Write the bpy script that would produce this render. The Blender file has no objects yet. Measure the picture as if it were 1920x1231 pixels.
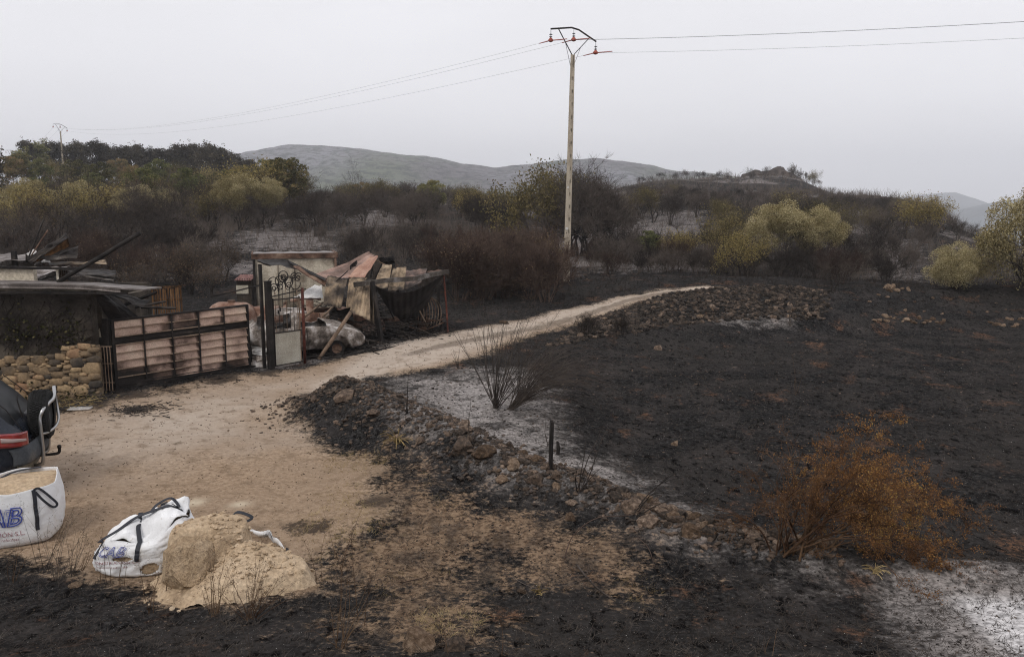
import bpy, math, random
import numpy as np
from mathutils import Vector, Matrix, Euler
R = math.radians
random.seed(7)
rng = np.random.default_rng(7)
SC = bpy.context.scene
COL = SC.collection

# ------------------------------------------------------------------ camera
FPX, CXP, CYP, PITCH, CAMH = 1493.0, 960.0, 615.5, R(8.21), 4.2
cam_d = bpy.data.cameras.new('camera'); cam = bpy.data.objects.new('camera', cam_d); COL.objects.link(cam)
cam.location = (0, 0, CAMH); cam.rotation_euler = (R(90) - PITCH, 0, 0)
cam_d.sensor_width = 36; cam_d.lens = 36 * FPX / 1920
cam_d.clip_start = .1; cam_d.clip_end = 30000
SC.camera = cam
# ------------------------------------------------------------------ world, sun, exposure
SUN_EL, SUN_AZ = R(48), R(-150)          # behind the camera, a little left
w = bpy.data.worlds.new("World"); SC.world = w; w.use_nodes = True
nt = w.node_tree; nt.nodes.clear()
sky = nt.nodes.new('ShaderNodeTexSky'); sky.sky_type = 'NISHITA'; sky.sun_disc = False
sky.sun_elevation = SUN_EL; sky.sun_rotation = SUN_AZ; sky.dust_density = 6; sky.air_density = 1.5
tc = nt.nodes.new('ShaderNodeTexCoord'); sx = nt.nodes.new('ShaderNodeSeparateXYZ')
nt.links.new(tc.outputs['Generated'], sx.inputs[0])
rp = nt.nodes.new('ShaderNodeValToRGB')   # overcast layer: paler towards the zenith
rp.color_ramp.elements[0].position = 0.0; rp.color_ramp.elements[0].color = (10.1, 10.0, 10.35, 1)
rp.color_ramp.elements[1].position = .45; rp.color_ramp.elements[1].color = (9.7, 9.6, 9.9, 1)
nz = nt.nodes.new('ShaderNodeTexNoise'); nz.inputs['Scale'].default_value = 1.6; nz.inputs['Detail'].default_value = 4
mp = nt.nodes.new('ShaderNodeMapping'); mp.inputs['Scale'].default_value = (1, 1, 4)
nt.links.new(tc.outputs['Generated'], mp.inputs[0]); nt.links.new(mp.outputs[0], nz.inputs[0])
mr = nt.nodes.new('ShaderNodeMapRange'); mr.inputs[1].default_value = .3; mr.inputs[2].default_value = .7
mr.inputs[3].default_value = .93; mr.inputs[4].default_value = 1.06
nt.links.new(nz.outputs[0], mr.inputs[0])
vm = nt.nodes.new('ShaderNodeVectorMath'); vm.operation = 'SCALE'
nt.links.new(sx.outputs['Z'], rp.inputs[0]); nt.links.new(rp.outputs[0], vm.inputs[0]); nt.links.new(mr.outputs[0], vm.inputs['Scale'])
mx = nt.nodes.new('ShaderNodeMix'); mx.data_type = 'RGBA'; mx.inputs[0].default_value = .94
nt.links.new(sky.outputs[0], mx.inputs[6]); nt.links.new(vm.outputs[0], mx.inputs[7])
bg = nt.nodes.new('ShaderNodeBackground'); bg.inputs[1].default_value = .1
ow = nt.nodes.new('ShaderNodeOutputWorld')
nt.links.new(mx.outputs[2], bg.inputs[0]); nt.links.new(bg.outputs[0], ow.inputs[0])
sd = bpy.data.lights.new('sun', 'SUN'); sd.energy = 1.5; sd.angle = R(14); sd.color = (1, .95, .88)
so = bpy.data.objects.new('sun', sd); COL.objects.link(so); so.location = (-10, -10, 30)
dv = Vector((math.sin(SUN_AZ) * math.cos(SUN_EL), math.cos(SUN_AZ) * math.cos(SUN_EL), math.sin(SUN_EL)))
so.rotation_euler = dv.to_track_quat('Z', 'Y').to_euler()
SC.view_settings.view_transform = 'Standard'; SC.view_settings.look = 'None'
SC.view_settings.exposure = 0.0; SC.view_settings.gamma = 1
SC.cycles.max_bounces = 5; SC.cycles.diffuse_bounces = 3; SC.cycles.volume_bounces = 2
SC.cycles.transparent_max_bounces = 8; SC.cycles.use_denoising = True; SC.cycles.denoising_prefilter = 'NONE'; SC.cycles.filter_width = 1.15

# ------------------------------------------------------------------ pixel <-> place
CP, SP = math.cos(PITCH), math.sin(PITCH)
def ray(px, py):
    u = (px - CXP) / FPX; v = (py - CYP) / FPX
    return np.array([u, CP - v * SP, -SP - v * CP])
def at(px, py, Y):                         # point of the place seen at px,py and Y metres north
    d = ray(px, py); t = Y / d[1]
    return Vector((d[0] * t, Y, CAMH + d[2] * t))
def flat(px, py, z=0.0):
    d = ray(px, py); t = (z - CAMH) / d[2]
    return (d[0] * t, d[1] * t)

# ------------------------------------------------------------------ noise (numpy)
_perm = rng.random((256, 256))
def vnoise(x, y, s=1.0, o=0.0):
    x = np.asarray(x, float) / s + 37.3 + o; y = np.asarray(y, float) / s + 91.7 + o * 1.7
    xi = np.floor(x).astype(int); yi = np.floor(y).astype(int); fx = x - xi; fy = y - yi
    fx = fx * fx * (3 - 2 * fx); fy = fy * fy * (3 - 2 * fy)
    g = lambda a, b: _perm[(xi + a) & 255, (yi + b) & 255]
    return (g(0, 0) * (1 - fx) + g(1, 0) * fx) * (1 - fy) + (g(0, 1) * (1 - fx) + g(1, 1) * fx) * fy - .5
def fbm(x, y, s, n=4, o=0.0):
    r = 0; a = 1
    for k in range(n): r = r + a * vnoise(x, y, s, o + 11.3 * k); s = s / 2.1; a *= .5
    return r
def sdist(x, y, poly):                     # signed distance, positive inside
    P = np.array(poly, float); Q = np.roll(P, -1, 0)
    d2 = np.full(np.shape(x), 1e9); ins = np.zeros(np.shape(x), bool)
    for (ax, ay), (bx, by) in zip(P, Q):
        ex, ey = bx - ax, by - ay; wx, wy = x - ax, y - ay
        t = np.clip((wx * ex + wy * ey) / (ex * ex + ey * ey + 1e-12), 0, 1)
        d2 = np.minimum(d2, (wx - t * ex) ** 2 + (wy - t * ey) ** 2)
        c = ((ay > y) != (by > y)) & (x < (bx - ax) * (y - ay) / (by - ay + 1e-12) + ax)
        ins ^= c
    return np.sqrt(d2) * np.where(ins, 1, -1)
def pdist(x, y, line):
    P = np.array(line, float); d2 = np.full(np.shape(x), 1e9); tt = np.zeros(np.shape(x))
    n = len(P) - 1
    for i in range(n):
        ax, ay = P[i]; bx, by = P[i + 1]; ex, ey = bx - ax, by - ay
        t = np.clip(((x - ax) * ex + (y - ay) * ey) / (ex * ex + ey * ey), 0, 1)
        d = (x - ax - t * ex) ** 2 + (y - ay - t * ey) ** 2
        m = d < d2; d2 = np.where(m, d, d2); tt = np.where(m, (i + t) / n, tt)
    return np.sqrt(d2), tt

# ------------------------------------------------------------------ terrain height
PROF = [
 (-1.0, [(0,0),(30,0),(40,1),(60,3),(100,5),(150,9),(250,9),(420,0),(700,-20)]),
 (-.5,  [(0,0),(30,0),(40,1),(60,2.6),(100,5),(150,8.6),(230,8),(420,0),(700,-20)]),
 (-.28, [(0,0),(30,0),(36,.6),(50,2.4),(70,3.4),(100,4.3),(150,6.0),(210,6.2),(420,0),(700,-20)]),
 (-.08, [(0,0),(30,.2),(36,.6),(50,2.0),(70,3.0),(100,4.0),(150,5.2),(210,5.5),(420,0),(700,-20)]),
 (.06,  [(0,0),(28,0.1),(34,.5),(41,.9),(60,1.2),(90,3.0),(130,5.2),(200,8.0),(420,0),(700,-20)]),
 (.20,  [(0,0),(26,0),(32,.8),(38,1.1),(46,.9),(60,1.2),(90,4.5),(130,7.2),(210,12.5),(235,13.),(420,0),(700,-20)]),
 (.33,  [(0,0),(28.5,0),(33,1.15),(38,1.2),(46,.6),(60,1.2),(90,4.8),(130,7.4),(210,13.2),(235,14),(420,0),(700,-20)]),
 (.43,  [(0,0),(29,0),(33.5,1.1),(38,1.0),(46,.4),(60,1.2),(90,4.6),(130,6.6),(180,8.0),(235,6),(420,-20),(700,-40)]),
 (.52,  [(0,0),(30,0),(34,1.0),(38,.8),(44,.2),(56,1.9),(72,3.4),(100,5.0),(140,5.0),(200,-4),(420,-60),(700,-80)]),
 (.60,  [(0,0),(30,0),(34,1.1),(38,.9),(44,.2),(56,1.6),(66,2.0),(80,1.0),(140,-12),(200,-25),(420,-60),(700,-80)]),
 (.75,  [(0,0),(29,0),(34,1.5),(40,1.2),(56,0),(80,-6),(140,-20),(200,-30),(420,-60),(700,-80)]),
]
WALL = [flat(*p) for p in [(585,760),(640,772),(700,790),(760,812),(830,838),(900,868),(960,893),(1030,908),(1110,928),(1190,965),(1250,985),(1320,1000),(1400,1018),(1480,1040),(1600,1062),(1740,1085),(1920,1090)]]
FIELD = [flat(*p) for p in [(1060,660),(1150,640),(1300,630),(1500,612),(1700,608),(2100,615),(2300,1200),(1900,1060),(1700,1050),(1450,1000),(1300,960),(1150,900),(1080,820),(1040,740)]]
TRACK_C = [flat(*p) for p in [(520,760),(640,705),(800,665),(960,630)]] + [flat(1080,588,.4), flat(1180,560,.75), flat(1260,545,.95), flat(1340,537,1.1)]
def H0(x, y):
    x = np.asarray(x, float); y = np.asarray(y, float); yy = np.maximum(y, .01)
    u = np.clip(x / np.maximum(yy, 12), -1.0, .75)
    Z = np.array([np.interp(yy, *zip(*p)) for _, p in PROF]); U = np.array([a for a, _ in PROF])
    i = np.clip(np.searchsorted(U, u) - 1, 0, len(U) - 2)
    t = (u - U[i]) / (U[i + 1] - U[i]); t = t * t * (3 - 2 * t)
    z0 = np.take_along_axis(Z, i[None], 0)[0] if Z.ndim > 1 else Z[i]
    z1 = np.take_along_axis(Z, (i + 1)[None], 0)[0] if Z.ndim > 1 else Z[i + 1]
    return z0 * (1 - t) + z1 * t
def H(x, y):
    x = np.atleast_1d(np.asarray(x, float)); y = np.atleast_1d(np.asarray(y, float))
    sh = x.shape; x = x.ravel(); y = y.ravel()
    z = H0(x, y)
    k = np.clip((9.0 - y) / 9.0, 0, 3); z = z + 2.6 * k ** 1.6            # bank the photographer stands on
    far = np.clip((y - 34) / 60, 0, 1)
    z = z + far * (fbm(x, y, 22, 4) * 2.2 + fbm(x, y, 6, 3, 5) * .5)
    d, t = pdist(x, y, WALL)
    hw = np.interp(t, [0, .06, .2, .4, .7, 1], [.2, .75, .5, .3, .16, .2]); ww = np.interp(t, [0, .1, .3, .6, 1], [.7, .95, .6, .4, .5])
    z = z + hw * np.exp(-(d / ww) ** 2)
    z = z - .22 * np.clip(sdist(x, y, FIELD) / 1.5 + .3, 0, 1)
    dt, _ = pdist(x, y, TRACK_C); nr = 1 - np.clip(dt / 1.8, 0, 1); hh = np.clip((45 - y) / 10, 0, 1)
    z = z + hh * (1 - nr) * (fbm(x, y, 1.7, 4, 3) * .10) + hh * .012 * fbm(x, y, .35, 2, 9)
    rut = np.exp(-((dt - .8) / .28) ** 2); z = z - .05 * rut * np.clip((y - 20) / 4, 0, 1)
    return z.reshape(sh)
def Hs(x, y): return float(H(x, y)[0])
_T = np.geomspace(2.5, 420, 3500)
def gp(px, py):                             # where the ray through a pixel meets the ground
    d = ray(px, py); x = d[0] * _T; y = d[1] * _T; z = CAMH + d[2] * _T
    hit = np.nonzero(z < H(x, y))[0]
    i = hit[0] if len(hit) else -1
    return Vector((x[i], y[i], float(H(x[i], y[i])[0])))
def onY(px, Y):                             # ground point in the direction of column px at Y metres
    x = (px - CXP) / FPX * Y
    for _ in range(3):
        z = Hs(x, Y); x = (px - CXP) / FPX * (Y * CP + (CAMH - z) * SP)
    return Vector((x, Y, Hs(x, Y)))
# ------------------------------------------------------------------ mesh helpers
def raw_mesh(name, V, F, attrs=None, smooth=False, mi=None):
    """F: (n,3) or (n,4) int array, or list of such arrays"""
    V = np.asarray(V, np.float32).reshape(-1, 3)
    Fs = F if isinstance(F, list) else [F]
    Fs = [np.asarray(f, np.int32) for f in Fs if len(f)]
    me = bpy.data.meshes.new(name)
    me.vertices.add(len(V)); me.vertices.foreach_set('co', V.ravel())
    nl = sum(f.size for f in Fs); npoly = sum(len(f) for f in Fs)
    me.loops.add(nl); me.polygons.add(npoly)
    me.loops.foreach_set('vertex_index', np.concatenate([f.ravel() for f in Fs]))
    tot = np.concatenate([np.full(len(f), f.shape[1], np.int32) for f in Fs])
    st = np.concatenate([[0], np.cumsum(tot)[:-1]]).astype(np.int32)
    me.polygons.foreach_set('loop_start', st); me.polygons.foreach_set('loop_total', tot)
    if mi is not None: me.polygons.foreach_set('material_index', np.asarray(mi, np.int32))
    me.polygons.foreach_set('use_smooth', np.full(npoly, smooth))
    me.update(calc_edges=True)
    if attrs:
        for k, a in attrs.items():
            a = np.asarray(a, np.float32)
            at_ = me.attributes.new(k, 'FLOAT', 'POINT'); at_.data.foreach_set('value', a)
    return me
def link(name, me, mats, parent=None, loc=None, rot=None):
    o = bpy.data.objects.new(name, me); COL.objects.link(o)
    if me is not None and not len(me.materials):
        for m in (mats if isinstance(mats, (list, tuple)) else [mats]):
            me.materials.append(m)
    if parent: o.parent = parent
    if loc is not None: o.location = loc
    if rot is not None: o.rotation_euler = rot
    return o
def tag(o, label=None, cat=None, group=None, kind=None):
    if label: o['label'] = label
    if cat: o['category'] = cat
    if group: o['group'] = group
    if kind: o['kind'] = kind
    return o
def empty(name, loc, rz=0, label=None, cat=None, group=None, rot=None):
    o = bpy.data.objects.new(name, None); COL.objects.link(o); o.empty_display_size = .2
    o.location = loc; o.rotation_euler = rot or (0, 0, rz)
    return tag(o, label, cat, group)
def dup(root, loc=None, rz=None, scale=None, label=None, group=None, cat=None, parent=None):
    r = root.copy(); COL.objects.link(r); r.parent = parent
    if loc is not None: r.location = loc
    if rz is not None: r.rotation_euler = (root.rotation_euler.x, root.rotation_euler.y, rz)
    if scale is not None: r.scale = scale if hasattr(scale, '__len__') else (scale,) * 3
    if label: r['label'] = label
    if group: r['group'] = group
    if cat: r['category'] = cat
    for ch in root.children:
        c = dup(ch, parent=r); c.matrix_parent_inverse = ch.matrix_parent_inverse.copy()
    return r
def segs_mesh(P0, P1, R0, R1, n=3, base=0):
    """prisms along segments -> V, quads"""
    P0 = np.asarray(P0, float); P1 = np.asarray(P1, float); R0 = np.asarray(R0, float); R1 = np.asarray(R1, float)
    d = P1 - P0; L = np.linalg.norm(d, axis=1, keepdims=True) + 1e-9; d = d / L
    a = np.where(np.abs(d[:, 2:3]) < .9, np.array([[0, 0, 1.]]), np.array([[1., 0, 0]]))
    s = np.cross(d, a); s /= np.linalg.norm(s, axis=1, keepdims=True) + 1e-9; t = np.cross(s, d)
    k = len(P0); V = np.zeros((k, 2 * n, 3))
    for j in range(n):
        c, q = math.cos(2 * math.pi * j / n), math.sin(2 * math.pi * j / n); o = s * c + t * q
        V[:, j] = P0 + o * R0[:, None]; V[:, n + j] = P1 + o * R1[:, None]
    b = np.arange(k)[:, None] * 2 * n + base
    F = np.concatenate([np.concatenate([b + j, b + (j + 1) % n, b + n + (j + 1) % n, b + n + j], 1) for j in range(n)])
    return V.reshape(-1, 3), F
def leaves_mesh(C, S, base=0, flat_=0.0, asp=.55):
    """little bent quads at C with size S"""
    k = len(C); a = rng.normal(size=(k, 3)); a /= np.linalg.norm(a, axis=1, keepdims=True)
    b = rng.normal(size=(k, 3)); b -= (b * a).sum(1, keepdims=True) * a; b /= np.linalg.norm(b, axis=1, keepdims=True)
    S = np.asarray(S)[:, None]
    V = np.stack([C - a * S, C - b * S * asp, C + a * S, C + b * S * asp], 1)
    F = np.arange(k * 4).reshape(k, 4) + base
    return V.reshape(-1, 3), F
class MB:
    def __init__(s): s.v = []; s.f = []; s.tone = []
    def add(s, V, F, tone=0.0):
        b = len(s.v); s.v += [tuple(map(float, p)) for p in V]; s.f += [tuple(i + b for i in f) for f in F]
        s.tone += [tone] * len(V) if not hasattr(tone, '__len__') else list(tone)
        return s
    def box(s, c, size, rot=None, tone=0.0, taper=1.0):
        hx, hy, hz = size[0] / 2, size[1] / 2, size[2] / 2
        M = rot if isinstance(rot, Matrix) else (Euler(rot).to_matrix() if rot else Matrix.Identity(3))
        V = []
        for z in (-hz, hz):
            k = taper if z > 0 else 1
            for x, y in ((-hx, -hy), (hx, -hy), (hx, hy), (-hx, hy)):
                V.append(M @ Vector((x * k, y * k, z)) + Vector(c))
        return s.add(V, [(3, 2, 1, 0), (4, 5, 6, 7), (0, 1, 5, 4), (1, 2, 6, 5), (2, 3, 7, 6), (3, 0, 4, 7)], tone)
    def bar(s, a, b, w, h=None, tone=0.0):           # rectangular bar from a to b
        a = Vector(a); b = Vector(b); d = b - a; L = d.length
        q = d.to_track_quat('X', 'Z').to_matrix()
        return s.box((a + b) / 2, (L, w, h or w), q, tone)
    def tube(s, pts, r, n=8, tone=0.0, cap=True):
        pts = [Vector(p) for p in pts]; m = len(pts)
        rr = r if hasattr(r, '__len__') else [r] * m
        V = []; prev = None
        for i, p in enumerate(pts):
            d = (pts[min(i + 1, m - 1)] - pts[max(i - 1, 0)]).normalized()
            if prev is None:
                a = Vector((0, 0, 1)) if abs(d.z) < .9 else Vector((1, 0, 0)); sv = d.cross(a).normalized()
            else:
                sv = (prev - d * prev.dot(d)).normalized()
            prev = sv; t = d.cross(sv)
            for j in range(n):
                an = 2 * math.pi * j / n; V.append(p + (sv * math.cos(an) + t * math.sin(an)) * rr[i])
        F = [(i * n + j, i * n + (j + 1) % n, (i + 1) * n + (j + 1) % n, (i + 1) * n + j) for i in range(m - 1) for j in range(n)]
        if cap: F += [tuple(range(n))[::-1], tuple((m - 1) * n + j for j in range(n))]
        return s.add(V, F, tone)
    def cyl(s, a, b, r, n=16, tone=0.0, r2=None): return s.tube([a, b], [r, r if r2 is None else r2], n, tone)
    def lathe(s, prof, n=20, M=None, tone=0.0):       # prof [(r,z)]
        V = []
        for r, z in prof:
            for j in range(n):
                an = 2 * math.pi * j / n; p = Vector((r * math.cos(an), r * math.sin(an), z)); V.append(M @ p if M else p)
        F = [(i * n + j, i * n + (j + 1) % n, (i + 1) * n + (j + 1) % n, (i + 1) * n + j) for i in range(len(prof) - 1) for j in range(n)]
        return s.add(V, F, tone)
    def grid(s, fn, nu, nv, thick=0.0, tone=0.0):     # fn(u,v)->Vector ; closed slab if thick
        P = [[Vector(fn(i / nu, j / nv)) for i in range(nu + 1)] for j in range(nv + 1)]
        V = [p for r_ in P for p in r_]; W = nu + 1
        F = [(j * W + i, j * W + i + 1, (j + 1) * W + i + 1, (j + 1) * W + i) for j in range(nv) for i in range(nu)]
        if thick:
            N = []
            for j in range(nv + 1):
                for i in range(nu + 1):
                    du = P[j][min(i + 1, nu)] - P[j][max(i - 1, 0)]; dv_ = P[min(j + 1, nv)][i] - P[max(j - 1, 0)][i]
                    N.append(du.cross(dv_).normalized())
            b = len(V); V += [p - n_ * thick for p, n_ in zip(V, N)]
            F += [tuple(b + k for k in f[::-1]) for f in F[:nu * nv]]
            for i in range(nu):
                F.append((i + 1, i, b + i, b + i + 1)); q = nv * W + i; F.append((q, q + 1, b + q + 1, b + q))
            for j in range(nv):
                q = j * W; F.append((q, q + W, b + q + W, b + q)); q = j * W + nu; F.append((q + W, q, b + q, b + q + W))
        return s.add(V, F, tone)
    def mesh(s, name, smooth=False):
        me = bpy.data.meshes.new(name); me.from_pydata(s.v, [], s.f); me.update()
        a = me.attributes.new('tone', 'FLOAT', 'POINT'); a.data.foreach_set('value', np.array(s.tone, np.float32))
        if smooth: me.polygons.foreach_set('use_smooth', [True] * len(me.polygons))
        return me
    def build(s, name, mat, parent=None, smooth=False, loc=None, bevel=0, rot=None):
        o = link(name, s.mesh(name, smooth), mat, parent, loc, rot)
        if bevel:
            m = o.modifiers.new('bevel', 'BEVEL'); m.width = bevel; m.segments = 2; m.limit_method = 'ANGLE'; m.angle_limit = R(40)
        return o

# ------------------------------------------------------------------ materials
def N(nt, t, **kw):
    n = nt.nodes.new(t)
    for k, v in kw.items():
        if k.startswith('i_'):
            key = k[2:]; n.inputs[int(key) if key.isdigit() else key.replace('_', ' ')].default_value = v
        else: setattr(n, k, v)
    return n
def new_mat(name, rough=.9, metal=0.0, spec=.3):
    m = bpy.data.materials.new(name); m.use_nodes = True; nt = m.node_tree; nt.nodes.clear()
    b = N(nt, 'ShaderNodeBsdfPrincipled'); o = N(nt, 'ShaderNodeOutputMaterial'); nt.links.new(b.outputs[0], o.inputs[0])
    b.inputs['Roughness'].default_value = rough; b.inputs['Metallic'].default_value = metal
    b.inputs['Specular IOR Level'].default_value = spec
    return m, nt, b
def noise(nt, co, scale, detail=4, rough=.55, stretch=None):
    n = N(nt, 'ShaderNodeTexNoise'); n.inputs['Scale'].default_value = scale; n.inputs['Detail'].default_value = detail
    n.inputs['Roughness'].default_value = rough
    if stretch:
        mp = N(nt, 'ShaderNodeMapping'); mp.inputs['Scale'].default_value = stretch
        nt.links.new(co, mp.inputs[0]); co = mp.outputs[0]
    nt.links.new(co, n.inputs['Vector']); return n.outputs['Fac']
def ramp(nt, f, stops):
    r = N(nt, 'ShaderNodeValToRGB'); e = r.color_ramp.elements
    while len(e) < len(stops): e.new(.5)
    for k, (p, c) in enumerate(stops):
        e[k].position = p; e[k].color = (*c, 1) if hasattr(c, '__len__') else (c, c, c, 1)
    nt.links.new(f, r.inputs[0]); return r.outputs[0]
def mix(nt, f, a, b, mode='MIX'):
    m = N(nt, 'ShaderNodeMix', data_type='RGBA', blend_type=mode)
    for s, v in ((0, f), (6, a), (7, b)):
        if hasattr(v, 'is_output'): nt.links.new(v, m.inputs[s])
        elif s == 0: m.inputs[0].default_value = v
        else: m.inputs[s].default_value = (*v, 1)
    return m.outputs[2]
def math_(nt, op, a, b=0.0, c=None, clamp=False):
    m = N(nt, 'ShaderNodeMath', operation=op, use_clamp=clamp)
    for i, v in enumerate((a, b) if c is None else (a, b, c)):
        if hasattr(v, 'is_output'): nt.links.new(v, m.inputs[i])
        else: m.inputs[i].default_value = v
    return m.outputs[0]
def smooth_(nt, x, lo, hi):
    m = N(nt, 'ShaderNodeMapRange', interpolation_type='SMOOTHSTEP'); nt.links.new(x, m.inputs[0])
    m.inputs[1].default_value = lo; m.inputs[2].default_value = hi; return m.outputs[0]
def bump(nt, b, h, strength, dist):
    n = N(nt, 'ShaderNodeBump'); n.inputs['Strength'].default_value = strength; n.inputs['Distance'].default_value = dist
    nt.links.new(h, n.inputs['Height']); nt.links.new(n.outputs[0], b.inputs['Normal'])
def attr(nt, name): return N(nt, 'ShaderNodeAttribute', attribute_name=name).outputs['Fac']
def objco(nt): return N(nt, 'ShaderNodeTexCoord').outputs['Object']
def patina(name, stops, scale=2.0, rough=.8, metal=0.0, stretch=None, bmp=.3, bdist=.01, fine=30, detail=6, tone=True, spec=.12, obj_var=0.0):
    """generic worn surface: noise ramp + fine mottling + per-vertex tone attribute shifting the ramp"""
    m, nt, b = new_mat(name, rough, metal, spec); co = objco(nt)
    f = noise(nt, co, scale, detail, .6, stretch)
    if tone: f = math_(nt, 'ADD', f, attr(nt, 'tone'))
    if obj_var:
        oi = N(nt, 'ShaderNodeObjectInfo'); f = math_(nt, 'ADD', f, math_(nt, 'MULTIPLY', math_(nt, 'SUBTRACT', oi.outputs['Random'], .5), obj_var))
    c = ramp(nt, f, stops); g = noise(nt, co, fine, 4, .7)
    c = mix(nt, .55, c, mix(nt, smooth_(nt, g, .3, .7), (.45, .45, .45), (1.25, 1.25, 1.25)), 'MULTIPLY')
    nt.links.new(c, b.inputs['Base Color'])
    if bmp: bump(nt, b, g, bmp, bdist)
    return m
# ------------------------------------------------------------------ ground zones (outlines on the ground)
def G(*pts): return [tuple(gp(*p)[:2]) for p in pts]
DIRT = G((-500,900),(0,830),(70,785),(130,772),(200,752),(300,728),(400,708),(470,698),(560,694),(640,672),(700,655),(760,640),(840,624),(950,605),(1050,580),(1150,560),(1250,543),(1320,535),(1345,538),(1250,554),(1180,574),(1100,599),(1000,629),(940,648),(870,674),(790,694),(740,702),(680,710),(620,722),(575,738),(548,765),(550,795),(575,825),(640,850),(700,862),(735,880),(700,905),(722,950),(690,990),(640,1010),(600,1060),(600,1110),(450,1130),(280,1120),(200,1085),(100,1062),(0,1052),(-500,1040))
BROWN = G((600,850),(700,845),(760,880),(790,925),(860,930),(950,965),(1060,985),(1160,1015),(1230,1075),(1180,1110),(1050,1085),(960,1060),(900,1090),(850,1180),(760,1190),(640,1100),(600,1060),(640,1000),(690,985),(720,940))
ASH = [G((705,738),(740,715),(830,698),(900,690),(985,690),(1060,760),(1040,800),(1090,840),(1180,880),(1290,960),(1360,1020),(1300,1022),(1240,985),(1110,935),(1000,900),(950,915),(880,860),(800,800),(740,770)),
       G((1720,1100),(1800,1085),(1920,1095),(2100,1120),(2100,1300),(1860,1260),(1760,1165)),
       G((1440,1044),(1500,1047),(1550,1070),(1520,1075)),
       G((1335,590),(1390,592),(1470,596),(1480,606),(1420,606),(1380,612),(1345,602))]
ASHE = [G((1380,570),(1420,575),(1430,600),(1395,600)), G((470,700),(560,690),(850,640),(850,625),(700,645),(560,672),(470,680))]
TRK = G((700,650),(840,622),(950,605),(1050,580),(1150,560),(1250,543),(1320,535),(1345,538),(1250,552),(1180,570),(1100,592),(1000,620),(940,640),(870,668),(790,688),(740,697),(640,712),(560,735))
us = np.linspace(-1.15, 1.05, 520)
ys = np.concatenate([np.linspace(-8, 6.3, 36)[:-1], np.geomspace(6.3, 42, 410)[:-1], np.geomspace(42, 260, 190)[:-1], np.geomspace(260, 4200, 30)])
Yg, Ug = np.meshgrid(ys, us, indexing='ij'); Xg = Ug * (Yg + 9.5) * np.where(Yg > 260, 1 + (Yg - 260) / 4000, 1)
Zg = H(Xg, Yg)
nr_, nc_ = Xg.shape
near = (Yg > 4) & (Yg < 48)
def msk(polys, soft):
    m = np.full(Xg.shape, 0.0); x = Xg[near]; y = Yg[near]; b = np.full(x.shape, -9.)
    for p in polys: b = np.maximum(b, sdist(x, y, p))
    m[near] = np.clip(b / soft * .5 + .5, 0, 1); return m
soft = 1.2
dirt = msk([DIRT], soft); brown = msk([BROWN], 1.4); ash = msk(ASH, 1.6)
trk = np.maximum(msk([TRK], 1.0), .75 * msk([G((60,800),(300,740),(560,700),(700,700),(560,735),(545,780),(560,840),(400,850),(150,900),(60,880))], 3.0))
ash2 = msk(ASHE, 1.0) * .8
ash = np.maximum(ash, np.clip(msk([ASH[1]], 1.2) * 1.7, 0, 1.5))
FPATCH = [G((425,475),(440,434),(560,428),(650,432),(640,475)), G((640,432),(650,398),(760,402),(770,425)), G((1180,470),(1190,400),(1330,395),(1340,470)), G((1620,520),(1640,450),(1740,450),(1740,530))]
farpatch = np.clip(np.max([sdist(Xg, Yg, q_) for q_ in FPATCH], 0) / 4 + .5, 0, 1)
dW, _ = pdist(Xg, Yg, TRACK_C)
mid = np.exp(-(dW / .42) ** 2) * np.clip((Yg - 20.5) / 3.5, 0, 1) * (Yg < 45) * 1.15
dwall, tw = pdist(Xg, Yg, WALL)
sootw = np.exp(-(dwall / .8) ** 2) * (tw < .5)
_st = G((640,800),(720,800),(700,860),(560,800)); 
farash = np.clip(fbm(Xg, Yg, 9, 5, 20) * 2.0 + .34, 0, 1) * np.clip((Yg - 40 + 4 * (Xg < 0)) / 8, 0, 1)
# worn / burnt patches inside the yard
def spots(lst):
    m = np.zeros(Xg.shape)
    for px, py, r in lst:
        p = gp(px, py); m = np.maximum(m, np.exp(-(((Xg - p.x) / r) ** 2 + ((Yg - p.y) / (r * 1.2)) ** 2)))
    return m
soot = spots([(255,768,.36),(560,985,.3),(700,940,.3),(745,890,.4),(330,732,.5),(420,710,.6),(250,742,.5),(180,758,.5),(500,700,.5),(600,985,.25)]) * .8
pale = spots([(450,945,.13),(700,1008,.1),(365,942,.15)]) * .7
V = np.stack([Xg, Yg, Zg], -1).reshape(-1, 3)
ii = np.arange((nr_ - 1) * nc_).reshape(nr_ - 1, nc_)[:, :-1]
Fq = np.stack([ii, ii + 1, ii + 1 + nc_, ii + nc_], -1).reshape(-1, 4)
ATT = dict(dirt=dirt, brown=brown, ash=np.maximum(ash, ash2), trk=trk, mid=mid, farash=np.maximum(farash * .85, farpatch * .75), soot=soot, pale=pale)
fd = dirt.ravel()[Fq].mean(1); isT = fd > .5
fx = sdist(V[Fq[:, 0], 0], V[Fq[:, 0], 1], FIELD) > 0; isF = fx & ~isT

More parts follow.
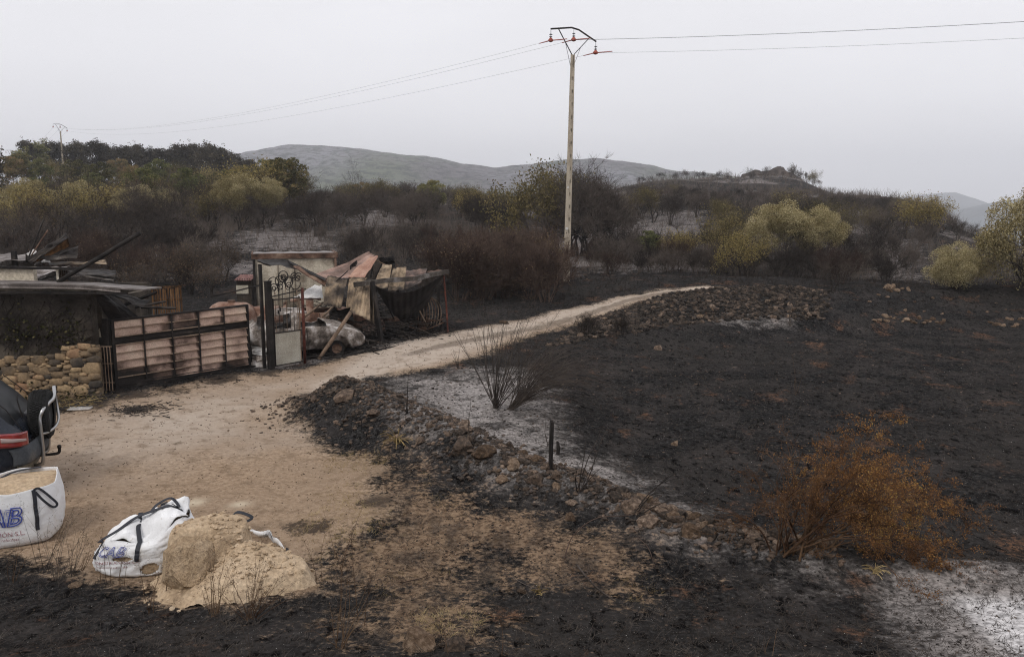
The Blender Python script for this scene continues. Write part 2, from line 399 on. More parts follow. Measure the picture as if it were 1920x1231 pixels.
def ground_material():
    m, nt, b = new_mat('burnt_ground', 1.0, 0, 0.0); co = N(nt, 'ShaderNodeNewGeometry').outputs['Position']
    n1 = noise(nt, co, .9, 8, .62); n2 = noise(nt, co, 3.2, 8, .65); n3 = noise(nt, co, 14, 6, .7); n4 = noise(nt, co, 70, 3, .7)
    nstr = noise(nt, co, 2.0, 8, .68, (1.0, .45, 1))
    c = lambda v: math_(nt, 'SUBTRACT', v, .5)
    wob = math_(nt, 'ADD', math_(nt, 'MULTIPLY', c(n1), .9), math_(nt, 'MULTIPLY', c(n2), .9))
    wob2 = math_(nt, 'ADD', wob, math_(nt, 'MULTIPLY', c(n3), 1.0))
    # char: near black with grey bloom, brown crumbs and white flecks
    char = ramp(nt, n3, [(.30, (.005, .005, .0053)), (.5, (.0165, .016, .0162)), (.68, (.058, .056, .055))])
    char = mix(nt, smooth_(nt, n1, .40, .66), char, mix(nt, n3, (.010, .0092, .009), (.070, .063, .060)))
    char = mix(nt, smooth_(nt, noise(nt, co, .22, 5, .6, (.6, 1, 1)), .46, .60), char, mix(nt, .5, char, (.034, .031, .029)))
    char = mix(nt, smooth_(nt, noise(nt, co, 5.5, 6, .75, (1.2, .7, 1)), .52, .62), char, (.0055, .005, .005))
    rust = math_(nt, 'MULTIPLY', smooth_(nt, noise(nt, co, 1.3, 7, .7, (.8, .5, 1)), .56, .66), smooth_(nt, n3, .42, .6))
    char = mix(nt, math_(nt, 'MULTIPLY', rust, .7), char, (.16, .085, .05))
    vor = N(nt, 'ShaderNodeTexVoronoi'); vor.inputs['Scale'].default_value = 26; nt.links.new(co, vor.inputs['Vector'])
    fleck = math_(nt, 'MULTIPLY', math_(nt, 'LESS_THAN', vor.outputs['Distance'], .13), math_(nt, 'GREATER_THAN', n4, .56))
    char = mix(nt, math_(nt, 'MULTIPLY', fleck, .8), char, (.42, .39, .36))
    # pale dirt
    dn = noise(nt, co, .55, 6, .6, (.5, 1, 1))
    dc = ramp(nt, n3, [(.28, (.14, .097, .067)), (.5, (.285, .205, .14)), (.75, (.44, .335, .24))])
    dc = mix(nt, smooth_(nt, dn, .35, .65), dc, mix(nt, n3, (.17, .115, .078), (.37, .28, .20)))
    tr = mix(nt, n3, (.30, .245, .20), (.52, .445, .375))
    dc = mix(nt, smooth_(nt, math_(nt, 'ADD', attr(nt, 'trk'), math_(nt, 'MULTIPLY', c(n1), .5)), .2, .8), dc, tr)
    dc = mix(nt, math_(nt, 'MULTIPLY', smooth_(nt, n2, .50, .66), .55), dc, (.15, .105, .07))
    pb = N(nt, 'ShaderNodeTexVoronoi'); pb.inputs['Scale'].default_value = 38; nt.links.new(co, pb.inputs['Vector'])
    dc = mix(nt, math_(nt, 'MULTIPLY', math_(nt, 'LESS_THAN', pb.outputs['Distance'], .22), .35), dc, mix(nt, pb.outputs['Color'], (.12, .1, .08), (.75, .66, .55)))
    dc = mix(nt, attr(nt, 'pale'), dc, (.60, .52, .40))
    md = smooth_(nt, math_(nt, 'ADD', attr(nt, 'mid'), math_(nt, 'MULTIPLY', c(nstr), 2.2)), .40, .95)
    dc = mix(nt, math_(nt, 'MULTIPLY', md, .62), dc, mix(nt, n3, (.05, .04, .033), (.17, .13, .10)))
    so_ = smooth_(nt, math_(nt, 'ADD', attr(nt, 'soot'), math_(nt, 'MULTIPLY', wob2, 1.6)), .42, .72)
    dc = mix(nt, math_(nt, 'MULTIPLY', so_, .85), dc, (.035, .028, .024))
    # scorched brown
    bc = mix(nt, smooth_(nt, n3, .3, .7), (.072, .045, .030), (.275, .195, .13))
    bm = smooth_(nt, math_(nt, 'ADD', attr(nt, 'brown'), math_(nt, 'MULTIPLY', wob2, 1.3)), .36, .70)
    bm = math_(nt, 'MULTIPLY', bm, math_(nt, 'ADD', .35, math_(nt, 'MULTIPLY', smooth_(nt, nstr, .38, .58), .65)))
    am = smooth_(nt, math_(nt, 'ADD', math_(nt, 'MULTIPLY', attr(nt, 'ash'), 1.0), math_(nt, 'ADD', math_(nt, 'MULTIPLY', wob, 1.25), math_(nt, 'MULTIPLY', c(n3), .38))), .32, 1.0)
    am = math_(nt, 'MULTIPLY', am, math_(nt, 'SUBTRACT', 1.0, math_(nt, 'MULTIPLY', smooth_(nt, noise(nt, co, 2.1, 7, .7), .53, .64), .75)))
    col = mix(nt, am, char, mix(nt, smooth_(nt, attr(nt, 'ash'), .95, 1.25), mix(nt, smooth_(nt, n3, .3, .68), (.07, .062, .058), (.36, .33, .315)), mix(nt, smooth_(nt, n3, .3, .66), (.24, .23, .23), (.76, .74, .74))))
    fa = smooth_(nt, math_(nt, 'ADD', attr(nt, 'farash'), math_(nt, 'MULTIPLY', wob2, 1.6)), .40, .80)
    col = mix(nt, math_(nt, 'MULTIPLY', fa, .8), col, mix(nt, n3, (.07, .06, .055), (.32, .29, .285)))
    col = mix(nt, bm, col, bc)
    dm = smooth_(nt, math_(nt, 'ADD', attr(nt, 'dirt'), math_(nt, 'MULTIPLY', wob2, .55)), .40, .62)
    col = mix(nt, dm, col, dc)
    nt.links.new(col, b.inputs['Base Color'])
    h = math_(nt, 'ADD', math_(nt, 'MULTIPLY', n2, .6), math_(nt, 'ADD', math_(nt, 'MULTIPLY', n3, .5), math_(nt, 'MULTIPLY', n4, .22)))
    bump(nt, b, h, .9, .045)
    return m
M_GROUND = ground_material()
def sheet_of(name, mask):
    f = Fq[mask]; u_, inv = np.unique(f, return_inverse=True)
    me = raw_mesh(name, V[u_], inv.reshape(-1, 4), {k: a.ravel()[u_] for k, a in ATT.items()}, smooth=True)
    return tag(link(name, me, M_GROUND), kind='structure')
sheet_of('ground', ~isT & ~isF); sheet_of('dirt_track', isT); sheet_of('field', isF)

# ------------------------------------------------------------------ far hills
def hill_mesh(name, top, Y, depth, mat, zb, rough, o):
    px = np.linspace(top[0][0], top[-1][0], 260); tp = np.interp(px, *zip(*top))
    nv = 40; XX = []; 
    for j in range(nv + 1):
        t = j / nv; yy = Y - depth * (1 - t)
        s = math.sin(t * math.pi / 2) ** .9
        row = []
        for p, q in zip(px, tp):
            a = at(p, q, Y); row.append((a.x * (yy / Y) ** .5, yy, zb + (a.z - zb) * s))
        XX.append(row)
    for j in range(1, 8):
        t = j / 7; XX.append([(r_[0], Y + depth * t * .8, zb + (r_[2] - zb) * math.cos(t * math.pi / 2)) for r_ in XX[nv]])
    A = np.array(XX); n, k, _ = A.shape
    env = np.sin(np.clip(np.arange(n) / nv, 0, 1) * math.pi)[:, None] * .8 + .2
    A[..., 2] += (fbm(A[..., 0], A[..., 1] * 2, rough * 8, 5, o) * rough * 1.0) * env
    ii = np.arange((n - 1) * k).reshape(n - 1, k)[:, :-1]
    F = np.stack([ii, ii + 1, ii + 1 + k, ii + k], -1).reshape(-1, 4)
    tag(link(name, raw_mesh(name, A.reshape(-1, 3), F, smooth=True), mat), kind='structure')
def hill_mat(name, c1, c2, c3, s, gcol=None):
    m, nt, b = new_mat(name, 1, 0, 0); co = N(nt, 'ShaderNodeNewGeometry').outputs['Position']
    n = noise(nt, co, s, 10, .68); n2 = noise(nt, co, s * 16, 6, .8); n3 = noise(nt, co, s * .6, 4, .5)
    c = mix(nt, smooth_(nt, n, .40, .56), c1, c2); c = mix(nt, smooth_(nt, n3, .46, .64), c, c3)
    c = mix(nt, smooth_(nt, n2, .40, .58), mix(nt, 1.0, c, (.22, .25, .22), 'MULTIPLY'), c)
    nt.links.new(c, b.inputs['Base Color']); bump(nt, b, n2, 1.0, 14); return m
HM = hill_mat('hill_scrub_and_smoke', (.15, .175, .105), (.17, .15, .165), (.32, .31, .35), .0042)  # scrub tones; the pale lilac one paints hanging smoke onto the hill
MM = hill_mat('haze_blued_forest', (.04, .065, .08), (.06, .08, .09), (.08, .10, .11), .001)  # forest tones shifted to blue, painting distance haze into the surface
hill_mesh('hill', [(395,345),(440,315),(475,297),(520,284),(570,279),(620,281),(690,287),(760,293),(820,300),(870,311),(930,318),(1000,312),(1060,304),(1110,300),(1180,311),(1250,322),(1330,331),(1400,340),(1470,352),(1560,375)], 1500, 700, HM, -30, 10, 3)
hill_mesh('mountain', [(1500,402),(1600,385),(1680,372),(1730,366),(1775,361),(1800,366),(1850,385),(1900,402),(2100,410)], 3500, 800, MM, -120, 25, 8)
hill_mesh('mountain', [(1640,432),(1700,425),(1760,408),(1800,393),(1860,386),(1920,372),(2000,362),(2100,366),(2300,380)], 2400, 900, MM, -120, 22, 5)
hill_mesh('hill', [(-700,372),(-300,355),(0,352),(200,358),(430,370)], 1700, 600, HM, -30, 9, 13)

# ------------------------------------------------------------------ haze (smoke in the air)
hb = MB().box((0, 1800, 100), (9000, 5000, 400))
hm = bpy.data.materials.new('smoky_air'); hm.use_nodes = True; hn = hm.node_tree; hn.nodes.clear()
pv = N(hn, 'ShaderNodeVolumePrincipled'); pv.inputs['Color'].default_value = (.93, .95, 1.0, 1); pv.inputs['Density'].default_value = .00037
pv.inputs['Anisotropy'].default_value = .2
ho = N(hn, 'ShaderNodeOutputMaterial'); hn.links.new(pv.outputs[0], ho.inputs['Volume'])
HAZE = tag(hb.build('haze', hm), kind='stuff', label='pale smoky haze hanging over the burnt valley')
# ------------------------------------------------------------------ plants
def bark_mat(name, c1, c2, c3, rv=.3):
    m, nt, b = new_mat(name, 1, 0, .03); co = objco(nt); oi = N(nt, 'ShaderNodeObjectInfo').outputs['Random']
    f = math_(nt, 'ADD', noise(nt, co, 3, 4), math_(nt, 'MULTIPLY', math_(nt, 'SUBTRACT', oi, .5), rv))
    nt.links.new(ramp(nt, f, [(.3, c1), (.55, c2), (.8, c3)]), b.inputs['Base Color']); return m
def leaf_mat(name, stops, rv=.25, trans=.25):
    m, nt, b = new_mat(name, .85, 0, .1); oi = N(nt, 'ShaderNodeObjectInfo').outputs['Random']
    f = math_(nt, 'ADD', attr(nt, 'tone'), math_(nt, 'MULTIPLY', math_(nt, 'SUBTRACT', oi, .5), rv))
    c = ramp(nt, f, stops); nt.links.new(c, b.inputs['Base Color'])
    tl = N(nt, 'ShaderNodeBsdfTranslucent'); nt.links.new(c, tl.inputs[0]); mxs = N(nt, 'ShaderNodeMixShader'); mxs.inputs[0].default_value = trans
    nt.links.new(b.outputs[0], mxs.inputs[1]); nt.links.new(tl.outputs[0], mxs.inputs[2])
    nt.links.new(mxs.outputs[0], [n for n in nt.nodes if n.type == 'OUTPUT_MATERIAL'][0].inputs[0]); return m
BK = bark_mat('charred_bark', (.017, .015, .014), (.042, .035, .031), (.09, .076, .066))
TW = bark_mat('charred_twigs', (.028, .023, .020), (.064, .052, .045), (.118, .097, .083), .6)
TWR = bark_mat('reddish_twigs', (.032, .021, .017), (.062, .042, .034), (.105, .075, .060), .4)
STEM = bark_mat('brown_stems', (.05, .028, .018), (.12, .075, .045), (.22, .16, .105), .3)
LF_OAK = leaf_mat('scorched_oak_leaves', [(.0, (.06, .045, .018)), (.35, (.19, .155, .072)), (.65, (.38, .32, .17)), (1, (.56, .50, .31))])
LF_DOAK = leaf_mat('dark_olive_leaves', [(.0, (.022, .02, .011)), (.45, (.07, .06, .026)), (.8, (.19, .15, .065)), (1, (.30, .24, .12))])
LF_YEL = leaf_mat('yellowed_leaves', [(.0, (.08, .06, .02)), (.5, (.22, .17, .06)), (1, (.40, .33, .15))])
LF_POP = leaf_mat('smoked_poplar_leaves', [(.0, (.020, .018, .015)), (.5, (.055, .047, .034)), (1, (.12, .10, .07))], .35)
LF_GRN = leaf_mat('green_leaves', [(.0, (.032, .036, .015)), (.4, (.095, .105, .038)), (.75, (.20, .195, .078)), (1, (.29, .25, .12))], .5)
LF_BRN = leaf_mat('dead_brown_leaves', [(.0, (.025, .018, .013)), (.5, (.075, .050, .032)), (1, (.20, .14, .09))], .4)
LF_MIX = leaf_mat('autumn_leaves', [(.0, (.035, .036, .016)), (.35, (.095, .090, .036)), (.65, (.19, .155, .065)), (1, (.27, .17, .09))], .7)

def grow(S, p, d, L, r, lev, P, rs):
    """append segments (p0,p1,r0,r1,lev) of one limb and its children; returns nothing, tips go to S['tip']"""
    n = P['nseg'][lev]; q = p.copy(); dd = d / np.linalg.norm(d); kids = []
    for i in range(n):
        dd = dd + rs.normal(size=3) * P['wig'][lev]; dd[2] += P['up'][lev]; dd /= np.linalg.norm(dd)
        q2 = q + dd * L / n; ra = r * (1 - .75 * i / n); rb = r * (1 - .75 * (i + 1) / n)
        S['seg'].append((*q, *q2, ra, rb, lev)); kids.append((q2, dd.copy(), rb, (i + 1) / n)); q = q2
    if lev + 1 >= P['levels']:
        S['tip'].append(q); return
    k = P['kids'][lev]
    for j in range(k):
        f = rs.uniform(P['from'][lev], 1.0) if j else 1.0
        i = min(int(f * n), n - 1); pp, pd, pr, _ = kids[i]
        a = rs.normal(size=3); a -= a.dot(pd) * pd; a /= np.linalg.norm(a) + 1e-9
        ang = P['ang'][lev] * rs.uniform(.6, 1.3) * (1 if j else .45)
        nd = pd * math.cos(ang) + a * math.sin(ang)
        grow(S, pp, nd, L * P['ratio'][lev] * rs.uniform(.7, 1.15), max(pr * .8, P['rmin']), lev + 1, P, rs)
def plant(name, seed, P, stems=1, H_=5.0, r=.1, L=1.6, lean=.3, barkm=None, twigm=None, leaf=None, nleaf=0, lsize=.1, lsp=.35, tone=(.25, .95), split=2, topbias=0.0, crownz=None, filled=0, dome=None):
    rs = np.random.default_rng(seed); S = dict(seg=[], tip=[])
    for s in range(stems):
        a = rs.uniform(0, 2 * math.pi) if stems == 1 else 2 * math.pi * (s + rs.uniform(-.3, .3)) / stems
        l_ = lean * rs.uniform(.35, 1.25)
        grow(S, np.array([math.cos(a) * .06 * stems ** .5, math.sin(a) * .06 * stems ** .5, -.08]), np.array([math.cos(a) * l_, math.sin(a) * l_, 1.]), L * rs.uniform(.8, 1.15), r * rs.uniform(.7, 1.1), 0, P, rs)
    A = np.array(S['seg']); top = A[:, 5].max(); k = H_ / top
    A[:, :6] *= k; T = np.array(S['tip']) * k
    root = empty(name, (0, 0, -500))
    lo = A[:, 8] < split
    for nm, mk, mt in (('trunk', lo, barkm or BK), ('branches', ~lo, twigm or TW)):
        B = A[mk]
        if len(B):
            Vv, F = segs_mesh(B[:, 0:3], B[:, 3:6], B[:, 6], B[:, 7], 5 if nm == 'trunk' else 3)
            link(nm, raw_mesh(nm, Vv, F), mt, root)
    if leaf and nleaf:
        if dome:                                   # (rx, rz, zc, lumps): shell of clumps over the crown
            rx, rz, zc, lumps = dome; cs = []
            for i in range(lumps):
                v = rs.normal(size=3); v /= np.linalg.norm(v); v[2] = v[2] * .9 + .15
                rr = rs.uniform(.55, 1.0) ** .5 if i % 3 else rs.uniform(.05, .6)
                if i % 3 == 0: v[2] = abs(v[2]) * .5 + .45
                cs.append([v[0] * rx * rr, v[1] * rx * rr, zc + v[2] * rz * rr, rs.uniform(.16, .34) * rx])
            cs = np.array(cs); cs[:, 2] = np.clip(cs[:, 2], .35 * H_ if filled == 0 else .12 * H_, None)
            w_ = cs[:, 3] ** 2; idx = rs.choice(len(cs), nleaf, p=w_ / w_.sum())
            d3 = rs.normal(size=(nleaf, 3)); d3 /= np.linalg.norm(d3, axis=1, keepdims=True); d3[:, 2] = np.abs(d3[:, 2]) * np.where(rs.random(nleaf) < .8, 1, -1)
            C = cs[idx, :3] + d3 * cs[idx, 3:4] * rs.uniform(.6, 1.08, (nleaf, 1)) * np.array([[1, 1, .8]])
            tn = rs.uniform(tone[0], tone[1], nleaf) * .7 + rs.uniform(tone[0], tone[1], len(cs))[idx] * .3
        else:
            idx = rs.integers(0, len(T), nleaf); C = T[idx] + rs.normal(size=(nleaf, 3)) * lsp
            ct = rs.uniform(tone[0], tone[1], len(T)); tn = ct[idx] * .5 + rs.uniform(tone[0], tone[1], nleaf) * .5
        C[:, 2] = np.maximum(C[:, 2], .05)
        Vv, F = leaves_mesh(C, rs.uniform(.6, 1.3, nleaf) * lsize)
        link('crown', raw_mesh('crown', Vv, F, {'tone': np.repeat(tn, 4)}), leaf, root)
    root['h'] = float(H_); root['r'] = float(np.percentile(np.hypot(A[:, 3], A[:, 4]), 97))
    return root
PT = dict(levels=5, nseg=[4, 4, 3, 3, 2], wig=[.12, .2, .22, .25, .25], up=[.05, .08, .09, .06, .03], kids=[6, 5, 5, 4, 0], ang=[.75, .7, .65, .6, 0], ratio=[.85, .72, .65, .6, 0], rmin=.006, **{'from': [.35, .3, .2, .1, 0]})
PT6 = dict(PT, kids=[7, 6, 6, 5, 0], rmin=.008)
PS = dict(levels=4, nseg=[5, 4, 3, 2], wig=[.14, .2, .24, .25], up=[.03, .08, .08, .05], kids=[6, 6, 5, 0], ang=[.5, .5, .5, 0], ratio=[.62, .6, .55, 0], rmin=.006, **{'from': [.25, .2, .1, 0]})
PSF = dict(PS, kids=[8, 7, 6, 0])
PTW = dict(PT, rmin=.024)
BARE = [plant('leafless_tree', 10 + i, PT6 if i < 2 else PT, stems=[2, 3, 2, 1, 3, 2][i], H_=5, r=.11, L=1.6, lean=.35) for i in range(6)]
FARB = [plant('leafless_tree', 30 + i, PTW, stems=2, H_=5, r=.11, L=1.7, lean=.28) for i in range(3)]
SHRB = [plant('burnt_shrub', 50 + i, PSF, stems=9, H_=2.4, r=.022, L=1.5, lean=.55, split=1, barkm=TW) for i in range(4)]
SHRR = [plant('burnt_shrub', 60 + i, PSF, stems=11, H_=2.4, r=.02, L=1.5, lean=.5, split=1, barkm=TWR, twigm=TWR, leaf=LF_BRN, nleaf=[0, 900, 300][i], lsize=.03, lsp=.12) for i in range(3)]
OAK = [plant('scorched_oak', 70 + i, PT, stems=3, H_=3.9, r=.1, L=1.4, lean=.4, leaf=LF_OAK, nleaf=46000, lsize=.036, tone=(.05, 1), dome=(2.0, 1.25, 2.75, 80)) for i in range(2)]
BUSH = [plant('scorched_oak', 75 + i, PS, stems=7, H_=2.3, r=.05, L=1.2, lean=.6, leaf=LF_OAK, nleaf=50000, lsize=.030, tone=(.05, 1), dome=(1.9, 1.1, 1.2, 90), filled=1, split=1) for i in range(2)]
DOAK = [plant('scorched_oak', 80 + i, PT, stems=3, H_=5, r=.1, L=1.5, lean=.45, leaf=LF_DOAK, nleaf=[5000, 9000][i], lsize=.075, lsp=.22) for i in range(2)]
YELW = [plant('yellowed_tree', 85 + i, PS, stems=6, H_=2.6, r=.05, L=1.4, lean=.45, leaf=LF_YEL, nleaf=5000, lsize=.045, lsp=.16, split=1) for i in range(2)]
PP = dict(levels=4, nseg=[9, 4, 3, 2], wig=[.03, .12, .2, .2], up=[.1, .18, .12, .05], kids=[24, 5, 4, 0], ang=[.65, .6, .6, 0], ratio=[.24, .6, .6, 0], rmin=.02, **{'from': [.12, .2, .1, 0]})
POPL = [plant('poplar', 90 + i, PP, H_=9.5, r=.16, L=9, lean=.03, leaf=[LF_POP, LF_POP, LF_GRN][i], nleaf=[5200, 3800, 4500][i], lsize=.16, lsp=.22, tone=(0, 1)) for i in range(3)]
MIXT = [plant('broadleaf_tree', 95 + i, PT, stems=2, H_=6.5, r=.14, L=2.0, lean=.3, leaf=[LF_GRN, LF_MIX, LF_MIX][i], nleaf=9000, lsize=.12, tone=(0, 1), dome=(2.3, 2.5, 4.1, 60)) for i in range(3)]
BRNL = [plant('withered_tree', 100 + i, PT, stems=3, H_=3.4, r=.07, L=1.4, lean=.4, leaf=LF_BRN, nleaf=[1500, 800][i], lsize=.055, lsp=.2, tone=(0, 1)) for i in range(2)]
HUGE = plant('leafless_tree', 21, dict(PT6, kids=[9, 7, 6, 6, 0], rmin=.009), stems=4, H_=7.2, r=.16, L=1.7, lean=.6)
_used = set()
PLACES = [(-400, 'beyond the left edge of the shed'), (60, 'above the left shed roof end'), (130, 'behind the splayed roof sheets'), (190, 'behind the foot of the tilted beam'), (270, 'above the tip of the tilted beam'),
 (340, 'behind the charred plank fence'), (400, 'behind the left half of the sliding gate'), (470, 'behind the right half of the sliding gate'), (550, 'behind the left side of the cream hut'), (635, 'behind the right side of the cream hut'),
 (700, 'behind the peaked pink roof sheets'), (770, 'behind the tan canopy sheets'), (850, 'behind the sagging dark sheet'), (910, 'just right of the fallen canopy'), (985, 'above the middle stretch of the track'),
 (1058, 'left of the tall concrete pole'), (1120, 'close right of the tall concrete pole'), (1200, 'right of the big dark bush'), (1270, 'above the far end of the track'), (1340, 'left of the ridge rock'),
 (1400, 'under the round ridge trees'), (1470, 'under the ridge rock'), (1560, 'above the large ochre oak'), (1620, 'just right of the large ochre oak'), (1680, 'above the pale far-bank stones'),
 (1740, 'where the ridge begins to drop'), (1820, 'above the small ochre bush'), (1880, 'before the blue mountains'), (9999, 'beside the right edge of the view')]
def where(px):
    for a, s in PLACES:
        if px < a: return s
def put(proto, px, Y, h, wid=None, label=None, group=None, cat=None, rz=None, onz=None):
    p = onY(px, Y); k = h / proto['h']; kw = k if wid is None else wid
    loc = (p.x, p.y, p.z - .05)
    sc = (kw, kw, k); rz = random.uniform(0, 6.28) if rz is None else rz
    if id(proto) not in _used:
        _used.add(id(proto)); o = proto; o.location = loc; o.rotation_euler = (0, 0, rz); o.scale = sc
    else: o = dup(proto, loc, rz, sc)
    tag(o, label, cat, group); return o
SKYL = [(-500, 300), (0, 300), (470, 335), (560, 345), (640, 336), (700, 328), (960, 348), (1190, 335), (1330, 342), (1540, 350), (1600, 354), (1700, 367), (1760, 384), (1870, 434), (1920, 460), (2200, 480)]
def capz(px, Y):
    q = np.interp(px, *zip(*SKYL)) + random.uniform(0, 12); return at(px, q, Y).z
def scatter(protos, x0, x1, Y0, Y1, n, h0, h1, adj, noun, where2, cat, group, cap=True):
    for i in range(n):
        px = x0 + (x1 - x0) * (i + random.random()) / n; Y = Y0 * (Y1 / Y0) ** random.random()
        h = random.uniform(h0, h1); z = onY(px, Y).z
        if cap: h = min(h, capz(px, Y) - z)
        if h < .9: continue
        size = 'tall ' if h > h0 + .66 * (h1 - h0) else ('low ' if h < h0 + .33 * (h1 - h0) else '')
        put(random.choice(protos), px, Y, h, None, f'{size}{adj} {noun} {where2} {where(px)}', group, cat)
# hero plants
put(HUGE, 1108, 54, 7.3, 1.0, 'huge rounded charred bush right behind the tall concrete pole', None, 'burnt tree', 1.0)
put(BARE[1], 1070, 56, 7.2, 1.35, 'dark leafless crown directly behind the tall concrete pole', None, 'burnt tree', 2.0)
put(BARE[1], 1150, 56, 6.0, 1.3, 'dark leafless crown forming the right side of the huge bush by the pole', None, 'burnt tree', 4.0)
put(HUGE, 1085, 57, 7.4, .95, 'densest dark crown at the heart of the huge bush by the pole', None, 'burnt tree', 5.0)
put(DOAK[1], 1010, 55, 6.6, 1.12, 'brown-olive half scorched tree just left of the concrete pole', None, 'tree', .5)
put(OAK[0], 1462, 43, 3.65, .90, 'large rounded ochre oak standing behind the rubble bank', None, 'tree', .5)
put(OAK[1], 1530, 45, 3.85, .72, 'dome-crowned ochre oak touching the right of the large one', None, 'tree', .3)
put(YELW[0], 1392, 42, 2.5, .72, 'feathery yellow shrub at the left foot of the large ochre oak', None, 'shrub', 1)
put(DOAK[0], 1362, 47, 4.0, .55, 'narrow olive tree rising left of the large ochre oak', None, 'tree', 1)
put(BUSH[0], 1792, 34, 1.75, .62, 'small round ochre bush on top of the far bank', None, 'bush', .3)
put(BUSH[1], 1950, 32.5, 4.0, 1.15, 'big dense olive bush cut by the right edge of the view', None, 'bush', 2.3)
put(OAK[0], 450, 60, 3.7, .85, 'pale yellow rounded tree above the right half of the sliding gate', None, 'tree', 2)
put(OAK[1], 507, 62, 3.5, .6, 'small pale yellow tree above the cream hut', None, 'tree', 3)
put(OAK[0], 58, 62, 3.8, .8, 'olive-yellow tree above the left end of the shed roof', None, 'tree', 4)
put(MIXT[0], 808, 78, 3.6, .62, 'small green tree with orange rim on the slope behind the canopy', None, 'tree', 1)
put(YELW[1], 885, 74, 3.0, 1.2, 'wide yellow shrub on the slope right of the small green tree', None, 'shrub', 1)
put(YELW[0], 770, 76, 1.9, .9, 'low yellow shrub at the left foot of the small green tree', None, 'shrub', 4)
put(YELW[1], 1275, 50, 2.3, .75, 'yellow-brown shrub standing above the far end of the track', None, 'shrub', 2)
put(MIXT[0], 1215, 51, 2.0, .35, 'low green shrub right of the concrete pole base', None, 'shrub', 2)
put(YELW[0], 1012, 39.5, 2.3, .7, 'yellow-olive shrub just left of the concrete pole base', None, 'shrub', 2)
put(YELW[1], 1730, 62, 3.3, 1.2, 'ochre tree among black ones where the ridge drops', None, 'tree', 2)
put(BARE[2], 592, 54, 4.8, 1.05, 'dark broad leafless tree above the cream hut', None, 'burnt tree', 2)
put(BARE[3], 662, 105, 7.4, 1.0, 'tallest thin bare tree on the skyline above the pink sheets', None, 'burnt tree', 2)
put(BARE[4], 1362, 222, 4.2, .75, 'round bare tree alone on the ridge left of the rock', None, 'burnt tree', 2)
put(BARE[5], 1406, 222, 4.2, .75, 'round bare tree touching the left shoulder of the ridge rock', None, 'burnt tree', 2)
put(DOAK[0], 1524, 222, 4.6, .7, 'small leafy tree on the ridge right of the rock', None, 'tree', 2)
put(FARB[0], 1490, 222, 5, .8, 'bare tree right behind the ridge rock', None, 'burnt tree', 2)
put(FARB[1], 1508, 224, 4, .8, 'low bare tree between ridge rock and leafy tree', None, 'burnt tree', 2)
put(BARE[2], 1560, 33, 1.9, .42, 'small bare bush low on the rubble bank below the ochre oak', None, 'burnt tree', 1)
put(SHRR[0], 1575, 36, 2.0, .9, 'reddish bare bush on top of the rubble bank', None, 'shrub', 1)
put(BARE[1], 1585, 50, 3.4, .8, 'spreading bare tree right of the twin ochre oaks', None, 'burnt tree', 3)
put(BARE[0], 1640, 52, 3.6, .8, 'dense bare tree above the pale stones on the far bank', None, 'burnt tree', 3)
# poplar row and the wood on the left
for i in range(26):
    px = 45 + i * 17.5 + random.uniform(-5, 5); Y = 150 + random.uniform(-6, 10)
    ty = np.interp(px, [40, 60, 160, 300, 400, 440, 480], [272, 262, 262, 270, 268, 280, 296]) + random.uniform(-2, 10)
    h = at(px, ty, Y).z - onY(px, Y).z; g = px < 110 and i % 2 == 0
    put(POPL[2] if g else POPL[i % 2], px, Y, h, h / 9.5 * 1.25, f"{'green' if g else 'smoke-darkened'} poplar of the far row {where(px)}", 'poplars in the far row', 'tree')
scatter(MIXT + [YELW[0], DOAK[1]], 230, 560, 70, 108, 30, 3.2, 5.6, 'autumn-tinted', 'broadleaf tree', 'in the wood', 'tree', 'leafy trees in the wood on the left', cap=False)
scatter(MIXT + [DOAK[1]], 40, 330, 95, 135, 18, 3.2, 5.4, 'autumn-tinted', 'broadleaf tree', 'in the wood', 'tree', 'leafy trees in the wood on the left', cap=False)
scatter(BARE + [DOAK[0], BRNL[0]], 90, 480, 55, 85, 24, 3.6, 5.6, 'blackened', 'tree', 'in the wood', 'burnt tree', 'burnt trees in the wood on the left', cap=False)
scatter(BARE + [BRNL[0]], -60, 300, 42, 56, 16, 2.6, 4.6, 'blackened', 'tree', 'at the near wood edge', 'burnt tree', 'burnt trees in the wood on the left', cap=False)
scatter(BRNL, 215, 450, 34.5, 39, 7, 1.9, 3.0, 'withered brown', 'tree', 'close', 'withered tree', 'withered trees right behind the buildings')
put(POPL[0], -12, 92, 7.6, 1.0, 'dark leafy tree cut by the left edge of the view', None, 'tree')
put(MIXT[1], 20, 110, 5.5, .9, 'dark leafy tree near the left edge below the far pole', None, 'tree')
scatter([OAK[0], YELW[0], DOAK[1], YELW[1]], 0, 330, 56, 78, 9, 2.8, 3.9, 'olive-yellow', 'tree', 'in the wood', 'tree', 'olive-yellow trees in the wood', cap=False)
scatter([DOAK[0], DOAK[1], MIXT[1]], 640, 960, 95, 140, 12, 3.6, 5.6, 'brown-olive', 'tree', 'on the far slope', 'tree', 'brown-olive trees on the far slope')
scatter([DOAK[0], DOAK[1], YELW[1]], 1190, 1700, 62, 130, 9, 2.4, 3.8, 'brown-olive', 'tree', 'on the ridge slope', 'tree', 'brown-olive trees on the ridge slope')
scatter([BARE[0], BARE[1], HUGE], 380, 960, 58, 88, 20, 3.6, 5.4, 'dense black', 'tree', 'on the mid slope', 'burnt tree', 'dense black trees on the mid slope')
scatter([BARE[0], BARE[1], HUGE], 1190, 1720, 75, 120, 20, 3.6, 5.2, 'dense black', 'tree', 'on the ridge', 'burnt tree', 'dense black trees on the ridge')
